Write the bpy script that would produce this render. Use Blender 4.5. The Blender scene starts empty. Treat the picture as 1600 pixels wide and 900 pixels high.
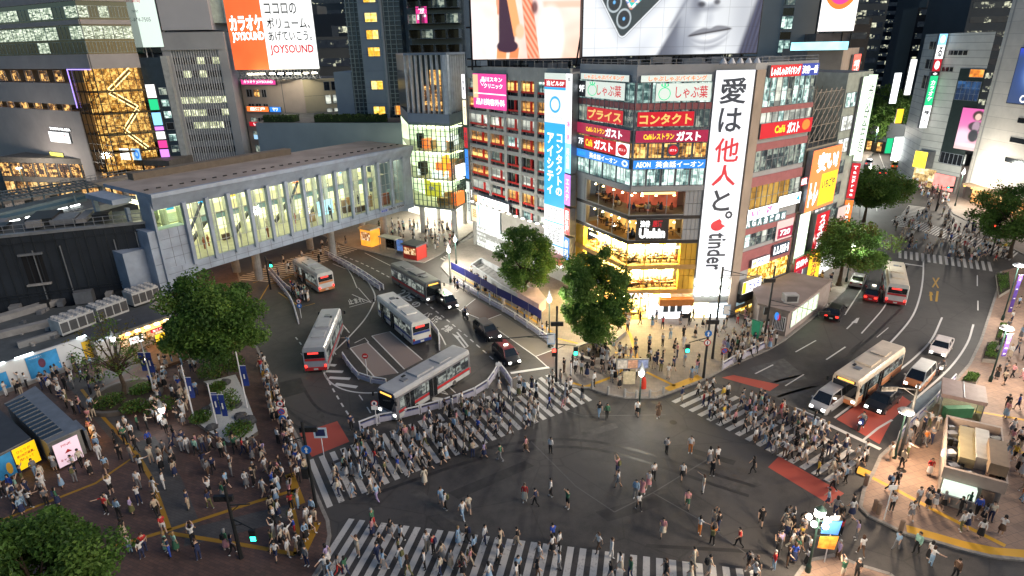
import bpy,bmesh,math,random
import numpy as np
from mathutils import Vector,Matrix
from mathutils.geometry import tessellate_polygon
rnd=random.Random(11)
S=bpy.context.scene
COL=S.collection
# ------------------------------------------------------------------ camera, world, sun, exposure
CAM_H=32.0
FOC=948.0
PIT=math.radians(21.55)
ROL=math.radians(-1.04)
_r0=Vector((1,0,0)); FW=Vector((0,math.cos(PIT),-math.sin(PIT))); _u0=Vector((0,math.sin(PIT),math.cos(PIT)))
RT=_r0*math.cos(ROL)+_u0*math.sin(ROL)
UP=_u0*math.cos(ROL) - _r0*math.sin(ROL)
cam=bpy.data.objects.new('camera',bpy.data.cameras.new('camera'))
cam.data.sensor_width=36.0
cam.data.lens=FOC/1600*36
cam.data.clip_start=0.5
cam.data.clip_end=4000
_m=Matrix((RT,UP,-FW)).transposed().to_4x4(); _m.translation=(0,0,CAM_H)
cam.matrix_world=_m
COL.objects.link(cam); S.camera=cam
SUN_AZ,SUN_EL=math.radians(112),math.radians(36)      # glow arrives from the right, a little from the near side
W=bpy.data.worlds.new('World'); S.world=W; W.use_nodes=True
wn=W.node_tree.nodes; wl=W.node_tree.links
sky=wn.new('ShaderNodeTexSky'); sky.sky_type='NISHITA'; sky.sun_disc=False
sky.sun_elevation=math.radians(9.0); sky.sun_rotation=SUN_AZ
sky.ozone_density=3.0
wn['Background'].inputs['Strength'].default_value=0.08
wl.new(sky.outputs[0],wn['Background'].inputs['Color'])
sl=bpy.data.lights.new('sun','SUN'); sl.energy=0.98; sl.angle=math.radians(35); sl.color=(1.0,0.85,0.70)
so=bpy.data.objects.new('sun',sl); COL.objects.link(so)
_d=Vector((math.sin(SUN_AZ)*math.cos(SUN_EL),math.cos(SUN_AZ)*math.cos(SUN_EL),math.sin(SUN_EL)))
so.rotation_euler=_d.to_track_quat('Z','Y').to_euler(); so.location=_d*300
S.view_settings.view_transform='Standard'; S.view_settings.look='None'
S.view_settings.exposure=0.85; S.view_settings.gamma=1; S.view_settings.use_curve_mapping=False
S.render.engine='CYCLES'
S.cycles.use_denoising=True
S.cycles.max_bounces=6; S.cycles.diffuse_bounces=2; S.cycles.glossy_bounces=2; S.cycles.transparent_max_bounces=10
S.cycles.sample_clamp_indirect=3.0; S.cycles.use_adaptive_sampling=True; S.cycles.adaptive_threshold=0.02
S.cycles.caustics_reflective=False; S.cycles.caustics_refractive=False
# ------------------------------------------------------------------ helpers
def ray(px,py):
 return RT*((px - 800)/FOC) - UP*((py - 450)/FOC)+FW
def g(px,py,z=0.0):
 d=ray(px,py); t=(z - CAM_H)/d.z
 return Vector((d.x*t,d.y*t,z))
def proj(p):
 v=Vector(p) - Vector((0,0,CAM_H)); zz=v.dot(FW)
 return 800+FOC*v.dot(RT)/zz,450 - FOC*v.dot(UP)/zz
def G(pts,z=0.0):
 return [g(x,y,z) for x,y in pts]
def tag(o,label=None,cat=None,group=None,kind=None):
 if label: o['label']=label
 if cat: o['category']=cat
 if group: o['group']=group
 if kind: o['kind']=kind
 return o
def thing(name,label,cat,loc=(0,0,0),rz=0.0,group=None):
 o=bpy.data.objects.new(name,None); COL.objects.link(o)
 o.location=loc; o.rotation_euler=(0,0,rz); o.empty_display_size=0.3
 return tag(o,label,cat,group)
def dup(root,loc,rz=0.0,label=None,group=None,scale=None):
 r=root.copy(); COL.objects.link(r); r.location=loc; r.rotation_euler=(0,0,rz)
 if scale: r.scale=scale
 if label: r['label']=label
 if group: r['group']=group
 for ch in root.children:
  c=ch.copy(); COL.objects.link(c); c.parent=r
  for gch in ch.children:
   d=gch.copy(); COL.objects.link(d); d.parent=c
 return r
EACH=set('column flood_lamp ceiling_lamp tube_lamp room_lamp under_lamp lamp end_panel spandrel roof_duct downlight roof_unit banner_spotlight poster_panel roof_tank stone_band golden_panel pale_panel lamp_post post edge_light door'.split())
class MB:
 def __init__(s,T=None):
  s.v=[]; s.f=[]; s.m=[]; s.mats=[]; s.T=T
 def mi(s,mat):
  if mat not in s.mats: s.mats.append(mat)
  return s.mats.index(mat)
 def av(s,p):
  p=Vector(p) if len(p) == 3 else Vector((p[0],p[1],0))
  if s.T is not None: p=s.T @ p
  s.v.append(p[:]); return len(s.v) - 1
 def poly(s,pts,mat):
  s.f.append([s.av(p) for p in pts]); s.m.append(s.mi(mat))
 def hexa(s,b,t,mat,mt=None,nobot=False):
  i=[s.av(p) for p in b]+[s.av(p) for p in t]; k=s.mi(mat); kt=s.mi(mt or mat); n=len(b)
  for a in range(n):
   c=(a+1) % n
   s.f.append([i[a],i[c],i[n+c],i[n+a]]); s.m.append(k)
  s.f.append([i[n+a] for a in range(n)]); s.m.append(kt)
  if not nobot: s.f.append([i[a] for a in reversed(range(n))]); s.m.append(k)
 def box(s,x0,x1,y0,y1,z0,z1,mat,mt=None):
  s.hexa([(x0,y0,z0),(x1,y0,z0),(x1,y1,z0),(x0,y1,z0)],[(x0,y0,z1),(x1,y0,z1),(x1,y1,z1),(x0,y1,z1)],mat,mt)
 def prism(s,pts,z0,z1,mat,mt=None,top=True):
  """closed polygon (any winding), walls and a triangulated top"""
  pts=[Vector((p[0],p[1],0)) for p in pts]
  area=sum(a.x*b.y - b.x*a.y for a,b in zip(pts,pts[1:]+pts[:1]))
  if area < 0: pts.reverse()
  n=len(pts); k=s.mi(mat); kt=s.mi(mt or mat)
  lo=[s.av((p.x,p.y,z0)) for p in pts]; hi=[s.av((p.x,p.y,z1)) for p in pts]
  if abs(z1 - z0) > 1e-6:
   for a in range(n):
    c=(a+1) % n; s.f.append([lo[a],lo[c],hi[c],hi[a]]); s.m.append(k)
  if top:
   for t in tessellate_polygon([pts]):
    t=list(t)
    a,b,c=(pts[i] for i in t)
    if (b - a).cross(c - a).z < 0: t.reverse()
    s.f.append([hi[i] for i in t]); s.m.append(kt)
 def tube(s,a,b,r0,r1,mat,n=6,caps=True):
  a=Vector(a); b=Vector(b); d=(b - a)
  if d.length < 1e-6: return
  d.normalize(); x=d.orthogonal().normalized(); y=d.cross(x)
  A=[a+(x*math.cos(t)+y*math.sin(t))*r0 for t in (2*math.pi*i/n for i in range(n))]
  B=[b+(x*math.cos(t)+y*math.sin(t))*r1 for t in (2*math.pi*i/n for i in range(n))]
  s.hexa(A,B,mat)
 def path(s,pts,r,mat,n=6):
  for a,b in zip(pts,pts[1:]): s.tube(a,b,r,r,mat,n)
 def lathe(s,c,prof,mat,n=12,axis='z'):
  c=Vector(c); rings=[]
  for r,z in prof:
   ring=[]
   for i in range(n):
    t=2*math.pi*i/n
    q=Vector((r*math.cos(t),r*math.sin(t),z))
    if axis == 'x': q=Vector((q.z,q.x,q.y))
    if axis == 'y': q=Vector((q.x,q.z,q.y))
    ring.append(s.av(c+q))
   rings.append(ring)
  k=s.mi(mat)
  for A,B in zip(rings,rings[1:]):
   for i in range(n):
    j=(i+1) % n; s.f.append([A[i],A[j],B[j],B[i]]); s.m.append(k)
  s.f.append(list(reversed(rings[0]))); s.m.append(k); s.f.append(rings[-1]); s.m.append(k)
 def ribbon(s,pts,w,z,mat,dash=None,off=0.0):
  pts=[Vector((p[0],p[1],0)) for p in pts]
  segs=[]; acc=0
  for a,b in zip(pts,pts[1:]):
   L=(b - a).length
   if dash:
    on,gap=dash; t=-(acc % (on+gap))
    while t < L:
     t0,t1=max(0,t),min(L,t+on)
     if t1 > t0: segs.append((a.lerp(b,t0/L),a.lerp(b,t1/L)))
     t += on+gap
    acc += L
   else: segs.append((a,b))
  if dash:
   for a,b in segs:
    d=(b - a).normalized(); nn=Vector((-d.y,d.x,0))*(w/2)
    s.poly([(q.x,q.y,z) for q in (a - nn,b - nn,b+nn,a+nn)],mat)
  else:
   L_=[]; R_=[]
   for i,p in enumerate(pts):
    d=(pts[min(i+1,len(pts) - 1)] - pts[max(i - 1,0)]).normalized(); nn=Vector((-d.y,d.x,0))
    L_.append(p+nn*(w/2+off)); R_.append(p - nn*(w/2 - off))
   for i in range(len(pts) - 1):
    s.poly([(q.x,q.y,z) for q in (R_[i],R_[i+1],L_[i+1],L_[i])],mat)
 def pieces(s):
  own={}; seen=[]
  for i,f in enumerate(s.f):
   hit={own[q] for q in f if q in own}
   c=min(hit) if hit else len(seen)
   if not hit: seen.append([])
   for h in hit - {c}:
    for j in seen[h]:
     for q in s.f[j]: own[q]=c
    seen[c] += seen[h]; seen[h]=[]
   seen[c].append(i)
   for q in f: own[q]=c
  return [x for x in seen if x]
 def build(s,name,parent=None,world=True,smooth=False,**k):
  if name in EACH and parent is not None:
   pcs=s.pieces()
   if len(pcs) > 1:
    for pc in pcs:
     m=MB(); m.mats=s.mats; mp={}
     for i in pc:
      for q in s.f[i]:
       if q not in mp: mp[q]=len(m.v); m.v.append(s.v[q])
      m.f.append([mp[q] for q in s.f[i]]); m.m.append(s.m[i])
     o=m.build_one(name,parent,world,smooth,**k)
    return o
  return s.build_one(name,parent,world,smooth,**k)
 def build_one(s,name,parent=None,world=True,smooth=False,**k):
  me=bpy.data.meshes.new(name)
  off=parent_world(parent) if (parent is not None and world) else Vector((0,0,0))
  vs=s.v if off.length == 0 else [(a - off.x,b - off.y,c - off.z) for a,b,c in s.v]
  me.from_pydata(vs,[],s.f)
  for m in s.mats: me.materials.append(m)
  me.polygons.foreach_set('material_index',s.m)
  if smooth: me.polygons.foreach_set('use_smooth',[True]*len(s.f))
  me.update()
  o=bpy.data.objects.new(name,me); COL.objects.link(o)
  if parent is not None: o.parent=parent
  return tag(o,**k)
def parent_world(p):
 v=Vector((0,0,0))
 while p is not None: v += Vector(p.location); p=p.parent
 return v
def smooth_line(pts,n=6):
 """Catmull-Rom through points"""
 P=[Vector(p) for p in pts]; P=[P[0]*2 - P[1]]+P+[P[-1]*2 - P[-2]]; out=[]
 for i in range(1,len(P) - 2):
  a,b,c,d=P[i - 1:i+3]
  for k in range(n):
   t=k/n
   out.append(0.5*((2*b)+(c - a)*t+(2*a - 5*b+4*c - d)*t*t+(3*b - a - 3*c+d)*t ** 3))
 out.append(P[-2]); return out
# ------------------------------------------------------------------ materials
EK=0.82   # lit signs relative to the exposure
_mc={}
def nodes_of(m):
 m.use_nodes=True; nt=m.node_tree
 return nt,nt.nodes,nt.links,nt.nodes['Principled BSDF']
def M(name,col,rough=0.6,metal=0.0,var=0.18,scale=1.2,bump=0.0,spec=0.4,fine=True):
 if name in _mc: return _mc[name]
 m=bpy.data.materials.new(name); _mc[name]=m
 nt,n,l,b=nodes_of(m)
 tc=n.new('ShaderNodeTexCoord'); nz=n.new('ShaderNodeTexNoise')
 nz.inputs['Scale'].default_value=scale; nz.inputs['Detail'].default_value=5 if fine else 2; nz.inputs['Roughness'].default_value=0.6
 l.new(tc.outputs['Object'],nz.inputs['Vector'])
 cr=n.new('ShaderNodeValToRGB'); e=cr.color_ramp.elements
 e[0].position=0.3; e[1].position=0.72
 e[0].color=[c*(1 - var) for c in col]+[1]; e[1].color=[min(1,c*(1+var)) for c in col]+[1]
 l.new(nz.outputs['Fac'],cr.inputs['Fac']); l.new(cr.outputs['Color'],b.inputs['Base Color'])
 b.inputs['Roughness'].default_value=rough; b.inputs['Metallic'].default_value=metal
 b.inputs['Specular IOR Level'].default_value=spec
 if bump:
  bp=n.new('ShaderNodeBump'); bp.inputs['Strength'].default_value=bump; bp.inputs['Distance'].default_value=0.02
  l.new(nz.outputs['Fac'],bp.inputs['Height']); l.new(bp.outputs['Normal'],b.inputs['Normal'])
 return m
def LEAF(name,col):
 m=M(name,col,0.5,var=0.35,scale=0.9,spec=0.25); nt=m.node_tree; n=nt.nodes; l=nt.links
 pb=n['Principled BSDF']; tr=n.new('ShaderNodeBsdfTranslucent'); mx=n.new('ShaderNodeMixShader'); mx.inputs[0].default_value=0.4
 l.new(pb.inputs['Base Color'].links[0].from_socket,tr.inputs['Color']); l.new(pb.outputs[0],mx.inputs[1]); l.new(tr.outputs[0],mx.inputs[2]); l.new(mx.outputs[0],n['Material Output'].inputs['Surface'])
 return m
def E(name,col,strength=1.0,base=None,sample=True,var=0.0,scale=0.8):
 strength=strength*EK
 """a thing that gives off light: sign face, lamp, lit panel, or surface given a glow"""
 if name in _mc: return _mc[name]
 m=bpy.data.materials.new(name); _mc[name]=m
 nt,n,l,b=nodes_of(m)
 b.inputs['Base Color'].default_value=list(base or [c*0.6 for c in col])+[1]; b.inputs['Roughness'].default_value=0.35
 b.inputs['Emission Color'].default_value=list(col)+[1]; b.inputs['Emission Strength'].default_value=strength
 if var:
  tc=n.new('ShaderNodeTexCoord'); nz=n.new('ShaderNodeTexNoise'); nz.inputs['Scale'].default_value=scale; nz.inputs['Detail'].default_value=3
  l.new(tc.outputs['Object'],nz.inputs['Vector'])
  mr=n.new('ShaderNodeMapRange'); mr.inputs['From Min'].default_value=0.3; mr.inputs['From Max'].default_value=0.7
  mr.inputs['To Min'].default_value=strength*(1 - var); mr.inputs['To Max'].default_value=strength*(1+var)
  l.new(nz.outputs['Fac'],mr.inputs['Value']); l.new(mr.outputs['Result'],b.inputs['Emission Strength'])
 if not sample: m.cycles.emission_sampling='NONE'
 return m
def LIT(name,dark,mid,bright,strength=1.0,scale=1.0,sample=False,stretch=(1,1,1),thr=(0.25,0.5,0.75)):
 """a lit room seen through its window: uneven warm or cool light with darker furniture and people in it"""
 if name in _mc: return _mc[name]
 m=bpy.data.materials.new(name); _mc[name]=m
 nt,n,l,b=nodes_of(m)
 tc=n.new('ShaderNodeTexCoord')
 def mth(op,a,v=None):
  m_=n.new('ShaderNodeVectorMath'); m_.operation=op; l.new(a,m_.inputs[0])
  if v is not None: m_.inputs[1].default_value=v
  return m_
 sp=n.new('ShaderNodeSeparateXYZ'); l.new(tc.outputs['Object'],sp.inputs[0])
 al=mth('DOT_PRODUCT',tc.outputs['Object'],(0.83,0.56,0)); cb=n.new('ShaderNodeCombineXYZ'); l.new(al.outputs['Value'],cb.inputs[0]); l.new(sp.outputs['Z'],cb.inputs[1])
 sc=mth('MULTIPLY',cb.outputs[0],(scale*stretch[0],scale*0.9*stretch[2],1)); fl=mth('FLOOR',sc.outputs[0]); wh=n.new('ShaderNodeTexWhiteNoise'); wh.noise_dimensions='2D'; l.new(fl.outputs[0],wh.inputs['Vector'])
 s2=mth('MULTIPLY',cb.outputs[0],(scale*3.1*stretch[0],scale*2.3,1)); f2=mth('FLOOR',s2.outputs[0]); w2=n.new('ShaderNodeTexWhiteNoise'); w2.noise_dimensions='2D'; l.new(f2.outputs[0],w2.inputs['Vector'])
 nz=n.new('ShaderNodeTexNoise'); nz.inputs['Scale'].default_value=scale*2.2; nz.inputs['Detail'].default_value=4; l.new(tc.outputs['Object'],nz.inputs['Vector'])
 m1=n.new('ShaderNodeMath'); m1.operation='MULTIPLY_ADD'; m1.inputs[1].default_value=0.5; l.new(wh.outputs['Value'],m1.inputs[0])
 m2=n.new('ShaderNodeMath'); m2.operation='MULTIPLY'; m2.inputs[1].default_value=0.28; l.new(w2.outputs['Value'],m2.inputs[0]); l.new(m2.outputs[0],m1.inputs[2])
 mx=n.new('ShaderNodeMath'); mx.operation='MULTIPLY_ADD'; mx.inputs[1].default_value=0.7; l.new(nz.outputs['Fac'],mx.inputs[0]); l.new(m1.outputs[0],mx.inputs[2])
 sb_=n.new('ShaderNodeMath'); sb_.operation='SUBTRACT'; sb_.inputs[1].default_value=0.23; l.new(mx.outputs[0],sb_.inputs[0])
 cr=n.new('ShaderNodeValToRGB'); cr.color_ramp.elements.new(0.5); e=cr.color_ramp.elements
 for i,(c,p) in enumerate(zip((dark,mid,bright),thr)): e[i].position=p; e[i].color=list(c)+[1]
 l.new(sb_.outputs[0],cr.inputs['Fac'])
 l.new(cr.outputs['Color'],b.inputs['Emission Color']); b.inputs['Emission Strength'].default_value=strength*EK
 b.inputs['Base Color'].default_value=(0.03,0.03,0.035,1); b.inputs['Roughness'].default_value=0.12
 if not sample: m.cycles.emission_sampling='NONE'
 return m
def GLASS(name,tint=(0.85,0.95,0.95),refl=0.12):
 if name in _mc: return _mc[name]
 m=bpy.data.materials.new(name); _mc[name]=m; m.use_nodes=True
 nt=m.node_tree; n=nt.nodes; l=nt.links; n.clear()
 o=n.new('ShaderNodeOutputMaterial'); t=n.new('ShaderNodeBsdfTransparent'); gl=n.new('ShaderNodeBsdfGlossy'); mx=n.new('ShaderNodeMixShader')
 t.inputs['Color'].default_value=list(tint)+[1]; gl.inputs['Roughness'].default_value=0.05
 fr=n.new('ShaderNodeFresnel'); fr.inputs['IOR'].default_value=1.5
 l.new(fr.outputs[0],mx.inputs['Fac'])
 l.new(t.outputs[0],mx.inputs[1]); l.new(gl.outputs[0],mx.inputs[2]); l.new(mx.outputs[0],o.inputs['Surface'])
 return m
def brick_mat(name,c1,c2,cm,scale=1.0,bw=0.5,rh=0.25,mortar=0.01,rough=0.7,rot=0.0,stain=0.35,offs=0.5,vert=False):
 if name in _mc: return _mc[name]
 m=bpy.data.materials.new(name); _mc[name]=m
 nt,n,l,b=nodes_of(m)
 tc=n.new('ShaderNodeTexCoord'); mp=n.new('ShaderNodeMapping'); mp.inputs['Rotation'].default_value=(0,0,rot)
 l.new(tc.outputs['Object'],mp.inputs['Vector'])
 bk=n.new('ShaderNodeTexBrick'); bk.offset=offs
 bk.inputs['Scale'].default_value=scale; bk.inputs['Brick Width'].default_value=bw; bk.inputs['Row Height'].default_value=rh; bk.inputs['Mortar Size'].default_value=mortar
 bk.inputs['Color1'].default_value=list(c1)+[1]; bk.inputs['Color2'].default_value=list(c2)+[1]; bk.inputs['Mortar'].default_value=list(cm)+[1]
 l.new(mp.outputs['Vector'],bk.inputs['Vector'])
 nz=n.new('ShaderNodeTexNoise'); nz.inputs['Scale'].default_value=0.25; nz.inputs['Detail'].default_value=8; nz.inputs['Roughness'].default_value=0.7
 l.new(tc.outputs['Object'],nz.inputs['Vector'])
 mr=n.new('ShaderNodeMapRange'); mr.inputs['From Min'].default_value=0.3; mr.inputs['From Max'].default_value=0.7
 mr.inputs['To Min'].default_value=1 - stain; mr.inputs['To Max'].default_value=1+stain
 l.new(nz.outputs['Fac'],mr.inputs['Value'])
 mx=n.new('ShaderNodeVectorMath'); mx.operation='SCALE'
 l.new(bk.outputs['Color'],mx.inputs[0]); l.new(mr.outputs['Result'],mx.inputs['Scale']); l.new(mx.outputs['Vector'],b.inputs['Base Color'])
 b.inputs['Roughness'].default_value=rough
 return m
def worn_paint(name,col,under=(0.06,0.06,0.06),wear=0.42,scale=2.2):
 """road paint scuffed through to the asphalt"""
 if name in _mc: return _mc[name]
 m=bpy.data.materials.new(name); _mc[name]=m
 nt,n,l,b=nodes_of(m)
 tc=n.new('ShaderNodeTexCoord'); nz=n.new('ShaderNodeTexNoise'); nz.inputs['Scale'].default_value=scale*2.4; nz.inputs['Detail'].default_value=9; nz.inputs['Roughness'].default_value=0.72
 n2=n.new('ShaderNodeTexNoise'); n2.inputs['Scale'].default_value=0.35; n2.inputs['Detail'].default_value=3
 l.new(tc.outputs['Object'],nz.inputs['Vector']); l.new(tc.outputs['Object'],n2.inputs['Vector'])
 ad=n.new('ShaderNodeMath'); ad.operation='MULTIPLY_ADD'; ad.inputs[1].default_value=0.5; l.new(n2.outputs['Fac'],ad.inputs[0]); l.new(nz.outputs['Fac'],ad.inputs[2])
 cr=n.new('ShaderNodeValToRGB'); e=cr.color_ramp.elements
 e[0].position=wear+0.14; e[1].position=wear+0.27; e[0].color=[0.35*c+0.65*u for c,u in zip(col,under)]+[1]; e[1].color=list(col)+[1]
 l.new(ad.outputs[0],cr.inputs['Fac']); l.new(cr.outputs['Color'],b.inputs['Base Color']); b.inputs['Roughness'].default_value=0.6
 return m
def asphalt_mat():
 m=bpy.data.materials.new('asphalt'); nt,n,l,b=nodes_of(m)
 tc=n.new('ShaderNodeTexCoord')
 big=n.new('ShaderNodeTexNoise'); big.inputs['Scale'].default_value=0.07; big.inputs['Detail'].default_value=6
 mid=n.new('ShaderNodeTexNoise'); mid.inputs['Scale'].default_value=0.9; mid.inputs['Detail'].default_value=8; mid.inputs['Roughness'].default_value=0.7
 fin=n.new('ShaderNodeTexNoise'); fin.inputs['Scale'].default_value=14; fin.inputs['Detail'].default_value=3
 vo=n.new('ShaderNodeTexVoronoi'); vo.feature='DISTANCE_TO_EDGE'; vo.inputs['Scale'].default_value=0.16
 for x in (big,mid,fin,vo): l.new(tc.outputs['Object'],x.inputs['Vector'])
 a=n.new('ShaderNodeMath'); a.operation='MULTIPLY_ADD'; a.inputs[1].default_value=0.6; l.new(mid.outputs['Fac'],a.inputs[0]); l.new(big.outputs['Fac'],a.inputs[2])
 a2=n.new('ShaderNodeMath'); a2.operation='MULTIPLY_ADD'; a2.inputs[1].default_value=0.25; l.new(fin.outputs['Fac'],a2.inputs[0]); l.new(a.outputs[0],a2.inputs[2])
 cr=n.new('ShaderNodeValToRGB'); e=cr.color_ramp.elements; e[0].position=0.77; e[1].position=1.02
 cr.color_ramp.elements[0].color=(0.032,0.030,0.029,1); cr.color_ramp.elements[1].color=(0.074,0.068,0.064,1)
 l.new(a2.outputs[0],cr.inputs['Fac'])
 seam=n.new('ShaderNodeMapRange'); seam.inputs['From Min'].default_value=0.0; seam.inputs['From Max'].default_value=0.012; seam.inputs['To Min'].default_value=0.7; seam.inputs['To Max'].default_value=1
 l.new(vo.outputs['Distance'],seam.inputs['Value'])
 mx=n.new('ShaderNodeVectorMath'); mx.operation='SCALE'; l.new(cr.outputs['Color'],mx.inputs[0]); l.new(seam.outputs['Result'],mx.inputs['Scale'])
 l.new(mx.outputs['Vector'],b.inputs['Base Color'])
 rr=n.new('ShaderNodeMapRange'); rr.inputs['To Min'].default_value=0.52; rr.inputs['To Max'].default_value=0.8; l.new(mid.outputs['Fac'],rr.inputs['Value']); l.new(rr.outputs['Result'],b.inputs['Roughness'])
 bp=n.new('ShaderNodeBump'); bp.inputs['Strength'].default_value=0.25; bp.inputs['Distance'].default_value=0.02; l.new(fin.outputs['Fac'],bp.inputs['Height']); l.new(bp.outputs['Normal'],b.inputs['Normal'])
 return m
ASPH=asphalt_mat()
WHITE=worn_paint('white_road_paint',(0.55,0.53,0.50))
WHITE2=worn_paint('white_line_paint',(0.6,0.59,0.57),wear=0.30)
REDP=worn_paint('red_road_paint',(0.42,0.075,0.05),wear=0.30)
YELP=worn_paint('yellow_tactile',(0.62,0.33,0.02),under=(0.12,0.08,0.05),wear=0.32)
PADP=worn_paint('pinkish_concrete_pad',(0.24,0.19,0.175),under=(0.13,0.11,0.10),wear=0.36,scale=0.6)
BEIGEP=worn_paint('beige_bay_surface',(0.17,0.145,0.115),under=(0.11,0.095,0.08),wear=0.36,scale=0.6)
BROWNP=worn_paint('brown_bay_surface',(0.085,0.05,0.042),under=(0.06,0.045,0.04),wear=0.36,scale=0.6)
KERB=M('kerb_stone',(0.26,0.24,0.22),0.8,var=0.25,scale=3)
PLAZA=brick_mat('brown_plaza_brick',(0.125,0.070,0.056),(0.085,0.052,0.044),(0.055,0.042,0.038),scale=1,bw=0.45,rh=0.22,mortar=0.012,rot=0.4)
TILE=brick_mat('grey_beige_paving',(0.29,0.245,0.205),(0.25,0.21,0.18),(0.17,0.15,0.135),scale=1,bw=0.6,rh=0.6,mortar=0.012,rot=0.2,stain=0.25)
PINKT=brick_mat('pinkish_paving',(0.30,0.195,0.14),(0.26,0.17,0.125),(0.15,0.11,0.09),scale=1,bw=0.6,rh=0.6,mortar=0.014,rot=-0.3,stain=0.3)
DARKMETAL=M('dark_metal',(0.03,0.033,0.036),0.45,0.4)
POLE=M('dark_green_pole',(0.02,0.045,0.04),0.4,0.3)
GREYMETAL=M('grey_metal',(0.28,0.29,0.31),0.4,0.6)
WHITEM=M('white_painted_metal',(0.72,0.72,0.74),0.4,0.0,var=0.08)
CONC=M('concrete',(0.30,0.29,0.28),0.85,var=0.25,scale=0.8)
BLACK=M('black_rubber',(0.015,0.015,0.016),0.7)
CARGLASS=M('dark_glass',(0.012,0.015,0.018),0.06,0.0,var=0.1,spec=0.9)
CLEAR=GLASS('clear_glass')
GREENGLASS=GLASS('greenish_glass',(0.82,0.94,0.84))
STEEL=M('window_steel',(0.34,0.36,0.40),0.4,0.5)
# ------------------------------------------------------------------ lettering
_tx={}
def text_mesh(body,bold=0.0,spacing=1.0,line=1.0):
 key=(body,bold,spacing,line)
 if key in _tx: return _tx[key]
 cu=bpy.data.curves.new('t','FONT'); cu.body=body; cu.size=1.0; cu.align_x='CENTER'; cu.align_y='CENTER'
 cu.resolution_u=2; cu.offset=bold; cu.space_character=spacing; cu.space_line=line; cu.extrude=0.0
 ob=bpy.data.objects.new('t',cu); COL.objects.link(ob)
 bpy.context.view_layer.update()
 me=bpy.data.meshes.new_from_object(ob.evaluated_get(bpy.context.evaluated_depsgraph_get()))
 n=len(me.vertices); v=np.empty(n*3); me.vertices.foreach_get('co',v); v=v.reshape(-1,3)
 f=[list(p.vertices) for p in me.polygons]
 bpy.data.objects.remove(ob); bpy.data.curves.remove(cu); bpy.data.meshes.remove(me)
 lo=v.min(0); hi=v.max(0); v=(v - (lo+hi)/2)/np.maximum(hi - lo,1e-5)
 v[:,2]=0
 _tx[key]=(v,f); return _tx[key]
def lettering(body,origin,ux,uy,w,h,mat,parent=None,bold=0.0,spacing=1.0,line=1.0,name='lettering',flip=False):
 v,f=text_mesh(body,bold,spacing,line)
 ux=Vector(ux).normalized(); uy=Vector(uy).normalized(); o=Vector(origin)
 P=np.array(o)[None]+v[:,:1]*w*np.array(ux)[None]+v[:,1:2]*h*np.array(uy)[None]
 if parent is not None: P=P - np.array(parent_world(parent))[None]
 me=bpy.data.meshes.new(name); me.from_pydata(P.tolist(),[],f); me.materials.append(mat); me.update()
 ob=bpy.data.objects.new(name,me); COL.objects.link(ob)
 if parent is not None: ob.parent=parent
 return ob
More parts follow.
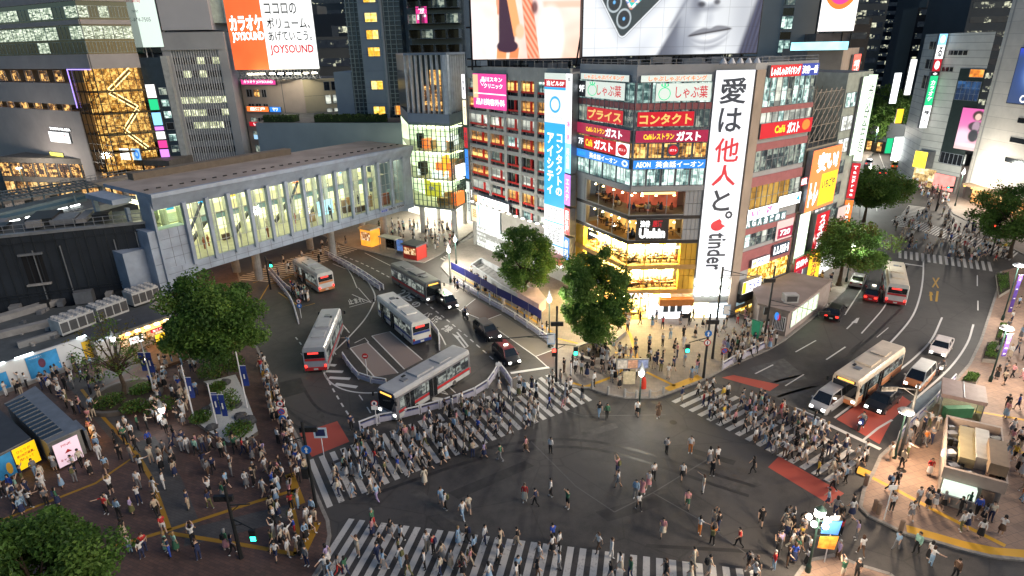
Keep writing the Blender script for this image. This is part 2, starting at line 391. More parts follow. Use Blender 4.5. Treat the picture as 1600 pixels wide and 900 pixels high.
# ------------------------------------------------------------------ a vertical plane to hang things on
class Fac:
 def __init__(s,p0,p1):
  s.p0=Vector((p0[0],p0[1],0)); s.p1=Vector((p1[0],p1[1],0)); s.u=(s.p1 - s.p0); s.L=s.u.length; s.u.normalize()
  s.n=Vector((s.u.y,-s.u.x,0))
 def pt(s,a,z,d=0.0):
  q=s.p0+s.u*a+s.n*d; return Vector((q.x,q.y,z))
 def px(s,x,y,d=0.0):
  r=ray(x,y); o=s.p0+s.n*d; t=s.n.dot(o - Vector((0,0,CAM_H)))/s.n.dot(r)
  P=Vector((0,0,CAM_H))+r*t
  return (P - s.p0).dot(s.u),P.z
 def z(s,x,y): return s.px(x,y)[1]
 def s_(s,x,y,d=0.0): return s.px(x,y,d)[0]
 def box(s,mb,s0,s1,z0,z1,d0,d1,mat,mt=None):
  mb.hexa([s.pt(s0,z0,d1),s.pt(s1,z0,d1),s.pt(s1,z0,d0),s.pt(s0,z0,d0)],[s.pt(s0,z1,d1),s.pt(s1,z1,d1),s.pt(s1,z1,d0),s.pt(s0,z1,d0)],mat,mt)
 def quad(s,mb,s0,s1,z0,z1,d,mat):
  mb.poly([s.pt(s0,z0,d),s.pt(s1,z0,d),s.pt(s1,z1,d),s.pt(s0,z1,d)],mat)
 def text(s,body,sc,zc,w,h,mat,parent,d,bold=0.0,**k):
  return lettering(body,s.pt(sc,zc,d),s.u,(0,0,1),w,h,mat,parent,bold,**k)
 def win(s,parent,s0,s1,z0,z1,mat,fm=None,nm=0,nh=0,d=0.02,fw=0.08,fd=0.10,name='window'):
  mb=MB(); s.quad(mb,s0,s1,z0,z1,d,mat); fm=fm or STEEL
  s.box(mb,s0 - fw,s0,z0 - fw,z1+fw,0,fd,fm); s.box(mb,s1,s1+fw,z0 - fw,z1+fw,0,fd,fm)
  s.box(mb,s0,s1,z0 - fw,z0,0,fd,fm); s.box(mb,s0,s1,z1,z1+fw,0,fd,fm)
  for i in range(nm):
   c=s0+(s1 - s0)*(i+1)/(nm+1); s.box(mb,c - fw/2,c+fw/2,z0,z1,d,fd - 0.01,fm)
  for i in range(nh):
   c=z0+(z1 - z0)*(i+1)/(nh+1); s.box(mb,s0,s1,c - fw/2,c+fw/2,d,fd - 0.02,fm)
  return mb.build(name,parent)
 def sign(s,name,label,s0,s1,z0,z1,face,d0=0.05,d1=0.25,texts=(),cat='sign',group=None,edge=None,rects=()):
  """a sign box; texts: (string, centre along 0-1, centre up 0-1, width 0-1, height 0-1, material, bold)"""
  mb=MB(); W_,H_=s1 - s0,z1 - z0
  s.box(mb,s0,s1,z0,z1,d0,d1,edge or GREYMETAL)
  s.quad(mb,s0+0.02,s1 - 0.02,z0+0.02,z1 - 0.02,d1+0.006,face)
  for (a,b,c,e,mt) in rects: s.quad(mb,s0+a*W_,s0+b*W_,z0+c*H_,z0+e*H_,d1+0.011,mt)
  o=mb.build(name,None); tag(o,label,cat,group)
  for t in texts:
   body,cx,cz,w,h,mt=t[:6]
   s.text(body,s0+cx*W_,z0+cz*H_,w*W_,h*H_,mt,o,d1+0.02,bold=t[6] if len(t) > 6 else 0.0)
  return o
 def screen(s,name,label,s0,s1,z0,z1,fn,nx,ny,strength,d0,d1,cat='screen'):
  """a sign whose picture is a grid of coloured points; fn(u, v) gives r, g, b arrays"""
  mb=MB(); s.box(mb,s0 - 0.15,s1+0.15,z0 - 0.15,z1+0.15,d0,d1,DARKMETAL)
  o=mb.build(name,None); tag(o,label,cat)
  U,V=np.meshgrid(np.linspace(0,1,nx),np.linspace(0,1,ny)); c=np.clip(np.stack(fn(U,V),-1),0,1)
  a=np.array(s.pt(s0,z0,d1+0.03)); ux=np.array(s.u)*(s1 - s0); uz=np.array((0,0,z1 - z0))
  P=a+U[...,None]*ux+V[...,None]*uz
  idx=np.arange(nx*ny).reshape(ny,nx)
  q=np.stack([idx[:-1,:-1],idx[:-1,1:],idx[1:,1:],idx[1:,:-1]],-1).reshape(-1,4)
  me=bpy.data.meshes.new('picture'); me.from_pydata(P.reshape(-1,3).tolist(),[],q.tolist())
  at=me.color_attributes.new('Col','FLOAT_COLOR','POINT')
  at.data.foreach_set('color',np.concatenate([c.reshape(-1,3),np.ones((nx*ny,1))],1).astype(np.float32).ravel())
  me.materials.append(screen_mat(strength)); me.update()
  pic=bpy.data.objects.new('picture',me); COL.objects.link(pic); pic.parent=o
  return o
def screen_mat(strength):
 nm='lit_picture_%d' % int(strength*100)
 if nm in _mc: return _mc[nm]
 m=bpy.data.materials.new(nm); _mc[nm]=m; nt,n,l,b=nodes_of(m)
 at=n.new('ShaderNodeAttribute'); at.attribute_name='Col'
 l.new(at.outputs['Color'],b.inputs['Emission Color']); b.inputs['Emission Strength'].default_value=strength*EK
 b.inputs['Base Color'].default_value=(0.05,0.05,0.05,1); b.inputs['Roughness'].default_value=0.4
 return m
def ss(x,a,b):
 t=np.clip((x - a)/(b - a),0,1); return t*t*(3 - 2*t)
# ================================================================== ground, pavements, painted markings
def struct(mb,name): return mb.build(name,None,kind='structure')
mb=MB(); mb.poly([(-900,-120,0),(900,-120,0),(900,2200,0),(-900,2200,0)],ASPH); struct(mb,'ground')
plaza_kerb=G([(470,960),(489,905),(506,878),(515,838),(512,815),(503,795),(490,765),(478,722),(468,692),(458,672),(441,635),(425,590),(400,542),(386,490),(377,445),(366,410)])
plaza=plaza_kerb+[Vector(p) for p in ((-52,92,0),(-90,92,0),(-90,5,0),(-12,8,0))]
corner_kerb=G([(740,372),(707,388),(690,418),(717,448),(800,495),(867,543),(871,590),(885,605),(920,607),(950,617),(975,622),(1025,622),(1050,613),(1095,596),(1114,586),(1134,575),(1200,547),(1225,532),(1282,487),(1317,457),(1336,425),(1347,385),(1343,330),(1346,290),(1347,262),(1357,245),(1372,232)])
corner=corner_kerb+[Vector(p) for p in ((70,205,0),(10,150,0),(-6,112,0))]
right_kerb=G([(1660,880),(1600,876),(1550,871),(1507,861),(1462,848),(1417,836),(1380,818),(1358,808),(1344,793),(1350,765),(1364,740),(1376,714),(1402,690),(1440,655),(1492,597),(1515,570),(1532,535),(1545,495),(1558,455),(1564,425)])
right=right_kerb+[Vector(p) for p in ((100,96,0),(140,90,0),(140,20,0))]
bot_kerb=G([(1225,930),(1262,878),(1305,869),(1340,884),(1390,899),(1440,940)])
station_kerb=G([(500,366),(540,385),(587,396),(632,408),(662,411),(688,398),(707,384),(735,364)])
station=station_kerb+[Vector(p) for p in ((6,135,0),(-14,150,0),(-50,140,0))]
far_kerb=G([(1640,402),(1600,398),(1560,378),(1520,350),(1490,335),(1470,300),(1450,262),(1420,235)])
far=far_kerb+[Vector(p) for p in ((260,330,0),(260,120,0))]
def pave(name,poly,kerbline,mat):
 mb=MB(); mb.prism(poly,0.0,0.12,KERB,mat)
 k=MB(); L=kerbline
 for a,b in zip(L,L[1:]):
  d=(b - a)
  if d.length < 0.05: continue
  d.normalize(); nn=Vector((-d.y,d.x,0))*0.13
  k.hexa([(q.x,q.y,0.0) for q in (a - nn,b - nn,b+nn,a+nn)],[(q.x,q.y,0.135) for q in (a - nn,b - nn,b+nn,a+nn)],KERB)
 struct(mb,name); struct(k,name.replace('pavement','kerb'))
pave('plaza_pavement',plaza,plaza_kerb,PLAZA)
pave('corner_pavement',corner,corner_kerb,TILE)
pave('right_pavement',right,right_kerb,PINKT)
pave('front_pavement',bot_kerb+[Vector((26,18,0)),Vector((15,18,0))],bot_kerb,PINKT)
pave('station_pavement',station,station_kerb,TILE)
pave('far_pavement',far,far_kerb,TILE)
def pts_along(a,b,n): return [a.lerp(b,i/n) for i in range(n+1)]
def zebra(name,a0,a1,b0,b1,n,duty=0.5,mat=WHITE,broken=0):
 """n stripes between the edge lines a0-a1 and b0-b1"""
 mb=MB(); r=random.Random(name)
 for i in range(n):
  t0,t1=i/n,(i+duty)/n
  A0,A1,B0,B1=a0.lerp(a1,t0),a0.lerp(a1,t1),b0.lerp(b1,t0),b0.lerp(b1,t1)
  for (u,v) in ([(0,1)] if (not broken or r.random() > broken) else [(0,0.74),(0.80,1)]):
   q=[A0.lerp(B0,u),A1.lerp(B1,u),A1.lerp(B1,v),A0.lerp(B0,v)]
   mb.poly([(p.x,p.y,0.008) for p in (q if (q[1] - q[0]).cross(q[3] - q[0]).z > 0 else q[::-1])],mat)
 struct(mb,name)
az=math.radians(12.74); dA=Vector((math.sin(az),math.cos(az),0))
a0,a1=g(545,810),g(1192,893)
zebra('near_crossing_stripes',a0,a1,a0 - dA*8,a1 - dA*8,34,0.53)
b0,b1=g(511,794),g(931,623)
c0,c1=g(478,712),g(872,585)
azb=math.radians(-29.07); dB=Vector((math.sin(azb),math.cos(azb),0))
wB=6.6
zebra('terminal_crossing_stripes',b0,b1,b0+dB*wB,b1+dB*wB*0.98,29,0.5,broken=0.25)
d0,d1=g(1049,627),g(1306,759)
azc=math.radians(56.18); dC=Vector((math.sin(azc),math.cos(azc),0))
zebra('street_crossing_stripes',d0,d1,d0+dC*5.6,d1+dC*5.6,16,0.5,broken=0.2)
e0,e1=g(1404,403),g(1556,425); f0,f1=g(1404,391),g(1552,410)
zebra('far_crossing_stripes',e0,e1,f0,f1,16,0.5)
e0,e1=g(1392,345),g(1580,408); f0,f1=g(1405,337),g(1598,392)
zebra('far_diagonal_stripes',e0,e1,f0,f1,44,0.5)
e0,e1=g(1395,352),g(1420,320); f0,f1=g(1425,357),g(1446,323)
zebra('far_street_stripes',e0,e1,f0,f1,16,0.5)
zebra('passage_crossing_stripes',g(362,436),g(528,378),g(425,441),g(566,387),26,0.5,mat=worn_paint('lamplight_tinted_stripe_paint',(0.5,0.46,0.40)))  # warm lamplight under the bridge is mixed into this stripe colour
zebra('station_crossing_stripes',g(706,413),g(745,392),g(688,404),g(722,384),9,0.5)
# coloured surfaces
def patch(mb,pts,z,mat):
 mb.prism(G(pts),z,z,mat)
mb=MB()
patch(mb,[(1200,730),(1217,713),(1319,771),(1296,788)],0.004,REDP)
patch(mb,[(468,677),(527,658),(546,690),(487,714)],0.004,REDP)
patch(mb,[(1128,590),(1146,586),(1218,601),(1203,611)],0.004,REDP)
patch(mb,[(1307,655),(1352,623),(1392,607),(1424,628),(1394,656),(1374,694)],0.004,REDP)
struct(mb,'red_road_surface')
mb=MB()
patch(mb,[(547,544),(574,535),(622,583),(585,589)],0.004,PADP); patch(mb,[(581,525),(609,518),(660,562),(632,577)],0.004,PADP)
struct(mb,'bus_bay_pads')
mb=MB()
patch(mb,[(690,441),(716,449),(743,467),(720,484),(672,452)],0.004,BEIGEP)
patch(mb,[(743,467),(783,491),(757,500),(720,484)],0.004,BROWNP)
patch(mb,[(783,491),(866,545),(837,556),(757,500)],0.004,BEIGEP)
patch(mb,[(866,545),(869,572),(856,575),(837,556)],0.004,BROWNP)
struct(mb,'parking_bay_surface')
mb=MB(); patch(mb,[(1460,640),(1492,598),(1478,590),(1426,627),(1412,650)],0.004,M('bluish_worn_road',(0.14,0.19,0.23),0.7)); struct(mb,'blue_road_surface')
mb=MB(); patch(mb,[(1170,575),(1225,560),(1262,592),(1215,600)],0.003,M('light_asphalt_patch',(0.10,0.098,0.096),0.75,var=0.3,scale=1.5)); patch(mb,[(1195,612),(1300,600),(1290,650),(1245,640)],0.003,M('light_asphalt_patch',(0.1,0.1,0.1)))
struct(mb,'pale_asphalt_patches')
# repairs, tyre tracks and faded old paint on the asphalt
mb=MB(); DKA=M('fresh_asphalt_patch',(0.036,0.034,0.033),0.6,var=0.3,scale=1.2); LTA=M('old_asphalt_patch',(0.082,0.077,0.072),0.8,var=0.35,scale=1.2)
q_=random.Random(9)
for pts,m_ in (([(930,800),(1040,770),(1062,782),(950,815)],DKA),([(700,770),(820,720),(835,728),(716,780)],DKA),([(860,690),(960,660),(966,668),(868,699)],LTA),([(1120,760),(1180,745),(1192,758),(1130,775)],LTA),([(425,600),(470,590),(478,612),(436,624)],DKA),([(640,770),(655,765),(760,840),(742,842)],LTA),([(1330,545),(1350,530),(1330,560),(1312,574)],DKA),([(1080,700),(1150,720),(1146,727),(1076,707)],DKA),([(500,640),(540,700),(533,702),(494,642)],LTA),([(1010,850),(1200,860),(1200,866),(1008,855)],DKA)):
 mb.prism(G(pts),0.002,0.002,m_)
TRK=M('tyre_track',(0.032,0.030,0.030),0.5,var=0.4,scale=1.5)
for pts,w in (([(415,600),(440,650),(520,690),(620,690)],.35),([(430,598),(455,645),(530,680),(620,680)],.3),([(470,600),(500,640),(560,655)],.3),([(720,600),(760,570),(790,560)],.3),([(560,760),(760,700),(930,690),(1180,760)],.35),([(575,775),(770,712),(930,702),(1170,775)],.35),([(1200,600),(1320,560),(1420,470)],.3),([(1215,620),(1340,575),(1440,480)],.3)):
 mb.ribbon(smooth_line(G(pts),6),w,0.003,TRK)
OLD=worn_paint('faded_old_paint',(0.105,0.10,0.097),wear=0.44)
for pts in ([(830,690),(900,760),(960,800)],[(960,800),(1020,770),(1110,715)],[(1020,770),(1090,810),(1170,868)],[(880,640),(910,650),(1040,648)]): mb.ribbon(G(pts),0.10,0.0045,OLD)
struct(mb,'road_repairs')
# lines of the bus terminal
mb=MB()
R_=lambda pts,w=0.15,dash=None,sm=True,z=0.008: mb.ribbon(smooth_line(G(pts),5) if sm and len(pts) > 2 else G(pts),w,z,WHITE2,dash)
R_([(560,425),(576,442),(586,462),(582,478),(569,500),(545,527),(514,558),(506,577),(513,594),(535,608),(568,614),(607,612)],0.18)
R_([(462,527),(476,545),(503,577),(519,606),(538,638),(558,667)],0.16,(0.8,0.8))
R_([(520,395),(562,410),(615,437),(650,462),(712,511),(778,568),(790,580)],0.16,(0.9,0.75))
R_([(525,495),(546,520)],0.13,sm=False); R_([(550,460),(580,473)],0.13,sm=False); R_([(546,480),(582,470)],0.13,sm=False)
R_([(560,450),(580,473)],0.12,sm=False)
for x0,y0,x1,y1 in ((512,570,525,571),(509,580,536,581),(514,590,547,592),(524,600,558,605)):
 mb.ribbon(G([(x0,y0),(x1,y1)]),0.5,0.008,WHITE2)
R_([(561,617),(570,630),(580,647)],0.12,(1.2,1.4),sm=False); R_([(515,540),(525,554)],0.12,sm=False)
for P in ([(547,544),(574,535),(622,583)],[(547,544),(585,589)],[(581,525),(609,518),(660,562)],[(581,525),(632,577)],[(591,490),(642,533),(671,526)],[(554,536),(570,528),(576,535)]):
 mb.ribbon(G(P),0.14,0.009,WHITE2)
R_([(668,502),(686,520),(697,540)],0.16)
mb.ribbon(G([(798,583),(858,574)]),0.4,0.009,WHITE2)
mb.ribbon(G([(672,452),(720,486),(757,501),(837,557),(857,575)]),0.13,0.012,WHITE2); mb.ribbon(G([(720,485),(743,467)]),0.13,0.012,WHITE2)
mb.ribbon(G([(757,501),(783,491)]),0.13,0.0125,WHITE2); mb.ribbon(G([(837,557),(866,546)]),0.13,0.0125,WHITE2)
R_([(522,403),(545,423),(558,450)],0.13); R_([(505,418),(520,427)],0.12,sm=False); R_([(520,412),(545,422)],0.12,sm=False); R_([(570,395),(612,416)],0.13,sm=False)
R_([(715,565),(733,580)],0.12,sm=False); R_([(700,603),(712,614)],0.12,sm=False); R_([(470,552),(482,566)],0.1,sm=False)
# U-turn arrows
def uturn(pts,head):
 R_(pts,0.22,sm=False); q=G(head); mb.poly([(p.x,p.y,0.009) for p in q],WHITE2)
uturn([(712,525),(727,544),(731,541),(714,519)],[(706,521),(714,530),(718,526)])
uturn([(682,612),(700,616),(692,610)],[(675,626),(690,628),(692,622),(676,620)])
struct(mb,'terminal_lane_lines')
def road_text(body,pts,name='road_lettering',mat=None):
 """lettering lying on the road inside the quad left-bottom, right-bottom, right-top, left-top (pixels)"""
 q=G(pts); c=(q[0]+q[1]+q[2]+q[3])/4; ux=(q[1]+q[2] - q[0] - q[3])/2; uy=(q[2]+q[3] - q[0] - q[1])/2
 uxn=ux.normalized(); v,f=text_mesh(body,0.02); P=np.array(c)[None]+v[:,:1]*np.array(ux)[None]+v[:,1:2]*np.array(uy)[None]; P[:,2]=0.012
 me=bpy.data.meshes.new(name); me.from_pydata(P.tolist(),[],f); me.materials.append(mat or WHITE2); me.update()
 o=bpy.data.objects.new(name,me); COL.objects.link(o); tag(o,kind='structure')
for ch,cx,cy,s in (('路',682,499,12),('線',699,513,12),('22',631,459,14),('5',640,466,10),('の',650,475,10),('バ',668,491,9)):
 road_text(ch,[(cx - s*0.9,cy+s*0.15),(cx+s*0.1,cy+s*0.62),(cx+s*0.95,cy - s*0.05),(cx - s*0.05,cy - s*0.55)],'road_lettering')
road_text('止まれ',[(546,476),(570,472),(566,464),(542,468)])
# right-hand street
mb=MB()
R_([(1347,450),(1320,492)],0.15,sm=False); R_([(1387,470),(1377,486),(1346,521)],0.15); R_([(1321,542),(1291,562)],0.15,sm=False)
R_([(1443,405),(1442,435),(1436,468),(1422,500),(1385,542),(1350,575),(1320,602)],0.2)
R_([(1472,496),(1456,530),(1430,558),(1400,582),(1360,612),(1304,653)],0.2); R_([(1521,507),(1511,537),(1483,576),(1425,628)],0.2)
R_([(1394,656),(1372,669),(1346,690)],0.2,sm=False); R_([(1528,470),(1528,485)],0.12,sm=False); R_([(1527,430),(1527,447)],0.12,sm=False)
R_([(1256,585),(1227,603)],0.13,sm=False); R_([(1208,570),(1180,584)],0.15,sm=False); R_([(1275,532),(1243,550)],0.13,sm=False); R_([(1388,512),(1370,527)],0.1,sm=False)
mb.ribbon(G([(1289,661),(1376,702)]),0.42,0.009,WHITE2); mb.ribbon(G([(1414,412),(1442,416)]),0.4,0.009,WHITE2)
R_([(1340,497),(1323,514)],0.16,sm=False)
mb.poly([(p.x,p.y,0.009) for p in G([(1330,504),(1343,496),(1339,505)])],WHITE2)
R_([(1370,330),(1366,262)],0.15,(3,3),sm=False); R_([(1382,262),(1372,236)],0.15,sm=False)
struct(mb,'street_lane_lines')
YL=worn_paint('yellow_line_paint',(0.42,0.24,0.02),wear=0.36)
mb=MB(); mb.ribbon(G([(1454,456),(1455,470),(1463,471),(1465,455)]),0.25,0.009,YL); mb.ribbon(G([(1458,434),(1466,450)]),0.2,0.009,YL); mb.ribbon(G([(1467,434),(1457,449)]),0.2,0.0095,YL)
mb.poly([(p.x,p.y,0.0095) for p in G([(1451,462),(1458,461),(1456,456)])],YL)
mb.ribbon(G([(405,470),(420,445),(455,432)]),0.15,0.009,YL); mb.ribbon(G([(395,442),(440,428),(470,430)]),0.15,0.0095,YL)
mb.ribbon(G([(435,457),(470,480),(492,474)]),0.15,0.009,YL)
struct(mb,'yellow_road_lines')
# tactile paving
YELD=worn_paint('ochre_tactile',(0.36,0.19,0.015),under=(0.10,0.06,0.04),wear=0.34); yel_=YELD
mb=MB(); GRB=brick_mat('grey_plaza_brick',(0.085,0.08,0.078),(0.07,0.066,0.065),(0.05,0.045,0.045),scale=1,bw=0.45,rh=0.22,mortar=0.012,rot=0.4)
for pts,w in (([(222,690),(262,755),(290,830)],2.0),([(290,842),(400,815),(462,800)],1.8),([(120,590),(160,640),(205,690)],2.2),([(150,600),(250,545),(330,560)],3.0)): mb.ribbon(G(pts),w,0.1235,GRB)
struct(mb,'plaza_grey_bands')
mb=MB()
T_=lambda pts,w: mb.ribbon([(p.x,p.y) for p in G(pts)],w*(0.8 if yel_ is YELD else 1),0.127,yel_)
T_([(0,816),(150,757),(215,712),(160,652),(128,610)],0.35)
T_([(215,712),(238,752),(265,830)],0.42); T_([(150,865),(265,830),(400,786),(460,768)],0.42); T_([(265,835),(390,855),(462,868)],0.42)
T_([(428,625),(418,606),(404,565)],0.4); T_([(462,868),(466,830),(452,770),(452,745)],0.35)
T_([(470,868),(494,818)],1.0); T_([(470,790),(452,742)],0.9)
mb_l=mb; struct(mb,'plaza_tactile_paving'); yel_=YELP
mb=MB()
T_([(895,600),(915,606),(958,590),(995,560),(985,525),(970,500)],0.4); T_([(1010,583),(1055,605)],0.35)
T_([(1042,611),(1060,604),(1095,590)],0.95); T_([(995,560),(930,545),(870,530)],0.3)
T_([(706,424),(760,458),(800,480),(862,520)],0.35)
struct(mb,'corner_tactile_paving')
mb=MB()
T_([(1350,742),(1405,770),(1470,805),(1570,855)],0.38); T_([(1338,735),(1362,745)],1.0); T_([(1416,829),(1462,842),(1507,855),(1560,866),(1640,872)],0.95); T_([(1500,640),(1600,658),(1660,668)],0.35); T_([(1580,705),(1640,720)],0.4)
struct(mb,'right_tactile_paving')
# manholes
mb=MB()
for x,y in ((1408,737),(1410,720),(1085,528),(380,520),(700,540),(1052,660)):
 p=g(x,y); mb.lathe((p.x,p.y,0.005 if x not in (1408,1410,1085) else 0.128),[(0.34,0),(0.34,0.006)],M('manhole_iron',(0.05,0.045,0.04),0.5,0.6),14)
struct(mb,'manhole_covers')
# ================================================================== corner building with the tall banner
WALLG=M('pale_grey_cladding',(0.45,0.46,0.48),0.5,0.0,var=0.10,scale=0.5)
WALLD=M('dull_grey_cladding',(0.20,0.20,0.205),0.6,var=0.15,scale=0.6)
BEIGEW=M('beige_wall',(0.46,0.37,0.30),0.75,var=0.15,scale=0.4)
ROOFM=M('dirty_roof',(0.10,0.105,0.11),0.85,var=0.35,scale=0.8)
PINKB=M('pink_spandrel',(0.45,0.16,0.17),0.5,var=0.12)
GOLDW=M('golden_panel',(0.80,0.45,0.05),0.45,0.0,var=0.18,scale=0.6)
COPPER=M('copper_band',(0.62,0.36,0.12),0.5,0.0)
eW=E('sign_white',(1,1,1),1.0,base=(0.8,0.8,0.8)); eWs=E('sign_white_bright',(0.95,1,1),1.9,base=(0.8,0.8,0.8))
eR=E('sign_red',(0.62,0.015,0.03),0.6); eMar=E('sign_maroon',(0.33,0.02,0.06),0.8); eY=E('sign_yellow',(1,0.62,0.03),1.0)
eB=E('sign_blue',(0.03,0.22,0.75),0.85); eCy=E('sign_cyan',(0.03,0.36,0.72),0.9); eO=E('sign_orange',(1,0.20,0.035),0.9)
eGold=E('sign_gold',(0.85,0.55,0.16),0.7); eGrey=E('sign_lettering_grey',(0.08,0.085,0.10),0.4); ePink=E('sign_pink',(0.75,0.05,0.28),0.9)
eGreen=E('sign_green',(0.02,0.55,0.22),0.9); eSage=E('sign_sage',(0.62,0.68,0.62),0.75); eViolet=E('sign_violet',(0.62,0.22,0.85),1.1)
eBlk=E('sign_black',(0.01,0.01,0.012),0.3); eDkBlue=E('sign_dark_blue',(0.02,0.05,0.32),0.8); eLm=E('sign_lime',(0.55,0.9,0.2),1.0); eBan=E('banner_floodlight_glow',(0.86,0.88,0.92),0.72,base=(0.7,0.7,0.72))  # the banner cloth glows by itself in place of floodlighting
eBanR=E('banner_red',(0.62,0.05,0.06),0.75); eBanG=E('banner_dark',(0.07,0.075,0.09),0.5)
OFFC=LIT('cool_office_light',(0.02,0.05,0.05),(0.22,0.34,0.31),(0.72,0.9,0.80),1.25,1.1,stretch=(1,1,0.7))
OFFD=LIT('dim_office_light',(0.010,0.018,0.022),(0.06,0.09,0.09),(0.40,0.45,0.36),0.8,0.9)
WARMR=LIT('warm_room_light',(0.06,0.025,0.008),(0.55,0.26,0.06),(1.0,0.66,0.20),1.2,1.3)
REST=LIT('restaurant_light',(0.01,0.006,0.004),(0.10,0.04,0.015),(1.0,0.55,0.16),1.1,1.8)
BLIND=LIT('lit_blinds',(0.16,0.17,0.15),(0.42,0.44,0.38),(0.70,0.72,0.60),1.0,0.5,stretch=(1,1,3))
ORNB=LIT('orange_blinds',(0.20,0.09,0.01),(0.55,0.28,0.03),(0.7,0.42,0.08),0.7,0.5)
DKWIN=M('unlit_window',(0.018,0.022,0.028),0.08,0.0,var=0.3,spec=0.8)
SHOPW=LIT('bright_shop_light',(0.30,0.30,0.26),(0.85,0.88,0.80),(1.0,1.0,0.96),1.1,1.2,sample=True)
GOLDIN=E('golden_wall_glow',(1.0,0.66,0.20),2.2,base=(0.7,0.5,0.2),var=0.35,scale=0.9)  # room light is put into the wall as its own glow
GOLDCEIL=E('golden_ceiling_light',(1.0,0.72,0.32),85.0)
DIMIN=E('dim_red_wall_glow',(0.42,0.07,0.035),0.7,base=(0.15,0.05,0.03),var=0.6,scale=0.7)  # wall glow stands in for dim lamplight in the room
ORIN=E('orange_wall_glow',(0.75,0.36,0.09),1.0,base=(0.3,0.15,0.05),var=0.6,scale=0.8)  # this wall too glows in place of lamplight
FURN=M('dark_wood_furniture',(0.10,0.05,0.025),0.5); FURL=M('light_wood_furniture',(0.45,0.27,0.12),0.5); FLOORW=M('warm_floor',(0.35,0.22,0.10),0.5)
LAMPW=E('warm_pendant_lamp',(1,0.62,0.22),30.0)
K0,K1,K2,K3,K4=Vector((8.9,79.6,0)),g(974,500),g(1078,498),g(1133,497),Vector((36.9,76.6,0))
ZT=29.4
F1,F2,FT,F4=Fac(K0,K1),Fac(K1,K2),Fac(K2,K3),Fac(K3,K4)
zf=lambda y: F2.z(1040,y)
bldA=thing('corner_building','nine-storey corner building clad in pale grey and gold with glowing restaurants','building',(22,76,0))
zi=zf(295)                              # floors below this height have real rooms behind their glass
back=[Vector((42,92,0)),Vector((14,98,0))]
mb=MB(); mb.prism([K0,K1,K2,K3,K4]+back,zi,ZT,WALLG,ROOFM)
D=4.0
inn=[K0+F1.u*0.0 - F1.n*D,K1 - F1.n*D*0.8 - F2.n*D*0.8,K2 - F2.n*D,K2+F2.u*0.02 - F2.n*0.02,K3,K4]
mb.prism(inn+back,0,zi,WALLG,ROOFM,top=False)
# parapet
for f in (F1,F2,FT,F4): f.box(mb,0,f.L,ZT,ZT+0.7,-0.35,-0.003,WALLG)
F4.box(mb,0.0,1.6,0,ZT,0.003,0.25,BEIGEW)
mb.build('wall',bldA)
# floor slabs, pale side panel, golden lower panel
mb=MB(); s_end=F2.s_(1066,360)
for yt,m_ in ((338,WALLD),(378,WALLG),(417,COPPER),(455,COPPER)):
 z=zf(yt)
 mb.prism([K0,K1,K2,K2 - F2.n*D,K1 - (F1.n+F2.n)*D*0.8,K0 - F1.n*D],z - 0.25,z+0.25,m_)
for yt in (417,455):
 F2.box(mb,0,F2.L,zf(yt) - 0.28,zf(yt)+0.3,0.005,0.18,COPPER); F1.box(mb,0,F1.L,zf(yt) - 0.28,zf(yt)+0.3,0.005,0.18,COPPER)
F2.box(mb,0,F2.L,zf(342),zf(337),0.01,0.1,M('charcoal_band',(0.05,0.045,0.045),0.5)); F1.box(mb,0,F1.L,zf(342),zf(337),0.01,0.1,M('charcoal_band',(0.05,0.05,0.05)))
F2.box(mb,0,F2.L,zf(380),zf(375),0.01,0.1,M('charcoal_band',(0.05,0.05,0.05))); F1.box(mb,0,F1.L,zf(380),zf(375),0.01,0.1,M('charcoal_band',(0.05,0.05,0.05)))
mb.build('floor_slabs',bldA)
mb=MB()
for k in range(4):
 a=s_end+(F2.L - s_end)*k/4; b=s_end+(F2.L - s_end)*(k+1)/4 - 0.04
 for j in range(4):
  z0=zf(378)+(zf(298) - zf(378))*j/4; z1=zf(378)+(zf(298) - zf(378))*(j+1)/4 - 0.05
  F2.box(mb,a,b,z0,z1,-0.6,0.05,WALLG)
F1.box(mb,0,2.3,zf(378),zi,-0.5,0.05,WALLG); F1.box(mb,0,1.9,0,zf(382),-0.5,0.06,GOLDW)
mb.build('pale_panel',bldA)
mb=MB()
for k in range(3):
 a=s_end+(F2.L - s_end)*k/3; b=s_end+(F2.L - s_end)*(k+1)/3 - 0.05
 for j in range(3):
  z0=zf(455)+(zf(380) - zf(455))*j/3; z1=zf(455)+(zf(380) - zf(455))*(j+1)/3 - 0.06
  F2.box(mb,a,b,z0,z1,-0.6,0.06+0.03*((j+k) % 2),GOLDW)
mb.build('golden_panel',bldA)
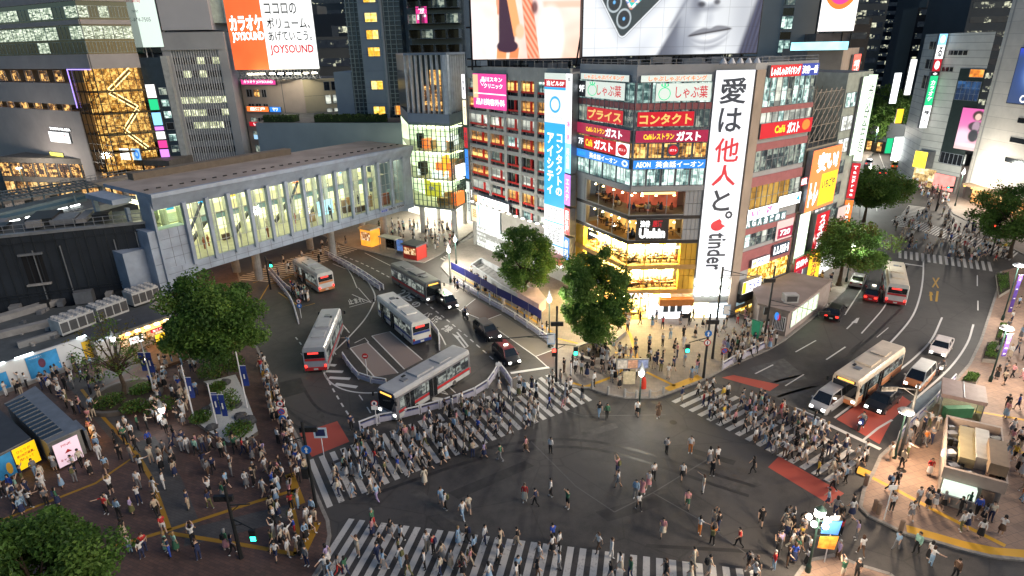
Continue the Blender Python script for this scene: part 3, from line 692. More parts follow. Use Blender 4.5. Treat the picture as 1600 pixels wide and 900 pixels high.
def room(name,f,s0,s1,z0,z1,wall,ceil,nfur,seed,depth=3.7,lamps=True):
 r=random.Random(seed); mb=MB()
 f.quad(mb,s0,s1,z0,z1,-depth+0.05,wall)
 f.box(mb,s0,s1,z0,z0+0.03,-depth,-0.1,FLOORW if lamps else M('polished_gold_floor',(0.72,0.5,0.22),0.35))
 for k in range(nfur):
  a=r.uniform(s0+0.3,s1 - 1.0); d=-r.uniform(0.3,max(0.4,depth - 1.3)); w=r.uniform(0.5,1.0)
  f.box(mb,a,a+w,z0+0.66,z0+0.74,d - 0.6,d,FURL); f.box(mb,a+w/2 - 0.06,a+w/2+0.06,z0+0.03,z0+0.66,d - 0.35,d - 0.25,FURN)
  for q in (-0.45,w+0.1):
   f.box(mb,a+q,a+q+0.36,z0+0.38,z0+0.45,d - 0.5,d - 0.12,FURN); f.box(mb,a+q,a+q+0.36,z0+0.45,z0+0.9,d - 0.54,d - 0.48,FURN)
   if r.random() < 0.55:
    p=f.pt(a+q+0.18,z0+0.45,d - 0.3); m_=r.choice((BLACK,M('cream_shirt',(0.6,0.55,0.48)),M('navy_shirt',(0.03,0.04,0.1)),M('rust_shirt',(0.35,0.1,0.05))))
    mb.lathe(p,[(0.17,0),(0.2,0.3),(0.16,0.5),(0.06,0.55)],m_,7); mb.lathe(p+Vector((0,0,0.55)),[(0.05,0),(0.1,0.07),(0.1,0.17),(0.04,0.23)],M('dark_hair',(0.02,0.015,0.012)),7)
 mb.build('furniture',bldA)
 mb=MB()
 n=max(2,int((s1 - s0)/1.6))
 for k in range(n):
  a=s0+(s1 - s0)*(k+0.5)/n
  if lamps:
   for dd in (-1.0,-2.6): mb.lathe(f.pt(a+r.uniform(-.3,.3),z1 - 0.75,dd),[(0.05,0.16),(0.16,0.0)],ceil,8)
  else: f.box(mb,a - 0.5,a+0.5,z1 - 0.32,z1 - 0.27,-depth+0.6,-0.4,ceil)
 mb.build('room_lamp',bldA)
for (ya,yb,wall,ceil,nf,lm,dp_) in ((336,299,DIMIN,LAMPW,7,True,3.2),(375,342,ORIN,LAMPW,8,True,3.2),(414,380,GOLDIN,GOLDCEIL,12,False,2.3),(452,420,GOLDIN,GOLDCEIL,14,False,2.3),(497,464,GOLDIN,GOLDCEIL,6,False,2.6)):
 z0=zf(ya)+0.05 if ya < 490 else 0.13; z1=zf(yb)
 room('room',F2,0.3,s_end,z0,z1,wall,ceil,nf,ya,dp_,lm); room('room',F1,2.0,F1.L - 0.3,z0,z1,wall,ceil,nf,ya+1,dp_,lm)
 for f,a,b in ((F1,1.95,F1.L - 0.04),(F2,0.04,s_end - 0.03)):
  if ya > 490 and f is F2: b=F2.s_(1012,480)
  f.win(bldA,a,b,z0+0.05,z1 - 0.05,CLEAR,STEEL if ya < 380 else GOLDW,nm=2,d=0.03,name='window')
# shop fronts on the ground floor
poster1=E('poster_panel',(0.9,0.92,0.94),1.8,var=0.25,scale=2.5)
sA,sB,sC=F2.s_(1030,480),F2.s_(1063,480),F2.L
mb=MB(); zc=zf(470)
F2.box(mb,F2.s_(1013,480),F2.s_(1030,480) - 0.05,0.12,zc,-0.8,0.05,eW); mb.build('lit_column',bldA)
mb=MB(); F2.box(mb,sA,sB - 0.1,0.13,zf(474),-0.5,0.04,poster1)
for k in range(3): F2.box(mb,sA+0.5+k*0.85,sA+1.15+k*0.85,1.0,1.9,0.045,0.07,M('poster_photo_block',(0.10,0.14,0.18),0.4))
mb.build('shop_window',bldA)
mb=MB(); F2.box(mb,sB,sC - 0.1,0.13,zf(474),-0.5,0.04,E('white_shutter_panel',(0.86,0.9,0.98),1.9)); F2.box(mb,sB,sC - 0.1,0.13,0.75,0.045,0.08,DARKMETAL); mb.build('shop_window',bldA)
mb=MB(); F2.box(mb,sA - 0.2,sC,zf(474),zf(464),0.0,0.9,M('orange_awning',(0.55,0.20,0.05),0.6)); mb.build('awning',bldA)
# lit lamps and shop below the banner
mb=MB(); zb,zt_=FT.z(1110,470),FT.z(1110,433)
FT.box(mb,0,FT.L,zb,zt_,0.003,0.06,M('pale_metal_panel',(0.5,0.52,0.52),0.35,0.4)); mb.build('banner_base_panel',bldA)
mb=MB()
for r_ in range(2):
 for k in range(4): FT.box(mb,FT.L*(k+0.2)/4,FT.L*(k+0.85)/4,zb+0.9+r_*1.3,zb+1.5+r_*1.3,0.1,0.45,E('flood_lamp',(0.96,1,0.94),9.0))
mb.build('flood_lamp',bldA)
mb=MB(); FT.box(mb,0.1,FT.L/2 - 0.1,0.14,FT.z(1096,473),0.003,0.05,E('yellowish_shop_window',(1,0.85,0.45),2.6,var=0.4,scale=1.2)); FT.box(mb,FT.L/2,FT.L,0.14,FT.z(1122,474),0.003,0.05,E('white_shop_window',(0.85,0.95,1),2.8,var=0.5,scale=2.4)); mb.build('shop_window',bldA)
# window bands of the upper floors
for f,n in ((F1,4),(F2,5)):
 for (ya,yb,mt) in ((160,129,OFFC),(199,172,OFFD),(246,224,WARMR),(289,264,OFFC)):
  z0,z1=zf(ya),zf(yb)
  for k in range(n):
   a=f.L*k/n+0.08; b=f.L*(k+1)/n - 0.08
   f.win(bldA,a+0.05,b - 0.05,z0,z1,mt,STEEL,nm=1,nh=0,fw=0.05)
mb=MB()
for f in (F1,F2):
 f.box(mb,0,f.L,zf(171),zf(161),0.012,0.14,PINKB); f.box(mb,0,f.L,zf(298),zf(290),0.012,0.2,WALLG)
 for k in range(12): f.box(mb,f.L*k/12 - 0.03,f.L*k/12+0.03,zf(290),ZT - 0.5,0.13,0.19,STEEL)
mb.build('spandrel',bldA)
# right flank
z4=lambda y: F4.z(1230,y)
bands4=[(163,118,OFFC),(209,172,BLIND),(258,228,OFFD),(315,280,ORNB),(366,348,OFFD)]
nW=9
for (ya,yb,mt) in bands4:
 for k in range(nW):
  a=1.9+(F4.L - 2.0)*k/nW; b=1.9+(F4.L - 2.0)*(k+1)/nW
  F4.win(bldA,a+0.06,b - 0.06,z4(ya),z4(yb),mt if rnd.random() < 0.7 else rnd.choice((OFFD,BLIND,OFFC)),STEEL,nh=1,fw=0.05)
mb=MB()
for ya,yb in ((172,164),(228,217),(280,266),(398,372),(348,336)):
 F4.box(mb,1.7,F4.L,z4(ya),z4(yb),0.012,0.14,PINKB)
mb.build('spandrel',bldA)
mb=MB(); za=z4(452); F4.box(mb,2.0,F4.L - 0.1,0.15,za,0.004,0.05,LIT('warm_shop_shelves',(0.10,0.03,0.0),(0.9,0.45,0.03),(1,0.85,0.3),1.4,3.0,sample=True)); mb.build('shop_window',bldA)
mb=MB(); F4.box(mb,3.6,F4.L - 0.1,z4(424),z4(390),0.004,0.05,LIT('warm_shop_shelves',(0.1,0.03,0),(0.9,0.45,0.03),(1,0.85,0.3),1.4,3.0,sample=True)); mb.build('shop_window',bldA)
mb=MB(); F4.box(mb,1.7,F4.L+0.3,z4(440),z4(426),0.05,0.7,M('charcoal_canopy',(0.05,0.05,0.055),0.5)); mb.build('canopy',bldA)
mb=MB()
for k in range(3): F4.box(mb,1.9+k*0.62,2.35+k*0.62,z4(446),z4(424),0.05,0.12,E('poster_cool_grey',(0.3,0.42,0.45),0.6))
mb.build('poster_panel',bldA)
# ---- signs on the corner building
def frow(f,ya,yb): return zf(ya),zf(yb)
def fsign(nm,label,f,s0,s1,ya,yb,face,texts,cat='sign',**k):
 return f.sign(nm,label,s0,s1,zf(ya),zf(yb),face,texts=texts,cat=cat,**k)
fsign('restaurant_sign','orange hot pot buffet lettering on grey strip above the narrower corner face',F1,0.6,F1.L - 1.0,128,117,eSage,[('しゃぶしゃぶバイキング',0.5,0.5,0.82,0.7,eO,0.02)])
fsign('restaurant_sign','orange hot pot buffet lettering on grey strip beside the white banner',F2,0.4,F2.L - 0.3,128,117,eSage,[('しゃぶしゃぶバイキング',0.52,0.5,0.82,0.75,eO,0.02)])
w1=F1.L
fsign('vegetable_sign','pale sign with leafy vegetable face marked 9F',F1,0.1,w1*0.86,158,130,eSage,[('9F',0.09,0.5,0.12,0.45,eW,0.03),('しゃぶ葉',0.68,0.5,0.5,0.66,eR,0.01),('◯',0.33,0.45,0.2,0.7,eGreen,0.0),('ψ',0.33,0.85,0.12,0.25,eGreen,0.02)],d1=0.3,rects=((0,0.18,0,1,M('dark_sign_panel',(0.10,0.10,0.11))),))
fsign('vegetable_sign','wide pale sign with leafy vegetable face and red lettering beside the banner',F2,F2.L*0.25,F2.L*0.97,158,130,eSage,[('しゃぶ葉',0.65,0.5,0.58,0.68,eR,0.01),('◯',0.16,0.42,0.22,0.72,eGreen,0.0),('ψ',0.16,0.88,0.14,0.25,eGreen,0.02)],d1=0.3)
fsign('contact_lens_sign','red sign with gold katakana for prices on the narrower corner face',F1,w1*0.2,w1*0.85,197,174,eR,[('プライス',0.5,0.5,0.92,0.72,eGold,0.035)],d1=0.3)
fsign('contact_lens_sign','red sign with gold katakana for contact lenses on the wider corner face',F2,F2.L*0.03,F2.L*0.78,197,174,eR,[('コンタクト',0.5,0.5,0.92,0.72,eGold,0.035)],d1=0.3)
fsign('cafe_sign','maroon cafe restaurant strip with yellow and white lettering on narrower corner face',F1,0.0,w1 - 0.15,222,203,eMar,[('Caféレストラン',0.38,0.5,0.36,0.46,eY,0.03),('ガスト',0.72,0.5,0.3,0.75,eW,0.045)],d1=0.35)
fsign('cafe_sign','maroon cafe restaurant strip with yellow and white lettering beside the tall banner',F2,0.15,F2.L - 0.1,222,203,eMar,[('Caféレストラン',0.32,0.5,0.42,0.5,eY,0.03),('ガスト',0.73,0.5,0.34,0.78,eW,0.045)],d1=0.35)
fsign('cafe_sign','red cafe window sign marked 7F with a round logo at its end',F1,0.1,w1 - 0.3,247,225,eR,[('7F',0.08,0.5,0.1,0.5,eW,0.03),('Café',0.25,0.5,0.14,0.55,eY,0.03),('ガスト',0.53,0.5,0.36,0.72,eW,0.045),('●',0.88,0.5,0.17,0.85,eR,0.0),('ガスト',0.88,0.5,0.13,0.2,eW,0.03)],d1=0.25,rects=((0,0.15,0,1,eGrey),(0.77,1,0,1,eW)))
fsign('cafe_roundel','small round red cafe logo on grey square in the warm window row',F2,F2.L*0.46,F2.L*0.62,244,225,eGrey,[('●',0.5,0.5,0.8,0.8,eR,0.0),('ガスト',0.5,0.5,0.6,0.2,eW,0.03)],d1=0.2)
fsign('language_school_sign','blue english school strip with white kanji and round mark on narrower face',F1,0.0,w1 - 0.1,263,249,eB,[('AEON',0.12,0.5,0.16,0.5,eCy,0.03),('英会話イーオン',0.54,0.5,0.52,0.66,eW,0.015),('◎',0.93,0.5,0.1,0.7,eW,0.0)],d1=0.35)
fsign('language_school_sign','blue english school strip with white kanji on the wider corner face',F2,0.05,F2.L - 0.1,263,249,eB,[('AEON',0.14,0.5,0.2,0.6,eW,0.02),('英会話イーオン',0.64,0.5,0.66,0.7,eW,0.015)],d1=0.35)
o=fsign('pub_sign','glowing white script pub sign with red and white kanji above it',F2,F2.L*0.10,F2.L*0.56,374,340,M('charcoal_band',(0.05,0.05,0.05)),[('Uishin',0.5,0.33,0.8,0.45,eWs,0.05),('渋谷',0.27,0.76,0.3,0.3,eWs,0.03),('居酒',0.65,0.76,0.3,0.3,eR,0.03)],d0=0.2,d1=0.3)
fsign('thin_lit_sign','thin bright orange lit sign above the dim red restaurant window',F2,F2.L*0.18,F2.L*0.62,303,299,E('warm_strip_sign',(1,0.62,0.2),2.0),[])
fsign('cosmetics_sign','dark gold boutique sign with white capitals wrapping onto wider corner face',F2,0.1,F2.L*0.36,465,455,COPPER,[('ITANE',0.5,0.5,0.9,0.8,eWs,0.02)],d1=0.3)
fsign('cosmetics_sign','dark gold boutique sign with white capitals behind the round street tree',F1,w1*0.5,w1 - 0.1,465,455,COPPER,[("L'OCC",0.5,0.5,0.9,0.8,eWs,0.02)],d1=0.3)
for f,a,b,y,lab in ((F1,0.30,0.55,387,'white glowing name strip inside golden upper shop on the narrower face'),(F2,0.25,0.75,384,'white glowing name strip in golden upper shop window'),(F2,0.36,0.56,424,'small white glowing name strip in golden lower shop window')):
 fsign('shop_name_sign',lab,f,f.L*a,f.L*b,y+4,y,eWs,[],d0=0.06,d1=0.12)
# the tall banner
zb0,zb1=FT.z(1108,433),FT.z(1140,109)
mb=MB(); FT.box(mb,0.1,FT.L - 0.05,zb0,zb1,0.08,0.2,STEEL); FT.quad(mb,0.13,FT.L - 0.08,zb0+0.03,zb1 - 0.03,0.206,eBan)
ban=mb.build('tall_banner',None); tag(ban,'tall white vertical banner with grey and red kanji, a red flame and sideways wordmark','banner')
def bt(ch,ya,yb,wfrac,mt,bold=0.02):
 xm=lambda y: 1150 - (y - 108)*0.104
 z0,z1=FT.z(xm(yb),yb),FT.z(xm(ya),ya); FT.text(ch,FT.L/2,(z0+z1)/2,wfrac*FT.L,z1 - z0,mt,ban,0.22,bold)
bt('愛',121,162,0.66,eBanG); bt('は',168,206,0.58,eBanG,0.015); bt('他',215,253,0.62,eBanR,0.015); bt('人',257,290,0.62,eBanR,0.015); bt('と',296,329,0.46,eBanG,0.02)
FT.text('。',FT.L*0.74,FT.z(1137,335),0.9,0.95,eBanG,ban,0.22,0.02)
zfm=FT.z(1125,352); mbf=MB(); cx=FT.L*0.46
ang=[FT.pt(cx+0.75*math.cos(t)*(1.0),zfm+0.62*math.sin(t),0.22) for t in [math.radians(a) for a in range(20,360,20)]]+[FT.pt(cx+1.0,zfm - 0.05,0.22),FT.pt(cx+0.55,zfm+0.2,0.22),FT.pt(cx+0.25,zfm+0.85,0.22)]
mbf.poly(ang,eBanR); mbf.build('flame_emblem',ban)
z0,z1=FT.z(1105,421),FT.z(1118,363)
lettering('tinder',FT.pt(FT.L*0.52,(z0+z1)/2,0.22),(0,0,-1),FT.u,z1 - z0,FT.L*0.50,eBanG,ban,0.02)
mb=MB()
for k in range(5):
 a=FT.L*(k+0.5)/5; mb.tube(FT.pt(a,ZT+0.6,0.1),FT.pt(a,ZT+1.0,1.2),0.04,0.04,GREYMETAL,5); mb.lathe(FT.pt(a,ZT+0.75,1.25),[(0.42,0),(0.12,0.5)],WHITEM,8)
mb.build('banner_spotlight',bldA)
# flank signs (right of the banner)
def s4(nm,label,x0,x1,ya,yb,face,texts,xm=1230,cat='sign',**k):
 s0=F4.s_(x0,(ya+yb)/2); s1=F4.s_(x1,(ya+yb)/2)
 xm=(x0+x1)/2
 return F4.sign(nm,label,max(s0,0.2),s1,F4.z(xm,yb),F4.z(xm,ya),face,texts=texts,cat=cat,**k)
s4('karaoke_sign','red and violet lit buffet sign along the top of the flank',1199,1274,100,119,eR,[('しゃぶしゃぶバイキング',0.31,0.5,0.58,0.7,eWs,0.03),('渋谷一番',0.81,0.5,0.34,0.7,eW,0.03)],rects=((0.63,1,0,1,eDkBlue),),d1=0.4)
s4('cafe_sign','red flank cafe sign with yellow and white lettering and an orange fruit mark',1184,1263,188,211,eR,[('Café',0.36,0.5,0.2,0.5,eY,0.03),('ガスト',0.62,0.5,0.24,0.75,eW,0.045),('●',0.87,0.55,0.16,0.7,eO,0)],d1=0.4)
s4('clinic_sign','white lit flank strip with pink boxed kanji',1165,1212,322,338,eWs,[('駅前',0.25,0.5,0.3,0.75,ePink,0.03),('医',0.7,0.5,0.2,0.75,ePink,0.03)],d1=0.35)
s4('clinic_sign','white lit flank strip ending in a small blue cross',1213,1246,303,320,eWs,[('14',0.84,0.5,0.25,0.8,eCy,0.03)],d1=0.35)
for k,ch in enumerate('AGA治療歯科'):
 x0=1163+k*9.2
 s4('window_letter_sign','%s dark letter panel from the banner pier in the pale lettered flank window row' % ('first','second','third','fourth','fifth','sixth','last')[k],x0,x0+8,342 - k*2.0,357 - k*2.4,E('teal_panel',(0.08,0.2,0.22),0.6),[(ch,0.5,0.5,0.7,0.75,eW,0.03)],d1=0.16)
s4('clinic_poster','pale pink flank poster with dark red panel marked 720',1211,1236,343,372,E('pale_pink_sign',(0.75,0.5,0.48),0.7),[('720',0.55,0.35,0.6,0.3,eW,0.03)],rects=((0.12,1,0.08,0.6,eMar),),d1=0.2)
s4('shop_sign','upper yellow and white shop sign with dark lower strip on the flank',1170,1196,401,413,eW,[('●●',0.14,0.5,0.16,0.5,eY,0),('カメラ',0.6,0.5,0.6,0.7,eDkBlue,0.03)],d1=0.5)
s4('shop_sign','lower yellow and white shop sign above the charcoal canopy',1152,1180,434,452,eW,[('■',0.1,0.5,0.18,0.9,eY,0),('カメラ',0.6,0.5,0.6,0.6,eDkBlue,0.03)],d1=0.8)
s4('lit_letters_sign','blue white capital letters LUSH over dark flank window',1204,1228,379,396,E('night_blue_panel',(0.03,0.05,0.09),0.5),[('LUSH',0.5,0.5,0.9,0.7,eWs,0.03)],d1=0.4)
# vertical sign stack between the corner building and grey building
FB=Fac(K0+Vector((-0.75,1.45,0)) ,K0+Vector((0.35,-0.75,0)))
st=[(114,172,eW,'white',[('会',0.5,0.85,0.6,0.12,eGrey,0.02)]),(172,222,eW,'pale',[('酒\n場\n個\n室',0.5,0.5,0.5,0.8,ePink,0.02)]),(222,268,E('sign_sky',(0.25,0.62,1.0),1.1),'sky blue',[('英\n会\n話',0.5,0.5,0.5,0.7,eW,0.02)]),(270,318,eViolet,'violet pink',[('エ\nス\nテ',0.5,0.5,0.5,0.7,eW,0.02)]),(322,364,eR,'red',[('居\n酒\n屋',0.5,0.5,0.6,0.8,eW,0.02)]),(368,404,eB,'deep blue',[('歯\n科',0.5,0.5,0.6,0.8,eW,0.02)])]
for ya,yb,fm_,nm_,tx in st:
 FB.sign('vertical_neon_sign','%s lit box in the vertical sign stack between grey building and corner building' % nm_,0.35,1.85,FB.z(895,yb),FB.z(895,ya),fm_,texts=tx,d0=0.3,d1=1.2,group=None)
# ================================================================== grey building with red window frames
GP0,GP1=Vector((-6.6,102.0,0)),Vector((7.9,81.4,0))
FG=Fac(GP0,GP1)
GREYW=M('grey_grid_wall',(0.50,0.50,0.47),0.7,var=0.16,scale=0.7)
REDF=M('red_window_frame',(0.75,0.03,0.03),0.4,var=0.1)
zg=lambda y: FG.z(815,y)
bldG=thing('grid_fronted_building','grey grid fronted building with red framed windows beside the station','building',(0.6,94,0))
mb=MB(); dpt=0.4
mb.prism([GP0 - FG.n*dpt,GP1 - FG.n*dpt,GP1+Vector((4,10,0)),GP0+Vector((10,22,0))],0,29.0,GREYW,ROOFM)
xs=[FG.s_(x,200) for x in (738,763,789,812,837,862,887)]
xs[0]=0.0; xs[-1]=FG.L
for i,a in enumerate(xs): FG.box(mb,max(0,a - 0.35),min(FG.L,a+0.35),8.0 if i else 0.15,29.0,-dpt+0.003,0,GREYW)
zt,npitch=28.0,8; zlow=zg(352); ph=(zt - zlow)/npitch
for k in range(npitch+1):
 for a,b in zip(xs,xs[1:]): FG.box(mb,a+0.352,b - 0.352,zlow+k*ph - 0.28,zlow+k*ph+(0.28 if k < npitch else 1.0),-dpt+0.003,-0.03,GREYW)
FG.box(mb,0,FG.L,29.0,29.5,-0.3,0.0,GREYW)
mb.build('wall',bldG)
DKSP=M('dark_spandrel',(0.03,0.04,0.045),0.2)
for k in range(npitch):
 for j,(a,b) in enumerate(zip(xs,xs[1:])):
  if j == 5 and False: continue
  z0=zlow+k*ph+0.28; z1=z0+ph - 0.56; zm=z0+(z1 - z0)*0.30
  mt=rnd.choice((DKWIN,OFFD,WARMR,WARMR,WARMR,BLIND,BLIND,OFFC))
  m2=MB(); FG.quad(m2,a+0.36,b - 0.36,zm,z1,-dpt+0.03,mt); FG.quad(m2,a+0.36,b - 0.36,z0,zm - 0.12,-dpt+0.03,DKSP)
  FG.box(m2,a+0.36,b - 0.36,zm - 0.16,zm+0.10,-dpt+0.01,-dpt+0.3,REDF)
  c=a+(b - a)*0.66; FG.box(m2,c - 0.13,c+0.13,zm+0.10,z1,-dpt+0.01,-dpt+0.3,REDF)
  c=a+(b - a)*0.30; FG.box(m2,c - 0.04,c+0.04,z0,z1,-dpt+0.035,-dpt+0.12,STEEL)
  m2.build('window',bldG)
# bright shop level
mb=MB(); FG.quad(mb,0.6,FG.L*0.78,0.14,4.6,-dpt+0.05,SHOPW); mb.build('shop_window',bldG)
mb=MB(); FG.box(mb,0,FG.L,4.6,7.9,-dpt+0.01,0.3,M('pale_fascia',(0.36,0.35,0.32),0.5,var=0.12)); mb.build('fascia',bldG)
mb=MB(); FG.box(mb,FG.L*0.55,FG.L,3.4,4.5,0.31,1.6,M('pinkish_awning',(0.55,0.25,0.22),0.6)); mb.build('awning',bldG)
mb=MB()
for k in range(14): a=FG.L*(k+0.5)/14; FG.box(mb,a - 0.25,a+0.25,7.95,8.1,0.3,0.7,E('downlight_lamp',(1,0.97,0.85),3.5))
mb.build('downlight',bldG)
FG.sign('lit_shop_screen','large glaring white lit panel over the shop entrance under grey building',FG.s_(752,390),FG.s_(787,400),4.2,8.0,E('glaring_panel',(0.8,0.98,1),1.3,var=0.3,scale=0.5),d0=0.32,d1=0.6,texts=[('■',0.1,0.5,0.05,0.9,eCy,0)],cat='sign')
FG.sign('shop_fascia_sign','green and white shop name board left over the grey building entrance',FG.s_(752,360),FG.s_(800,375),8.2,9.5,eW,d0=0.2,d1=0.5,texts=[('プレミアム',0.5,0.5,0.8,0.6,eGreen,0.03)],cat='sign')
FG.sign('brown_board','small cream framed menu board at the grey building corner',FG.s_(741,352),FG.s_(751,360),4.7,7.4,E('cream_board',(0.9,0.75,0.45),0.9),d0=0.32,d1=0.45,texts=[('品',0.5,0.5,0.6,0.5,COPPER,0.02)],cat='sign')
# signs
FG.sign('clinic_billboard','magenta and pale pink beauty clinic billboard at the grey building top',FG.s_(742,145),FG.s_(794,145),zg(176),zg(117),ePink,d0=0.02,d1=0.3,texts=[('品川スキン',0.58,0.84,0.62,0.14,eW,0.03),('クリニック',0.62,0.66,0.55,0.14,eW,0.03),('品川美容外科',0.52,0.2,0.86,0.2,eW,0.03),('♡',0.30,0.74,0.14,0.18,eW,0.0)],rects=((0.02,0.98,0.42,0.45,eW),(0.0,0.16,0.3,0.97,E('pale_gold_sign',(0.85,0.62,0.35),0.7))),cat='billboard')
mb=MB(); eLb=E('sign_pale_box',(0.95,0.97,0.9),1.0)
FL=Fac(GP0+Vector((-0.5,0.8,0)),GP0+Vector((0.2,-0.2,0)))
for ya,yb,fm_,nm_,tx in ((116,155,eW,'white','案'),(157,196,E('sign_cream',(1,0.9,0.6),1.0),'cream','食'),(200,232,eR,'red','薬'),(234,280,eB,'blue banded','酒'),(284,345,eSage,'grey','館')):
 FL.sign('vertical_neon_sign','%s lit box on the edge nearest the glass station building' % nm_,0.05,1.15,FL.z(739,yb),FL.z(739,ya),fm_,texts=[('\n'.join([tx]*2),0.5,0.5,0.6,0.5,eGrey,0.02)],d0=0.2,d1=0.5)
sb0,sb1=FG.s_(853,260),FG.s_(886,260)
zE=lambda y: FG.z(869,y)
mb=MB(); FG.box(mb,sb0,sb1,zE(415),zE(114),0.05,0.3,STEEL)
d_=0.306
for ya,yb,mt in ((114,124,eSage),(124,136,eR),(136,140,eCy),(140,192,E('pale_banner_face',(0.80,0.82,0.84),0.8)),(192,322,eCy),(322,346,E('pale_banner_face',(1,1,1))),(346,348,eCy),(348,381,E('pale_banner_face',(1,1,1))),(381,383,eCy),(383,415,E('pale_banner_face',(1,1,1)))):
 FG.quad(mb,sb0+0.03,sb1 - 0.03,zE(yb),zE(ya),d_,mt)
eyeb=mb.build('contact_lens_banner',None); tag(eyeb,'tall cyan and white eye shop banner with vertical katakana on the grey building','banner')
ws=sb1 - sb0
def et(body,fx,ya,yb,w,mt,b=0.02,**k): FG.text(body,sb0+fx*ws,(zE(ya)+zE(yb))/2,w*ws,zE(ya) - zE(yb),mt,eyeb,d_+0.012,b,**k)
et('当ビル5F',0.5,126,134,0.8,eW,0.03); et('◯',0.5,150,176,0.5,eCy,0.06); et('eyecity',0.5,179,189,0.7,eSage,0.01)
et('コ\nン\nタ\nク\nト\nの',0.72,208,304,0.30,eW,0.03); et('ア\nイ\nシ\nテ\nィ',0.30,208,304,0.32,eW,0.035)
et('CONTACT\nLENS\nSPECIALISTS',0.5,325,343,0.75,eGrey,0.0); et('隠形眼鏡\n专卖店',0.5,352,376,0.75,eGrey,0.0); et('コンタクト\nレンズ',0.5,388,408,0.7,eBanR,0.0)
# ================================================================== roof equipment and the two giant screens
mb=MB(); r=random.Random(5)
for k in range(26):
 x,y=r.uniform(11,38),r.uniform(78,92); w,d,h=r.uniform(0.8,2.4),r.uniform(0.8,2),r.uniform(0.5,1.2)
 mb.box(x,x+w,y,y+d,ZT+0.01,ZT+h,r.choice((GREYMETAL,WALLD,DARKMETAL,CONC)))
mb.build('roof_unit',bldA)
mb=MB()
for f,a,b in ((F1,0,F1.L),(F2,0,F2.L),(FT,0,FT.L),(F4,0,F4.L)):
 for zz in (0.9,1.25): mb.tube(f.pt(a,ZT+zz,-0.15),f.pt(b,ZT+zz,-0.15),0.035,0.035,GREYMETAL,5)
 n=max(2,int((b - a)/1.2))
 for k in range(n+1): mb.tube(f.pt(a+(b - a)*k/n,ZT+0.65,-0.15),f.pt(a+(b - a)*k/n,ZT+1.25,-0.15),0.03,0.03,GREYMETAL,5)
mb.build('roof_railing',bldA)
mb=MB()
for k in range(14):
 a=FG.L*k/13; mb.tube(FG.pt(a,29.4,-0.2),FG.pt(a,30.5,-0.2),0.03,0.03,GREYMETAL,5)
mb.tube(FG.pt(0,30.45,-0.2),FG.pt(FG.L,30.45,-0.2),0.035,0.035,GREYMETAL,5)
for k in range(9): x=r.uniform(-2,9); mb.box(x,x+1.4,99 - x*0.6,100.5 - x*0.6,29.01,29.9,r.choice((GREYMETAL,CONC,WALLD)))
mb.build('roof_unit',bldG)
def ad_fashion(u,v):
 """warm faded street scene; a figure in dark shorts, bare arms, a second one in a red striped dress, a pale round coat"""
 b=np.stack([0.98+0*u,0.80 - 0.25*(1 - v)*u+0.05*np.sin(9*u),0.74 - 0.34*(1 - v)*u+0.05*np.sin(7*u+2)],-1)
 b=b*(1+0.07*(np.sin(u*23+np.sin(v*9)*2)*np.sin(v*17+u*5))[...,None])
 def blend(m,col):
  nonlocal b
  b=b*(1 - m[...,None])+np.array(col)*m[...,None]
 el=lambda cx,cy,rx,ry,s=0.15: 1 - ss(np.sqrt(((u - cx)/rx) ** 2+((v - cy)/ry) ** 2),1 - s,1+s)
 bar=lambda c,w,lo,hi,sl=0.0,tp=0.0: (1 - ss(np.abs(u - c - sl*(v - lo)),(w+tp*(v - lo))*0.82,(w+tp*(v - lo))))*ss(v,lo - .02,lo+.02)*(1 - ss(v,hi - .02,hi+.02))
 blend(0.8*el(0.05,0.85,0.12,0.1,.8),(0.95,0.55,0.30)); blend(bar(0.85,0.2,0.62,0.70,0,.1),(1,0.55,0.42)); blend(0.8*bar(0.9,0.12,0.72,0.95),(0.92,0.42,0.30)); blend(0.7*bar(0.70,0.05,0.74,0.98),(0.8,0.3,0.2))
 blend(el(0.19,0.18,0.06,0.28,0.4),(1,0.90,0.84)); blend(el(0.73,0.25,0.12,0.38,0.25),(1.0,0.95,0.90)); blend(0.5*el(0.76,0.2,0.06,0.3,.8),(1,0.82,0.7))
 blend(bar(0.27,0.05,0.0,0.14,0.05),(0.97,0.33,0.12)); blend(bar(0.385,0.045,0.0,0.14,0.1),(0.95,0.26,0.10))
 blend(bar(0.26,0.02,0.55,1.0,-0.05),(0.95,0.35,0.2)); blend(bar(0.325,0.085,0.10,0.95,0.0,-0.02),(0.05,0.02,0.04)); blend(el(0.33,0.16,0.10,0.08,.1),(0.05,0.02,0.04))
 blend(bar(0.43,0.042,0.28,1.0,-0.13),(0.98,0.40,0.16)); blend(el(0.45,0.34,0.04,0.09,.3),(0.98,0.55,0.35))
 sk=bar(0.575,0.062,0.0,1.0,-0.08,-0.012); blend(sk,(0.86,0.15,0.06)); blend(sk*(0.5+0.5*np.sin(u*150+v*62))*0.65,(1,0.66,0.46)); blend(0.9*el(0.585,0.63,0.03,0.08,0.5),(0.12,0.03,0.03))
 return b[...,0],b[...,1],b[...,2]
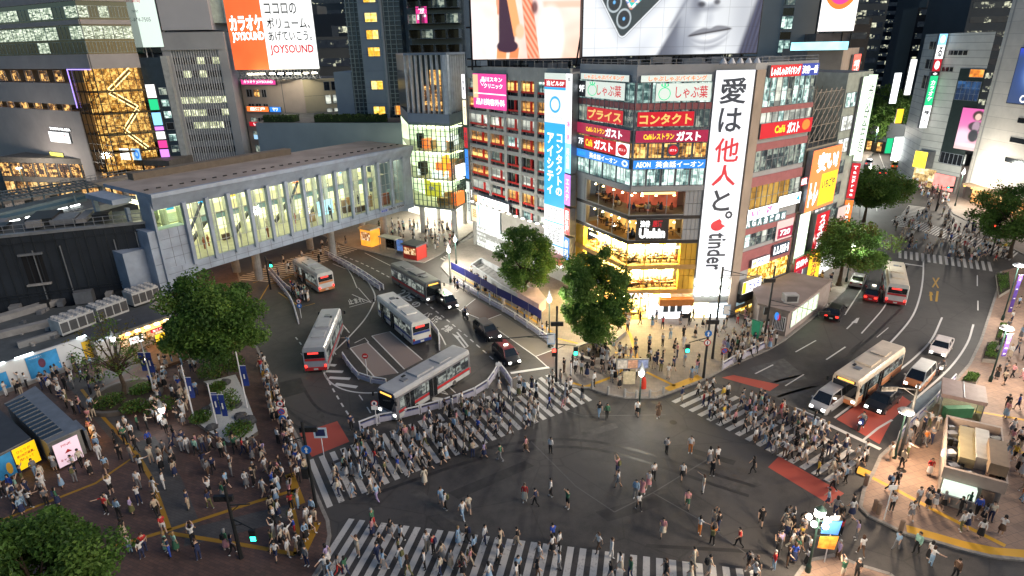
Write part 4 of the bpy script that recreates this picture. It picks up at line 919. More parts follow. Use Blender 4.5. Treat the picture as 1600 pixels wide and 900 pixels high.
def ad_phone(u,v):
 """grey portrait of the lower half of a face beside a dark phone held cornerwise"""
 el=lambda cx,cy,rx,ry,s=0.2: 1 - ss(np.sqrt(((u - cx)/rx) ** 2+((v - cy)/ry) ** 2),1 - s,1+s)
 L=0.86+0.08*np.sin(3*u+2*v) - 0.12*u
 c=np.stack([L*0.93,L*0.97,L*1.02],-1)
 def blend(m,col):
  nonlocal c
  m=np.clip(m,0,1); c=c*(1 - m[...,None])+np.array(col)*m[...,None]
 # wrist edge, chin shadow, cheek shade
 w_=u - (0.40+0.235*v); j_=u - (0.515+0.02*v - 0.16*np.clip(v - 0.25,0,1) ** 2*0+0.05*np.clip(0.3 - v,0,1))
 blend(ss(w_,-0.004,0.03)*(1 - ss(j_,-0.01,0.05))*(1 - ss(v,0.42,0.62)),(0.10,0.115,0.16)); blend(0.75*np.exp(-(w_/0.014) ** 2)*ss(v,0.2,0.4),(0.12,0.13,0.18)); blend(0.55*(1 - ss(w_,-0.10,0.0))*ss(w_,-0.22,-0.08)*(1 - ss(v,.0,.5)),(0.50,0.54,0.62))
 blend(0.75*el(0.575,0.52,0.045,0.40,0.9),(0.30,0.33,0.40)); blend(0.8*el(0.56,0.12,0.06,0.22,0.9),(0.22,0.25,0.32)); blend(0.45*el(0.90,0.45,0.06,0.5,0.9),(0.30,0.33,0.40))
 # nose
 blend(0.85*el(0.625,0.70,0.035,0.22,0.7),(0.16,0.18,0.24)); blend(0.8*el(0.68,0.60,0.065,0.055,0.7),(0.20,0.22,0.28)); blend(0.9*el(0.675,0.76,0.04,0.13,0.5),(0.86,0.90,0.95)); blend(0.95*el(0.648,0.635,0.022,0.035,0.6),(0.02,0.025,0.05)); blend(0.9*el(0.735,0.665,0.018,0.035,0.6),(0.04,0.045,0.07)); blend(0.5*el(0.70,0.47,0.02,0.10,0.9),(0.40,0.43,0.50))
 # lips along a rising line
 s_=np.clip((u - 0.584)/0.25,0,1); y=v - (0.235+0.09*s_); k_=np.sin(np.pi*s_) ** 0.65; inl=ss(u,0.575,0.60)*(1 - ss(u,0.82,0.845))
 up_=k_*(0.085 - 0.03*np.exp(-((s_ - 0.5)/0.10) ** 2)); blend(inl*ss(y,-0.01,0.0)*(1 - ss(y,up_ - 0.02,up_+0.012))*0.92,(0.17,0.18,0.22))
 lo_=k_*0.15; inb=inl*(1 - ss(y,-0.005,0.005))*ss(y,-lo_ - 0.015,-lo_+0.02); t_=np.clip(-y/np.maximum(lo_,1e-3),0,1); blend(inb*(0.35+0.6*t_ ** 2),(0.34,0.36,0.42)); blend(inb*np.exp(-((t_ - 0.42)/0.2) ** 2)*np.exp(-((s_ - 0.5)/0.25) ** 2)*0.9,(0.97,0.99,1.0))
 blend(inl*np.exp(-(y/0.014) ** 2)*0.97,(0.02,0.02,0.035)); blend(0.75*np.exp(-((y+lo_+0.05)/0.035) ** 2)*k_*inl,(0.28,0.30,0.36))
 h_=u - (0.885+0.115*v); blend(ss(h_,-0.02,0.02),(0.012,0.018,0.06)); blend(0.35*ss(h_,-0.02,0.02)*(0.5+0.5*np.sin(h_*260+v*6)),(0.10,0.13,0.25))
 # phone, seen corner down
 du,dv=(u - 0.207),(v - 0.185); det=-0.154*0.645 - 0.273*0.665; a=(du*0.645 - 0.273*dv)/det*0.776; b=(-0.154*dv - 0.665*du)/det*0.95
 def rr(cx,cy,hx,hy,r): dx=np.maximum(np.abs(a - cx) - hx+r,0); dy=np.maximum(np.abs(b - cy) - hy+r,0); return np.sqrt(dx*dx+dy*dy) - r
 d=rr(1.0,0.9,1.0,0.9,0.09); blend(0.5*(1 - ss(d,0.0,0.12)),(0.45,0.48,0.54)); blend(1 - ss(d,-0.004,0.006),(0.05,0.06,0.07)); blend(1 - ss(np.abs(d+0.012),0.004,0.012),(0.85,0.90,0.94)); blend(1 - ss(d,-0.035,-0.025),(0.025,0.045,0.055))
 scr=1 - ss(rr(1.16,1.0,0.96,0.70,0.04),-0.01,0.01); blend(scr,(0.30,0.10,0.22)); blend(scr*(0.5+0.5*np.sin(a*25+3*np.sin(b*9))),(0.16,0.05,0.13))
 q_=np.floor(a*17)*7+np.floor(b*15)*3+np.floor((a+b)*11); near=scr*(1 - ss(a,0.42,0.50))
 for j,cc in enumerate(((0.95,0.92,0.9),(0.0,0.62,0.55),(0.92,0.30,0.16),(0.0,0.50,0.50),(0.95,0.80,0.78),(0.20,0.35,0.75))): blend(near*(np.mod(q_,6) == j),cc)
 for cx,cy,r_ in ((0.19,0.17,0.105),(0.44,0.15,0.105)):
  e_=np.sqrt((a - cx) ** 2+(b - cy) ** 2); blend(1 - ss(np.abs(e_ - r_),0.006,0.016),(0.45,0.52,0.56)); blend(1 - ss(e_,r_*0.8,r_*0.88),(0.012,0.02,0.03)); blend(1 - ss(e_,0.014,0.026),(0.15,0.5,0.95))
 blend(1 - ss(np.sqrt((a - 0.66) ** 2+(b - 0.14) ** 2),0.03,0.045),(0.92,0.96,1.0))
 gx=np.abs(np.mod(u*8,1.0) - 0.5) < 0.012; gy=np.abs(np.mod(v*4+0.1,1.0) - 0.5) < 0.018
 c[gx | gy] *= 0.72
 return c[...,0],c[...,1],c[...,2]
FS1=Fac(Vector((-6.3,97.5,0)),Vector((10.9,96.0,0))); a_,z_=FS1.px(739,93); b_,z2_=FS1.px(905,89)
FS1.screen('giant_screen','giant warm toned video screen of two figures from behind',a_,b_,z_,z_+11.0,ad_fashion,170,100,0.9,-0.8,0.0)
FS2=Fac(Vector((10.0,87.0,0)),Vector((35.5,92.0,0))); a_,z_=FS2.px(910,91); b_,z2_=FS2.px(1182,80)
FS2.screen('giant_screen','giant black and white billboard of lips and a hand holding a dark phone',a_,b_,(z_+z2_)/2,(z_+z2_)/2+9.9,ad_phone,330,130,0.8,-0.8,0.0,cat='billboard')
for F_,nm_,lb_,n_,z_0,z_1 in ((FS1,'screen_frame','dark steel frame carrying the warm video screen over the grey building roof',7,29.0,41),(FS2,'screen_frame','dark steel frame carrying the wide black and white billboard on the corner roof',10,ZT,40)):
 mb=MB()
 for k in range(n_):
  a=F_.L*(k+0.3)/n_
  mb.tube(F_.pt(a,z_0,-1.2),F_.pt(a,z_1,-1.2),0.16,0.16,DARKMETAL,6); mb.tube(F_.pt(a,z_0,-5.5),F_.pt(a,z_1 - 2,-1.2),0.12,0.12,DARKMETAL,6)
 for zz in (z_0+0.5,z_0+1.6,z_0+6): mb.tube(F_.pt(0,zz,-1.2),F_.pt(F_.L,zz,-1.2),0.12,0.12,DARKMETAL,6)
 o=mb.build(nm_,None); tag(o,lb_,'frame')
# ================================================================== the glazed passage bridge
B0,B1=Vector((-44.0,73.3,0)),Vector((-17.8,110.0,0))
FBr=Fac(B0,B1)
ZB,ZS,ZW,ZR=5.0,6.55,14.1,16.3
PANEL=M('bluish_white_panel',(0.29,0.345,0.44),0.45,0.1,var=0.2,scale=0.5)
PANELD=M('panel_joint',(0.12,0.13,0.15),0.6)
ROOFP=M('brownish_bridge_roof',(0.37,0.31,0.27),0.75,var=0.22,scale=0.25)
CREAM=E('cream_wall_glow',(0.95,0.88,0.46),0.85,base=(0.7,0.7,0.55),var=0.4,scale=0.35)  # back wall glows by itself instead of catching bounced light
CEILL=E('bridge_ceiling_lamp',(1.0,0.96,0.60),3.2)
INFL=M('pale_passage_floor',(0.5,0.46,0.33),0.35)
br=thing('passage_bridge','long glazed pedestrian bridge with slanted fins across the bus terminal','bridge',(-31,91,0))
Lb=FBr.L; DB=12.0
mb=MB()
FBr.box(mb,0,Lb,ZB,ZS,-DB,0.0,PANEL);
mb.hexa([FBr.pt(0,ZW,0.0),FBr.pt(Lb,ZW,0.0),FBr.pt(Lb,ZW,-0.6),FBr.pt(0,ZW,-0.6)],[FBr.pt(-0.3,ZR - 0.5,0.9),FBr.pt(Lb,ZR - 0.5,0.9),FBr.pt(Lb,ZR - 0.5,-0.6),FBr.pt(-0.3,ZR - 0.5,-0.6)],PANEL)
FBr.box(mb,-0.3,Lb,ZR - 0.497,ZR,0.3,1.0,PANEL)
for k in range(1,24): a=Lb*k/24; FBr.box(mb,a - 0.025,a+0.025,ZB+0.05,ZS - 0.05,0.004,0.012,PANELD)
FBr.box(mb,0,Lb,5.7,5.74,0.004,0.013,PANELD)
mb.build('deck',br)
mb=MB(); FBr.box(mb,-0.2,Lb,ZR - 0.5,ZR - 0.02,-DB,0.297,PANEL,ROOFP)
FBr.box(mb,3,Lb*0.62,ZR - 0.018,ZR+0.9,-DB,-DB+1.6,M('roof_duct',(0.16,0.13,0.10),0.7),M('roof_duct',(0.16,0.13,0.10)))
for k in range(30): a=Lb*(k+0.5)/30; FBr.box(mb,a - 0.25,a+0.25,ZR - 0.019,ZR+0.12,-2.4,-2.2,DARKMETAL)
mb.build('roof',br)
mb=MB(); FBr.box(mb,3.4,Lb,ZS,ZW,-DB,-DB+0.2,CREAM)
FBr.box(mb,0.4,Lb,ZS,ZS+0.05,-DB+0.2,-0.3,INFL)
r=random.Random(3)
for k in range(18):
 a=4+(Lb - 5)*k/18; mb.lathe(FBr.pt(a,ZS,-6.5),[(0.45,0.05),(0.45,ZW - ZS)],M('lit_round_column',(0.62,0.62,0.55),0.5),10)
FBr.box(mb,8,Lb - 3,ZS+3.2,ZS+3.9,-7.0,-6.4,M('bluish_beam',(0.25,0.38,0.42),0.5)); FBr.box(mb,3.5,Lb - 1,ZS+4.0,ZS+4.15,-DB+0.2,-6.3,INFL)
for k in range(7):
 a=6+5.4*k; c=r.choice((eO,eCy,eGreen,eW,eY,eR)); FBr.box(mb,a,a+r.uniform(1,2.6),ZS+4.6,ZS+6.5,-DB+0.2,-DB+0.3,c)
FBr.box(mb,27,30,ZS+0.2,ZS+2.6,-4.2,-4.0,E('sky_poster',(0.45,0.8,0.9),0.9)); FBr.box(mb,19,23.5,ZS+2.2,ZS+3.6,-DB+0.35,-DB+0.4,E('aqua_poster',(0.55,0.85,0.85),0.8))
for k in range(34):
 a,d=r.uniform(5,Lb - 3),-r.uniform(0.9,5.5); c=r.choice((BLACK,M('navy_shirt',(0.03,0.04,0.1)),M('cream_shirt',(0.6,0.55,0.48)),M('rust_shirt',(0.35,0.1,0.05)))); p=FBr.pt(a,ZS+0.05,d)
 if k % 3: mb.lathe(p,[(0.10,0),(0.13,0.8),(0.2,1.05),(0.19,1.35),(0.06,1.45),(0.1,1.52),(0.1,1.64),(0.03,1.72)],c,7)
 else: FBr.box(mb,a,a+r.uniform(0.6,2.2),ZS+0.05,ZS+r.uniform(0.9,2.2),d - 0.4,d,r.choice((c,FURL,FURN,M('bluish_beam',(0.25,0.38,0.42)))))
for k in range(5): a=7+7*k; mb.tube(FBr.pt(a,ZS+0.3,-7.2),FBr.pt(a+5,ZS+4.0,-8.5),0.35,0.35,M('dark_escalator',(0.08,0.08,0.09),0.4),6)
mb.build('interior',br)
mb=MB()
for k in range(20): a=1+(Lb - 2)*k/20; FBr.box(mb,a,a+1.0,ZW - 0.2,ZW - 0.1,-DB+1,-0.8,CEILL)
for k in range(14): a=4+(Lb - 5)*k/14; FBr.box(mb,a,a+1.6,ZS+3.85,ZS+3.93,-DB+1,-7.2,CEILL)
mb.build('ceiling_lamp',br)
nb=13; s0_=3.6; s1_=Lb - 2.4
mb=MB()
FBr.box(mb,0.0,s0_+0.0,ZS,ZS+5.0,-2.0,-0.05,PANEL); FBr.box(mb,0,s0_,ZS+5.0,ZW,-0.3,-0.2,GREENGLASS); FBr.box(mb,s1_,Lb,ZS,ZW,-2.0,-0.05,PANEL)
for k in range(1,4): FBr.box(mb,0,s0_,ZS+1.25*k,ZS+1.25*k+0.04,-0.049,-0.03,PANELD)
for k in range(1,3): FBr.box(mb,s0_*k/3,s0_*k/3+0.04,ZS,ZS+5,-0.049,-0.03,PANELD)
mb.build('end_panel',br)
for k in range(nb):
 a=s0_+(s1_ - s0_)*k/nb; b=s0_+(s1_ - s0_)*(k+1)/nb
 m2=MB(); FBr.quad(m2,a,b,ZS,ZW,-0.18,CLEAR)
 for q in (1,2): c=a+(b - a)*q/3; FBr.box(m2,c - 0.035,c+0.035,ZS,ZW,-0.2,-0.1,STEEL)
 for q in (1,2,3): c=ZS+(ZW - ZS)*q/4; FBr.box(m2,a,b,c - 0.03,c+0.03,-0.2,-0.12,STEEL)
 if k in (0,5): m2.tube(FBr.pt(a+0.3,ZS+3.5,-0.6),FBr.pt(b - 0.2,ZW - 0.3,-0.6),0.2,0.2,M('blue_grey_steel',(0.14,0.17,0.22),0.5),6)
 m2.build('window',br)
for k in range(nb+1):
 a=s0_+(s1_ - s0_)*k/nb; m2=MB()
 m2.hexa([FBr.pt(a - 0.22,ZS - 0.35,0.42),FBr.pt(a+0.22,ZS - 0.35,0.42),FBr.pt(a+0.22,ZS - 0.35,0.015),FBr.pt(a - 0.22,ZS - 0.35,0.015)],[FBr.pt(a - 0.26,ZW+0.4,0.62),FBr.pt(a+0.26,ZW+0.4,0.62),FBr.pt(a+0.26,ZW+0.4,-0.1),FBr.pt(a - 0.26,ZW+0.4,-0.1)],PANEL)
 m2.build('fin',br)
# near pier block with its end face
PE=B0 - FBr.n*6.5 - FBr.u*0.0
mb=MB()
FBr.box(mb,-0.25,3.3,0,ZB+0.6,-4.5,0.05,PANEL); FBr.box(mb,-1.2,-0.253,0,11.6,-4.4,-0.3,PANEL); FBr.box(mb,-0.25,0.0,ZB+0.6,ZR - 0.5,-3.0,0.04,PANEL)
FBr.box(mb,-3.8,-1.203,0,9.2,-6.8,-2.2,PANEL)
for z in (2.4,4.8,7.2,9.4): FBr.box(mb,-1.22,-0.25,z,z+0.05,-0.299,-0.285,PANELD)
for z in (1.6,3.2): FBr.box(mb,-0.2,3.3,z,z+0.05,0.051,0.065,PANELD)
mb.build('pier',br)
mb=MB()
FBr.box(mb,-2.6,-0.3,ZR - 1.5,ZR - 0.9,-DB,-4.4,PANEL); FBr.box(mb,-2.4,-1.9,8,ZR - 1.5,-11.0,-10.4,PANEL); FBr.box(mb,-3.5,-1.0,8,9.0,-DB,-8,M('blue_grey_steel',(0.14,0.17,0.22))); FBr.box(mb,-1.2,-0.8,8.0,ZR - 2.2,-5,-4.4,PANEL)
mb.build('side_canopy',br)
mb=MB()
for a,d in ((14,-3),(14,-9),(28,-3),(28,-9),(40,-3),(40,-9)): mb.lathe(FBr.pt(a,0,d),[(0.6,0),(0.6,ZB)],CONC,12)
mb.build('column',br)
mb=MB()
for k in range(7):
 for d in (-3.5,-8.5): a=6+5.4*k; FBr.box(mb,a - 0.6,a+0.6,ZB - 0.12,ZB - 0.003,d - 0.3,d+0.3,E('sodium_under_lamp',(1,0.5,0.16),14.0))
mb.build('under_lamp',br)
FBr.sign('station_name_sign','small dark blue lettered strips on the bridge deck near the glass station',FBr.s_(594,330),FBr.s_(632,330),5.65,6.2,M('pale_strip',(0.4,0.42,0.48)),d0=0.015,d1=0.05,texts=[('渋谷駅',0.16,0.5,0.26,0.8,eDkBlue,0.03),('SHIBUYA',0.48,0.5,0.3,0.7,eBlk,0.04),('STATION',0.83,0.5,0.3,0.7,eBlk,0.04)])
# ================================================================== glass station building
GS0,GS1,GS2=B1+FBr.u*0.15,Vector((-10.1,106.1,0)),Vector((-7.6,115.5,0))
FA,FBs=Fac(GS0,GS1),Fac(GS1,GS2)
zs_t=20.3
gl=thing('glass_station','glass walled station building with glowing greenish halls beside the bridge','building',(-12,112,0))
GRN=E('greenish_wall_glow',(0.80,0.92,0.58),1.05,base=(0.6,0.65,0.55),var=0.5,scale=0.4)  # glow built into the core wall makes the halls look lit
bk=[GS2+Vector((-3,12,0)),GS0+Vector((-4,16,0))]
mb=MB()
for z0,z1 in ((5.1,5.5),(10.42,10.6),(15.32,15.5),(19.8,zs_t)): mb.prism([GS0,GS1,GS2]+bk,z0,z1,M('floor_edge',(0.22,0.28,0.28),0.5),INFL)
ins=[GS0 - FA.n*6,GS1 - FA.n*6 - FBs.n*5,GS2 - FBs.n*5]
mb.build('floor_slab',gl)
mb=MB(); mb.prism(ins+bk,5.505,19.795,GRN,top=False)
for zz in (5.71,10.71,15.61):
 for k in range(9):
  f,s=(FA,FA.L*r.random()) if k % 2 else (FBs,FBs.L*r.random()); c=r.choice((eW,eW,eSage,FURL,FURL,eO,M('rust_shirt',(0.35,0.1,0.05)),BLACK)); h=r.uniform(0.8,2.6)
  f.box(mb,s,s+r.uniform(0.3,1.3),zz,zz+h,-r.uniform(2,4.5),-1.5,c)
mb.build('interior',gl)
mb=MB()
for zz in (10.1,15.0,19.4):
 for k in range(4): FA.box(mb,FA.L*(k+0.2)/4,FA.L*(k+0.7)/4,zz - 0.05,zz+0.05,-5,-0.8,CEILL)
 for k in range(4): FBs.box(mb,FBs.L*(k+0.3)/4,FBs.L*(k+0.7)/4,zz - 0.05,zz+0.05,-4.5,-0.8,CEILL)
mb.build('ceiling_lamp',gl)
for f,n in ((FA,9),(FBs,9)):
 for lv,(z0,z1) in enumerate(((5.5,10.42),(10.6,15.32),(15.5,19.8))):
  m2=MB(); f.quad(m2,0.05,f.L - 0.05,z0,z1,-0.03,GREENGLASS)
  for k in range(n+1): c=0.08+(f.L - 0.16)*k/n; f.box(m2,c - 0.05,c+0.05,z0,z1,-0.06,0.08,M('teal_mullion',(0.07,0.13,0.14),0.4,0.4))
  for k in range(1,5): c=z0+(z1 - z0)*k/5; f.box(m2,0,f.L,c - 0.035,c+0.035,-0.05,0.06,M('teal_mullion',(0.07,0.13,0.14)))
  m2.build('window',gl)
mb=MB()
for p in (GS0+FA.u*1.0 - FA.n*0.8,GS1 - FA.u*0.4 - FA.n*0.5,GS2 - FBs.n*1.5,GS0 - FA.n*6+FA.u*1): mb.lathe((p.x,p.y,0.12),[(0.5,0),(0.5,5.0)],M('pale_round_column',(0.55,0.56,0.55),0.45),14)
mb.build('column',gl)
mb=MB(); mb.prism([GS0 - FA.n*9,GS1 - FA.n*9 - FBs.n*7,GS2 - FBs.n*7]+bk,0.12,5.1,E('entrance_wall_glow',(1.0,0.98,0.82),1.2,base=(0.8,0.8,0.7),var=0.25,scale=0.3),top=False); mb.build('entrance_wall',gl)  # the wall is given a glow to look brightly lit
mb=MB()
for k in range(8): p=GS0.lerp(GS2,(k+0.5)/8)+Vector((0,3.5,0)); mb.box(p.x - 1.2,p.x+1.2,p.y - 1,p.y+5,4.95,5.05,E('entrance_ceiling_lamp',(1,0.98,0.85),14.0))
mb.build('ceiling_lamp',gl)
o=FA.sign('yellow_banner','large yellow hanging banner with dark zigzag mark inside the glass station',FA.L*0.18,FA.L*0.60,6.9,10.1,E('yellow_green_cloth',(0.62,0.55,0.04),0.75),d0=-1.5,d1=-1.4,texts=[('NN',0.45,0.5,0.35,0.2,eDkBlue,0.03)],cat='banner')
FBs.sign('orange_hanging_banner','orange panel glowing inside the upper hall of the glass station',0.6,4.0,11.0,14.6,E('orange_cloth',(1,0.42,0.03),1.0),d0=-2.0,d1=-1.9,cat='banner')
# roof garden podium, finned pavilion
PODIUM=M('blue_grey_podium_wall',(0.24,0.30,0.38),0.5,0.1,var=0.1,scale=0.3)
GP=[GS0,GS1,GS2]
mb=MB(); mb.prism(GP+bk,zs_t+0.003,zs_t+1.5,PODIUM,ROOFM); mb.build('parapet',gl)
pav=thing('finned_pavilion','glass rooftop pavilion with tall white vertical fins above the glass station','building',(-12,112,zs_t+1.5))
zp0,zp1=zs_t+1.5,31.2
mb=MB(); insp=[GS0 - FA.n*2.5,GS1 - FA.n*2.5 - FBs.n*2.5,GS2 - FBs.n*2.5]
mb.prism(insp+bk,zp0,zp1,M('teal_dark_wall',(0.05,0.075,0.09),0.3),ROOFM); mb.build('wall',pav)
mb=MB()
Fi,Fj=Fac(insp[0],insp[1]),Fac(insp[1],insp[2])
Fi.quad(mb,Fi.L*0.3,Fi.L - 0.1,zp0+0.3,zp0+4.6,0.05,REST); Fi.quad(mb,Fi.L*0.60,Fi.L - 0.1,zp0+4.6,zp0+7.0,0.05,WARMR); Fj.quad(mb,0.1,Fj.L*0.7,zp0+0.3,zp0+6.8,0.05,REST); mb.build('window',pav)
for f,n in ((FA,8),(FBs,8)):
 for k in range(n+1):
  a=f.L*k/n; m2=MB(); f.box(m2,a - 0.08,a+0.08,zp0,zp1,-0.7,-0.1,M('pale_blue_fin',(0.55,0.63,0.70),0.4)); m2.build('fin',pav)
mb=MB(); mb.prism([p for p in GP]+bk,zp1+0.003,zp1+0.35,PODIUM,ROOFM); mb.build('roof',pav)
# ================================================================== hotel tower on its podium
TOWG=M('slate_blue_tower_wall',(0.21,0.27,0.35),0.35,0.2,var=0.10,scale=0.2)
TOWD=M('dark_glass_tower_wall',(0.085,0.115,0.15),0.18,0.2,var=0.25,scale=0.12,spec=0.8)
FP=Fac(Vector((-53,131,0)),Vector((-19,126,0)))
pod=thing('podium','low slate blue podium with roof hedges behind the bridge','building',(-35,134,0))
zp=FP.z(560,192)
mb=MB(); mb.prism([FP.p0,FP.p1,FP.p1+Vector((2,26,0)),FP.p0+Vector((-2,26,0))],0,zp,TOWG,ROOFM); mb.build('wall',pod)
TY=138.0
FTw=Fac(Vector((-39.5,TY+1,0)),Vector((-26.5,TY - 1,0)))
tow=thing('hotel_tower','slate blue hotel tower with a column of warm lit windows','building',(-30,150,zp))
sA_=FTw.s_(551,150); sB_=FTw.s_(572,150); sC_=FTw.s_(606,150); sD_=FTw.s_(632,150)
mb=MB(); zT=62
for a,b,d0,d1,m_ in ((sB_,sC_,-10,0.0,TOWG),(sA_,sB_ - 0.01,-10,-0.9,TOWD),(sC_+0.01,sD_,-10,-1.4,TOWD),(sD_+0.01,sD_+16,-14,-4,TOWG)):
 FTw.box(mb,a,b,zp+0.003,zT,d0,d1,m_)
FTw.box(mb,sD_+1.5,sD_+13,zp+8,zT,-3.99,-3.2,TOWD); FTw.box(mb,sA_ - 4.0,sA_ - 0.01,zp+0.003,zp+9.5,-9,-0.5,TOWG)
mb.build('wall',tow)
TM=M('tower_mullion',(0.30,0.38,0.42),0.4,0.4)
mb=MB()
for k in range(44):
 z=zp+0.9*k+0.4; FTw.box(mb,sA_ - 0.1,sB_,z,z+0.1,-0.89,-0.6,TM); FTw.box(mb,sC_+0.012,sD_,z,z+0.1,-1.39,-1.1,TM)
for q in (0.05,0.33,0.66): FTw.box(mb,sA_+(sB_ - sA_)*q,sA_+(sB_ - sA_)*q+0.09,zp,zT,-0.89,-0.55,TM); FTw.box(mb,sC_+(sD_ - sC_)*q,sC_+(sD_ - sC_)*q+0.09,zp,zT,-1.39,-1.05,TM)
for q in (0.02,0.95): FTw.box(mb,sB_+(sC_ - sB_)*q,sB_+(sC_ - sB_)*q+0.08,zp,zT,0.003,0.06,TM)
for k in range(12): FTw.box(mb,sB_,sC_,zp+3.3*k+3,zp+3.3*k+3.05,0.003,0.02,PANELD)
mb.build('mullion',tow)
YELR=LIT('yellow_hotel_room',(0.75,0.35,0.02),(1.0,0.62,0.08),(1.0,0.8,0.3),1.05,0.9)
for yc in (-4,27,54,81,133,173,-40,-70):
 a,b=sB_+(sC_ - sB_)*0.3,sB_+(sC_ - sB_)*0.82; z=FTw.z(585,yc); FTw.win(tow,a,b,z - 0.85,z+0.85,YELR,TOWG,nm=1,fw=0.06)
a=FTw.s_(617,172); z=FTw.z(622,172); FTw.win(tow,a,a+1.8,z - 1,z+0.9,LIT('orange_room',(0.5,0.12,0.02),(0.9,0.3,0.04),(1,0.5,0.1),0.9,1.0),TM,d=-1.05,fd=-0.9)
for k in range(9):
 z=zp+10+2.9*k
 for q in range(4): FTw.win(tow,sD_+2+q*2.7,sD_+4.4+q*2.7,z,z+1.7,rnd.choice((DKWIN,DKWIN,DKWIN,DKWIN,OFFD)),TOWD,d=-3.17,fd=-3.12)
z=FTw.z(656,22); a=FTw.s_(650,22,-3)
FTw.sign('pink_square_sign','small pink and white square sign lit high on the dark tower',a,a+2.4,z - 1.6,z+1.6,ePink,d0=-3.1,d1=-2.9,texts=[('割烹\n居酒屋',0.5,0.55,0.8,0.7,eW,0.03)])
HEDGE=M('hedge_leaves',(0.045,0.085,0.02),0.8,var=0.6,scale=3.0,bump=0.8)
def hedge(label,f,s0,s1,z0,h,d0,d1,seed):
 """a clipped hedge: many small leaf faces over a dark core"""
 q=np.random.default_rng(seed); mb=MB(); f.box(mb,s0+0.1,s1 - 0.1,z0,z0+h - 0.12,d0+0.1,d1 - 0.1,M('hedge_core',(0.015,0.03,0.01),0.9))
 for i in range(int((s1 - s0)*60)):
  c=f.pt(q.uniform(s0,s1),z0+h*q.random() ** 0.4+q.uniform(-.05,.08),q.uniform(d0,d1)); a=Vector(q.normal(size=3)).normalized(); b=a.orthogonal()*q.uniform(.12,.22); c2=a.cross(b)
  mb.poly([c - b,c - c2,c+b,c+c2],HEDGE)
 o=mb.build('hedge',None); return tag(o,label,'hedge','hedges on the podium roof')
hedge('short stepped roof hedge at the far end of the slate podium',FP,1.0,8.0,zp,1.3,-4,-1.2,1)
hedge('long clipped roof hedge below the hotel tower',FP,12.5,28.0,zp,1.5,-2.6,-0.9,2)
# ================================================================== karaoke building with its double billboard
JC=Vector((-57.5,157,0)); J0=Vector((-80,163,0)); J1=Vector((-47.0,158.5,0))
def vpos(px_,y_):  # a ground point seen at column px_ (level with the horizon) at depth y_
 d=ray(px_,80); t=y_/d.y; return Vector((d.x*t,y_,0))
J0,JC,J1=vpos(367,158),vpos(466,151),vpos(526,156)
FJ,FJ2=Fac(J0,JC),Fac(JC,J1)
zj=FJ.z(420,124)
jb=thing('karaoke_building','beige block with lit karaoke signs below a double billboard','building',(JC.x,JC.y+8,0))
BEI=M('pinkish_beige_wall',(0.50,0.41,0.36),0.75,var=0.10,scale=0.2); BEI2=M('sandy_wall',(0.55,0.47,0.33),0.75,var=0.10,scale=0.2)
mb=MB(); FJ.box(mb,0,FJ.L,0,zj,-0.4,0,BEI); FJ2.box(mb,0.003,FJ2.L,0,zj,-0.4,0,BEI2); mb.prism([J0 - FJ.n*0.41,JC - (FJ.n+FJ2.n)*0.41,J1 - FJ2.n*0.41,J1+Vector((4,22,0)),J0+Vector((-2,22,0))],0,zj - 0.3,BEI,ROOFM)
for yy in (150,175): FJ2.box(mb,0,FJ2.L,FJ2.z(490,yy),FJ2.z(490,yy)+0.06,0.003,0.02,PANELD)
FJ.box(mb,FJ.L*0.66,FJ.L*0.67,0,zj,0.003,0.02,PANELD)
mb.build('wall',jb)
zjj=lambda y: FJ.z(400,y)
for k in range(6):
 z1=zjj(140) - 3.35*k
 for a,b in ((0.08,0.17),(0.20,0.29),(0.33,0.40)): FJ.win(jb,FJ.L*a,FJ.L*b,z1 - 1.7,z1,rnd.choice((DKWIN,DKWIN,OFFD,WARMR)),STEEL,nm=1)
for k,yy in enumerate((128,149,170)):
 for a in (0.55,0.75): FJ2.win(jb,FJ2.L*a,FJ2.L*(a+0.14),FJ2.z(510,yy+13),FJ2.z(510,yy),DKWIN if k == 0 else BLIND,STEEL)
def js(nm,lb,a,b,ya,yb,face,tx,**k): FJ.sign(nm,lb,FJ.L*a,FJ.L*b,zjj(yb),zjj(ya),face,texts=tx,d1=0.5,**k)
js('karaoke_strip_sign','pink lit karaoke strip with white katakana at the top of the beige block',0.04,0.60,124,132,ePink,[('カラオケ JOYSOUND',0.5,0.5,0.85,0.7,eW,0.03)])
js('red_strip_sign','orange red strip sign under lit windows of the beige block',0.06,0.42,166,174,eO,[('居酒屋',0.5,0.5,0.7,0.7,eW,0.03)])
js('blue_strip_sign','blue lit strip sign beside the orange red strip on the beige block',0.44,0.62,166,174,eB,[('マツ',0.5,0.5,0.5,0.7,eW,0.03)])
js('red_strip_sign','red strip sign low on the beige block above the bridge roof',0.06,0.55,190,197,eR,[('いきなり',0.4,0.5,0.5,0.7,eW,0.03)])
js('blue_strip_sign','pale blue strip sign lowest on the beige block above bridge roof',0.1,0.64,210,217,E('sign_pale_blue',(0.35,0.6,0.85),0.8),[('BOOK',0.4,0.5,0.4,0.7,eW,0.03)])
FJs=Fac(J0+Vector((-1.6,0.5,0)),J0+Vector((-0.2,0,0)))
for ya,yb,c,nm_ in ((128,146,eR,'red topmost'),(150,166,eW,'white'),(170,190,eW,'tall white'),(192,208,eO,'orange'),(211,226,eCy,'blue')):
 FJs.sign('vertical_neon_sign','%s lit box of the vertical stack at the beige karaoke block edge' % nm_,0,1.3,FJs.z(368,yb),FJs.z(368,ya),c,d0=0.1,d1=0.4)
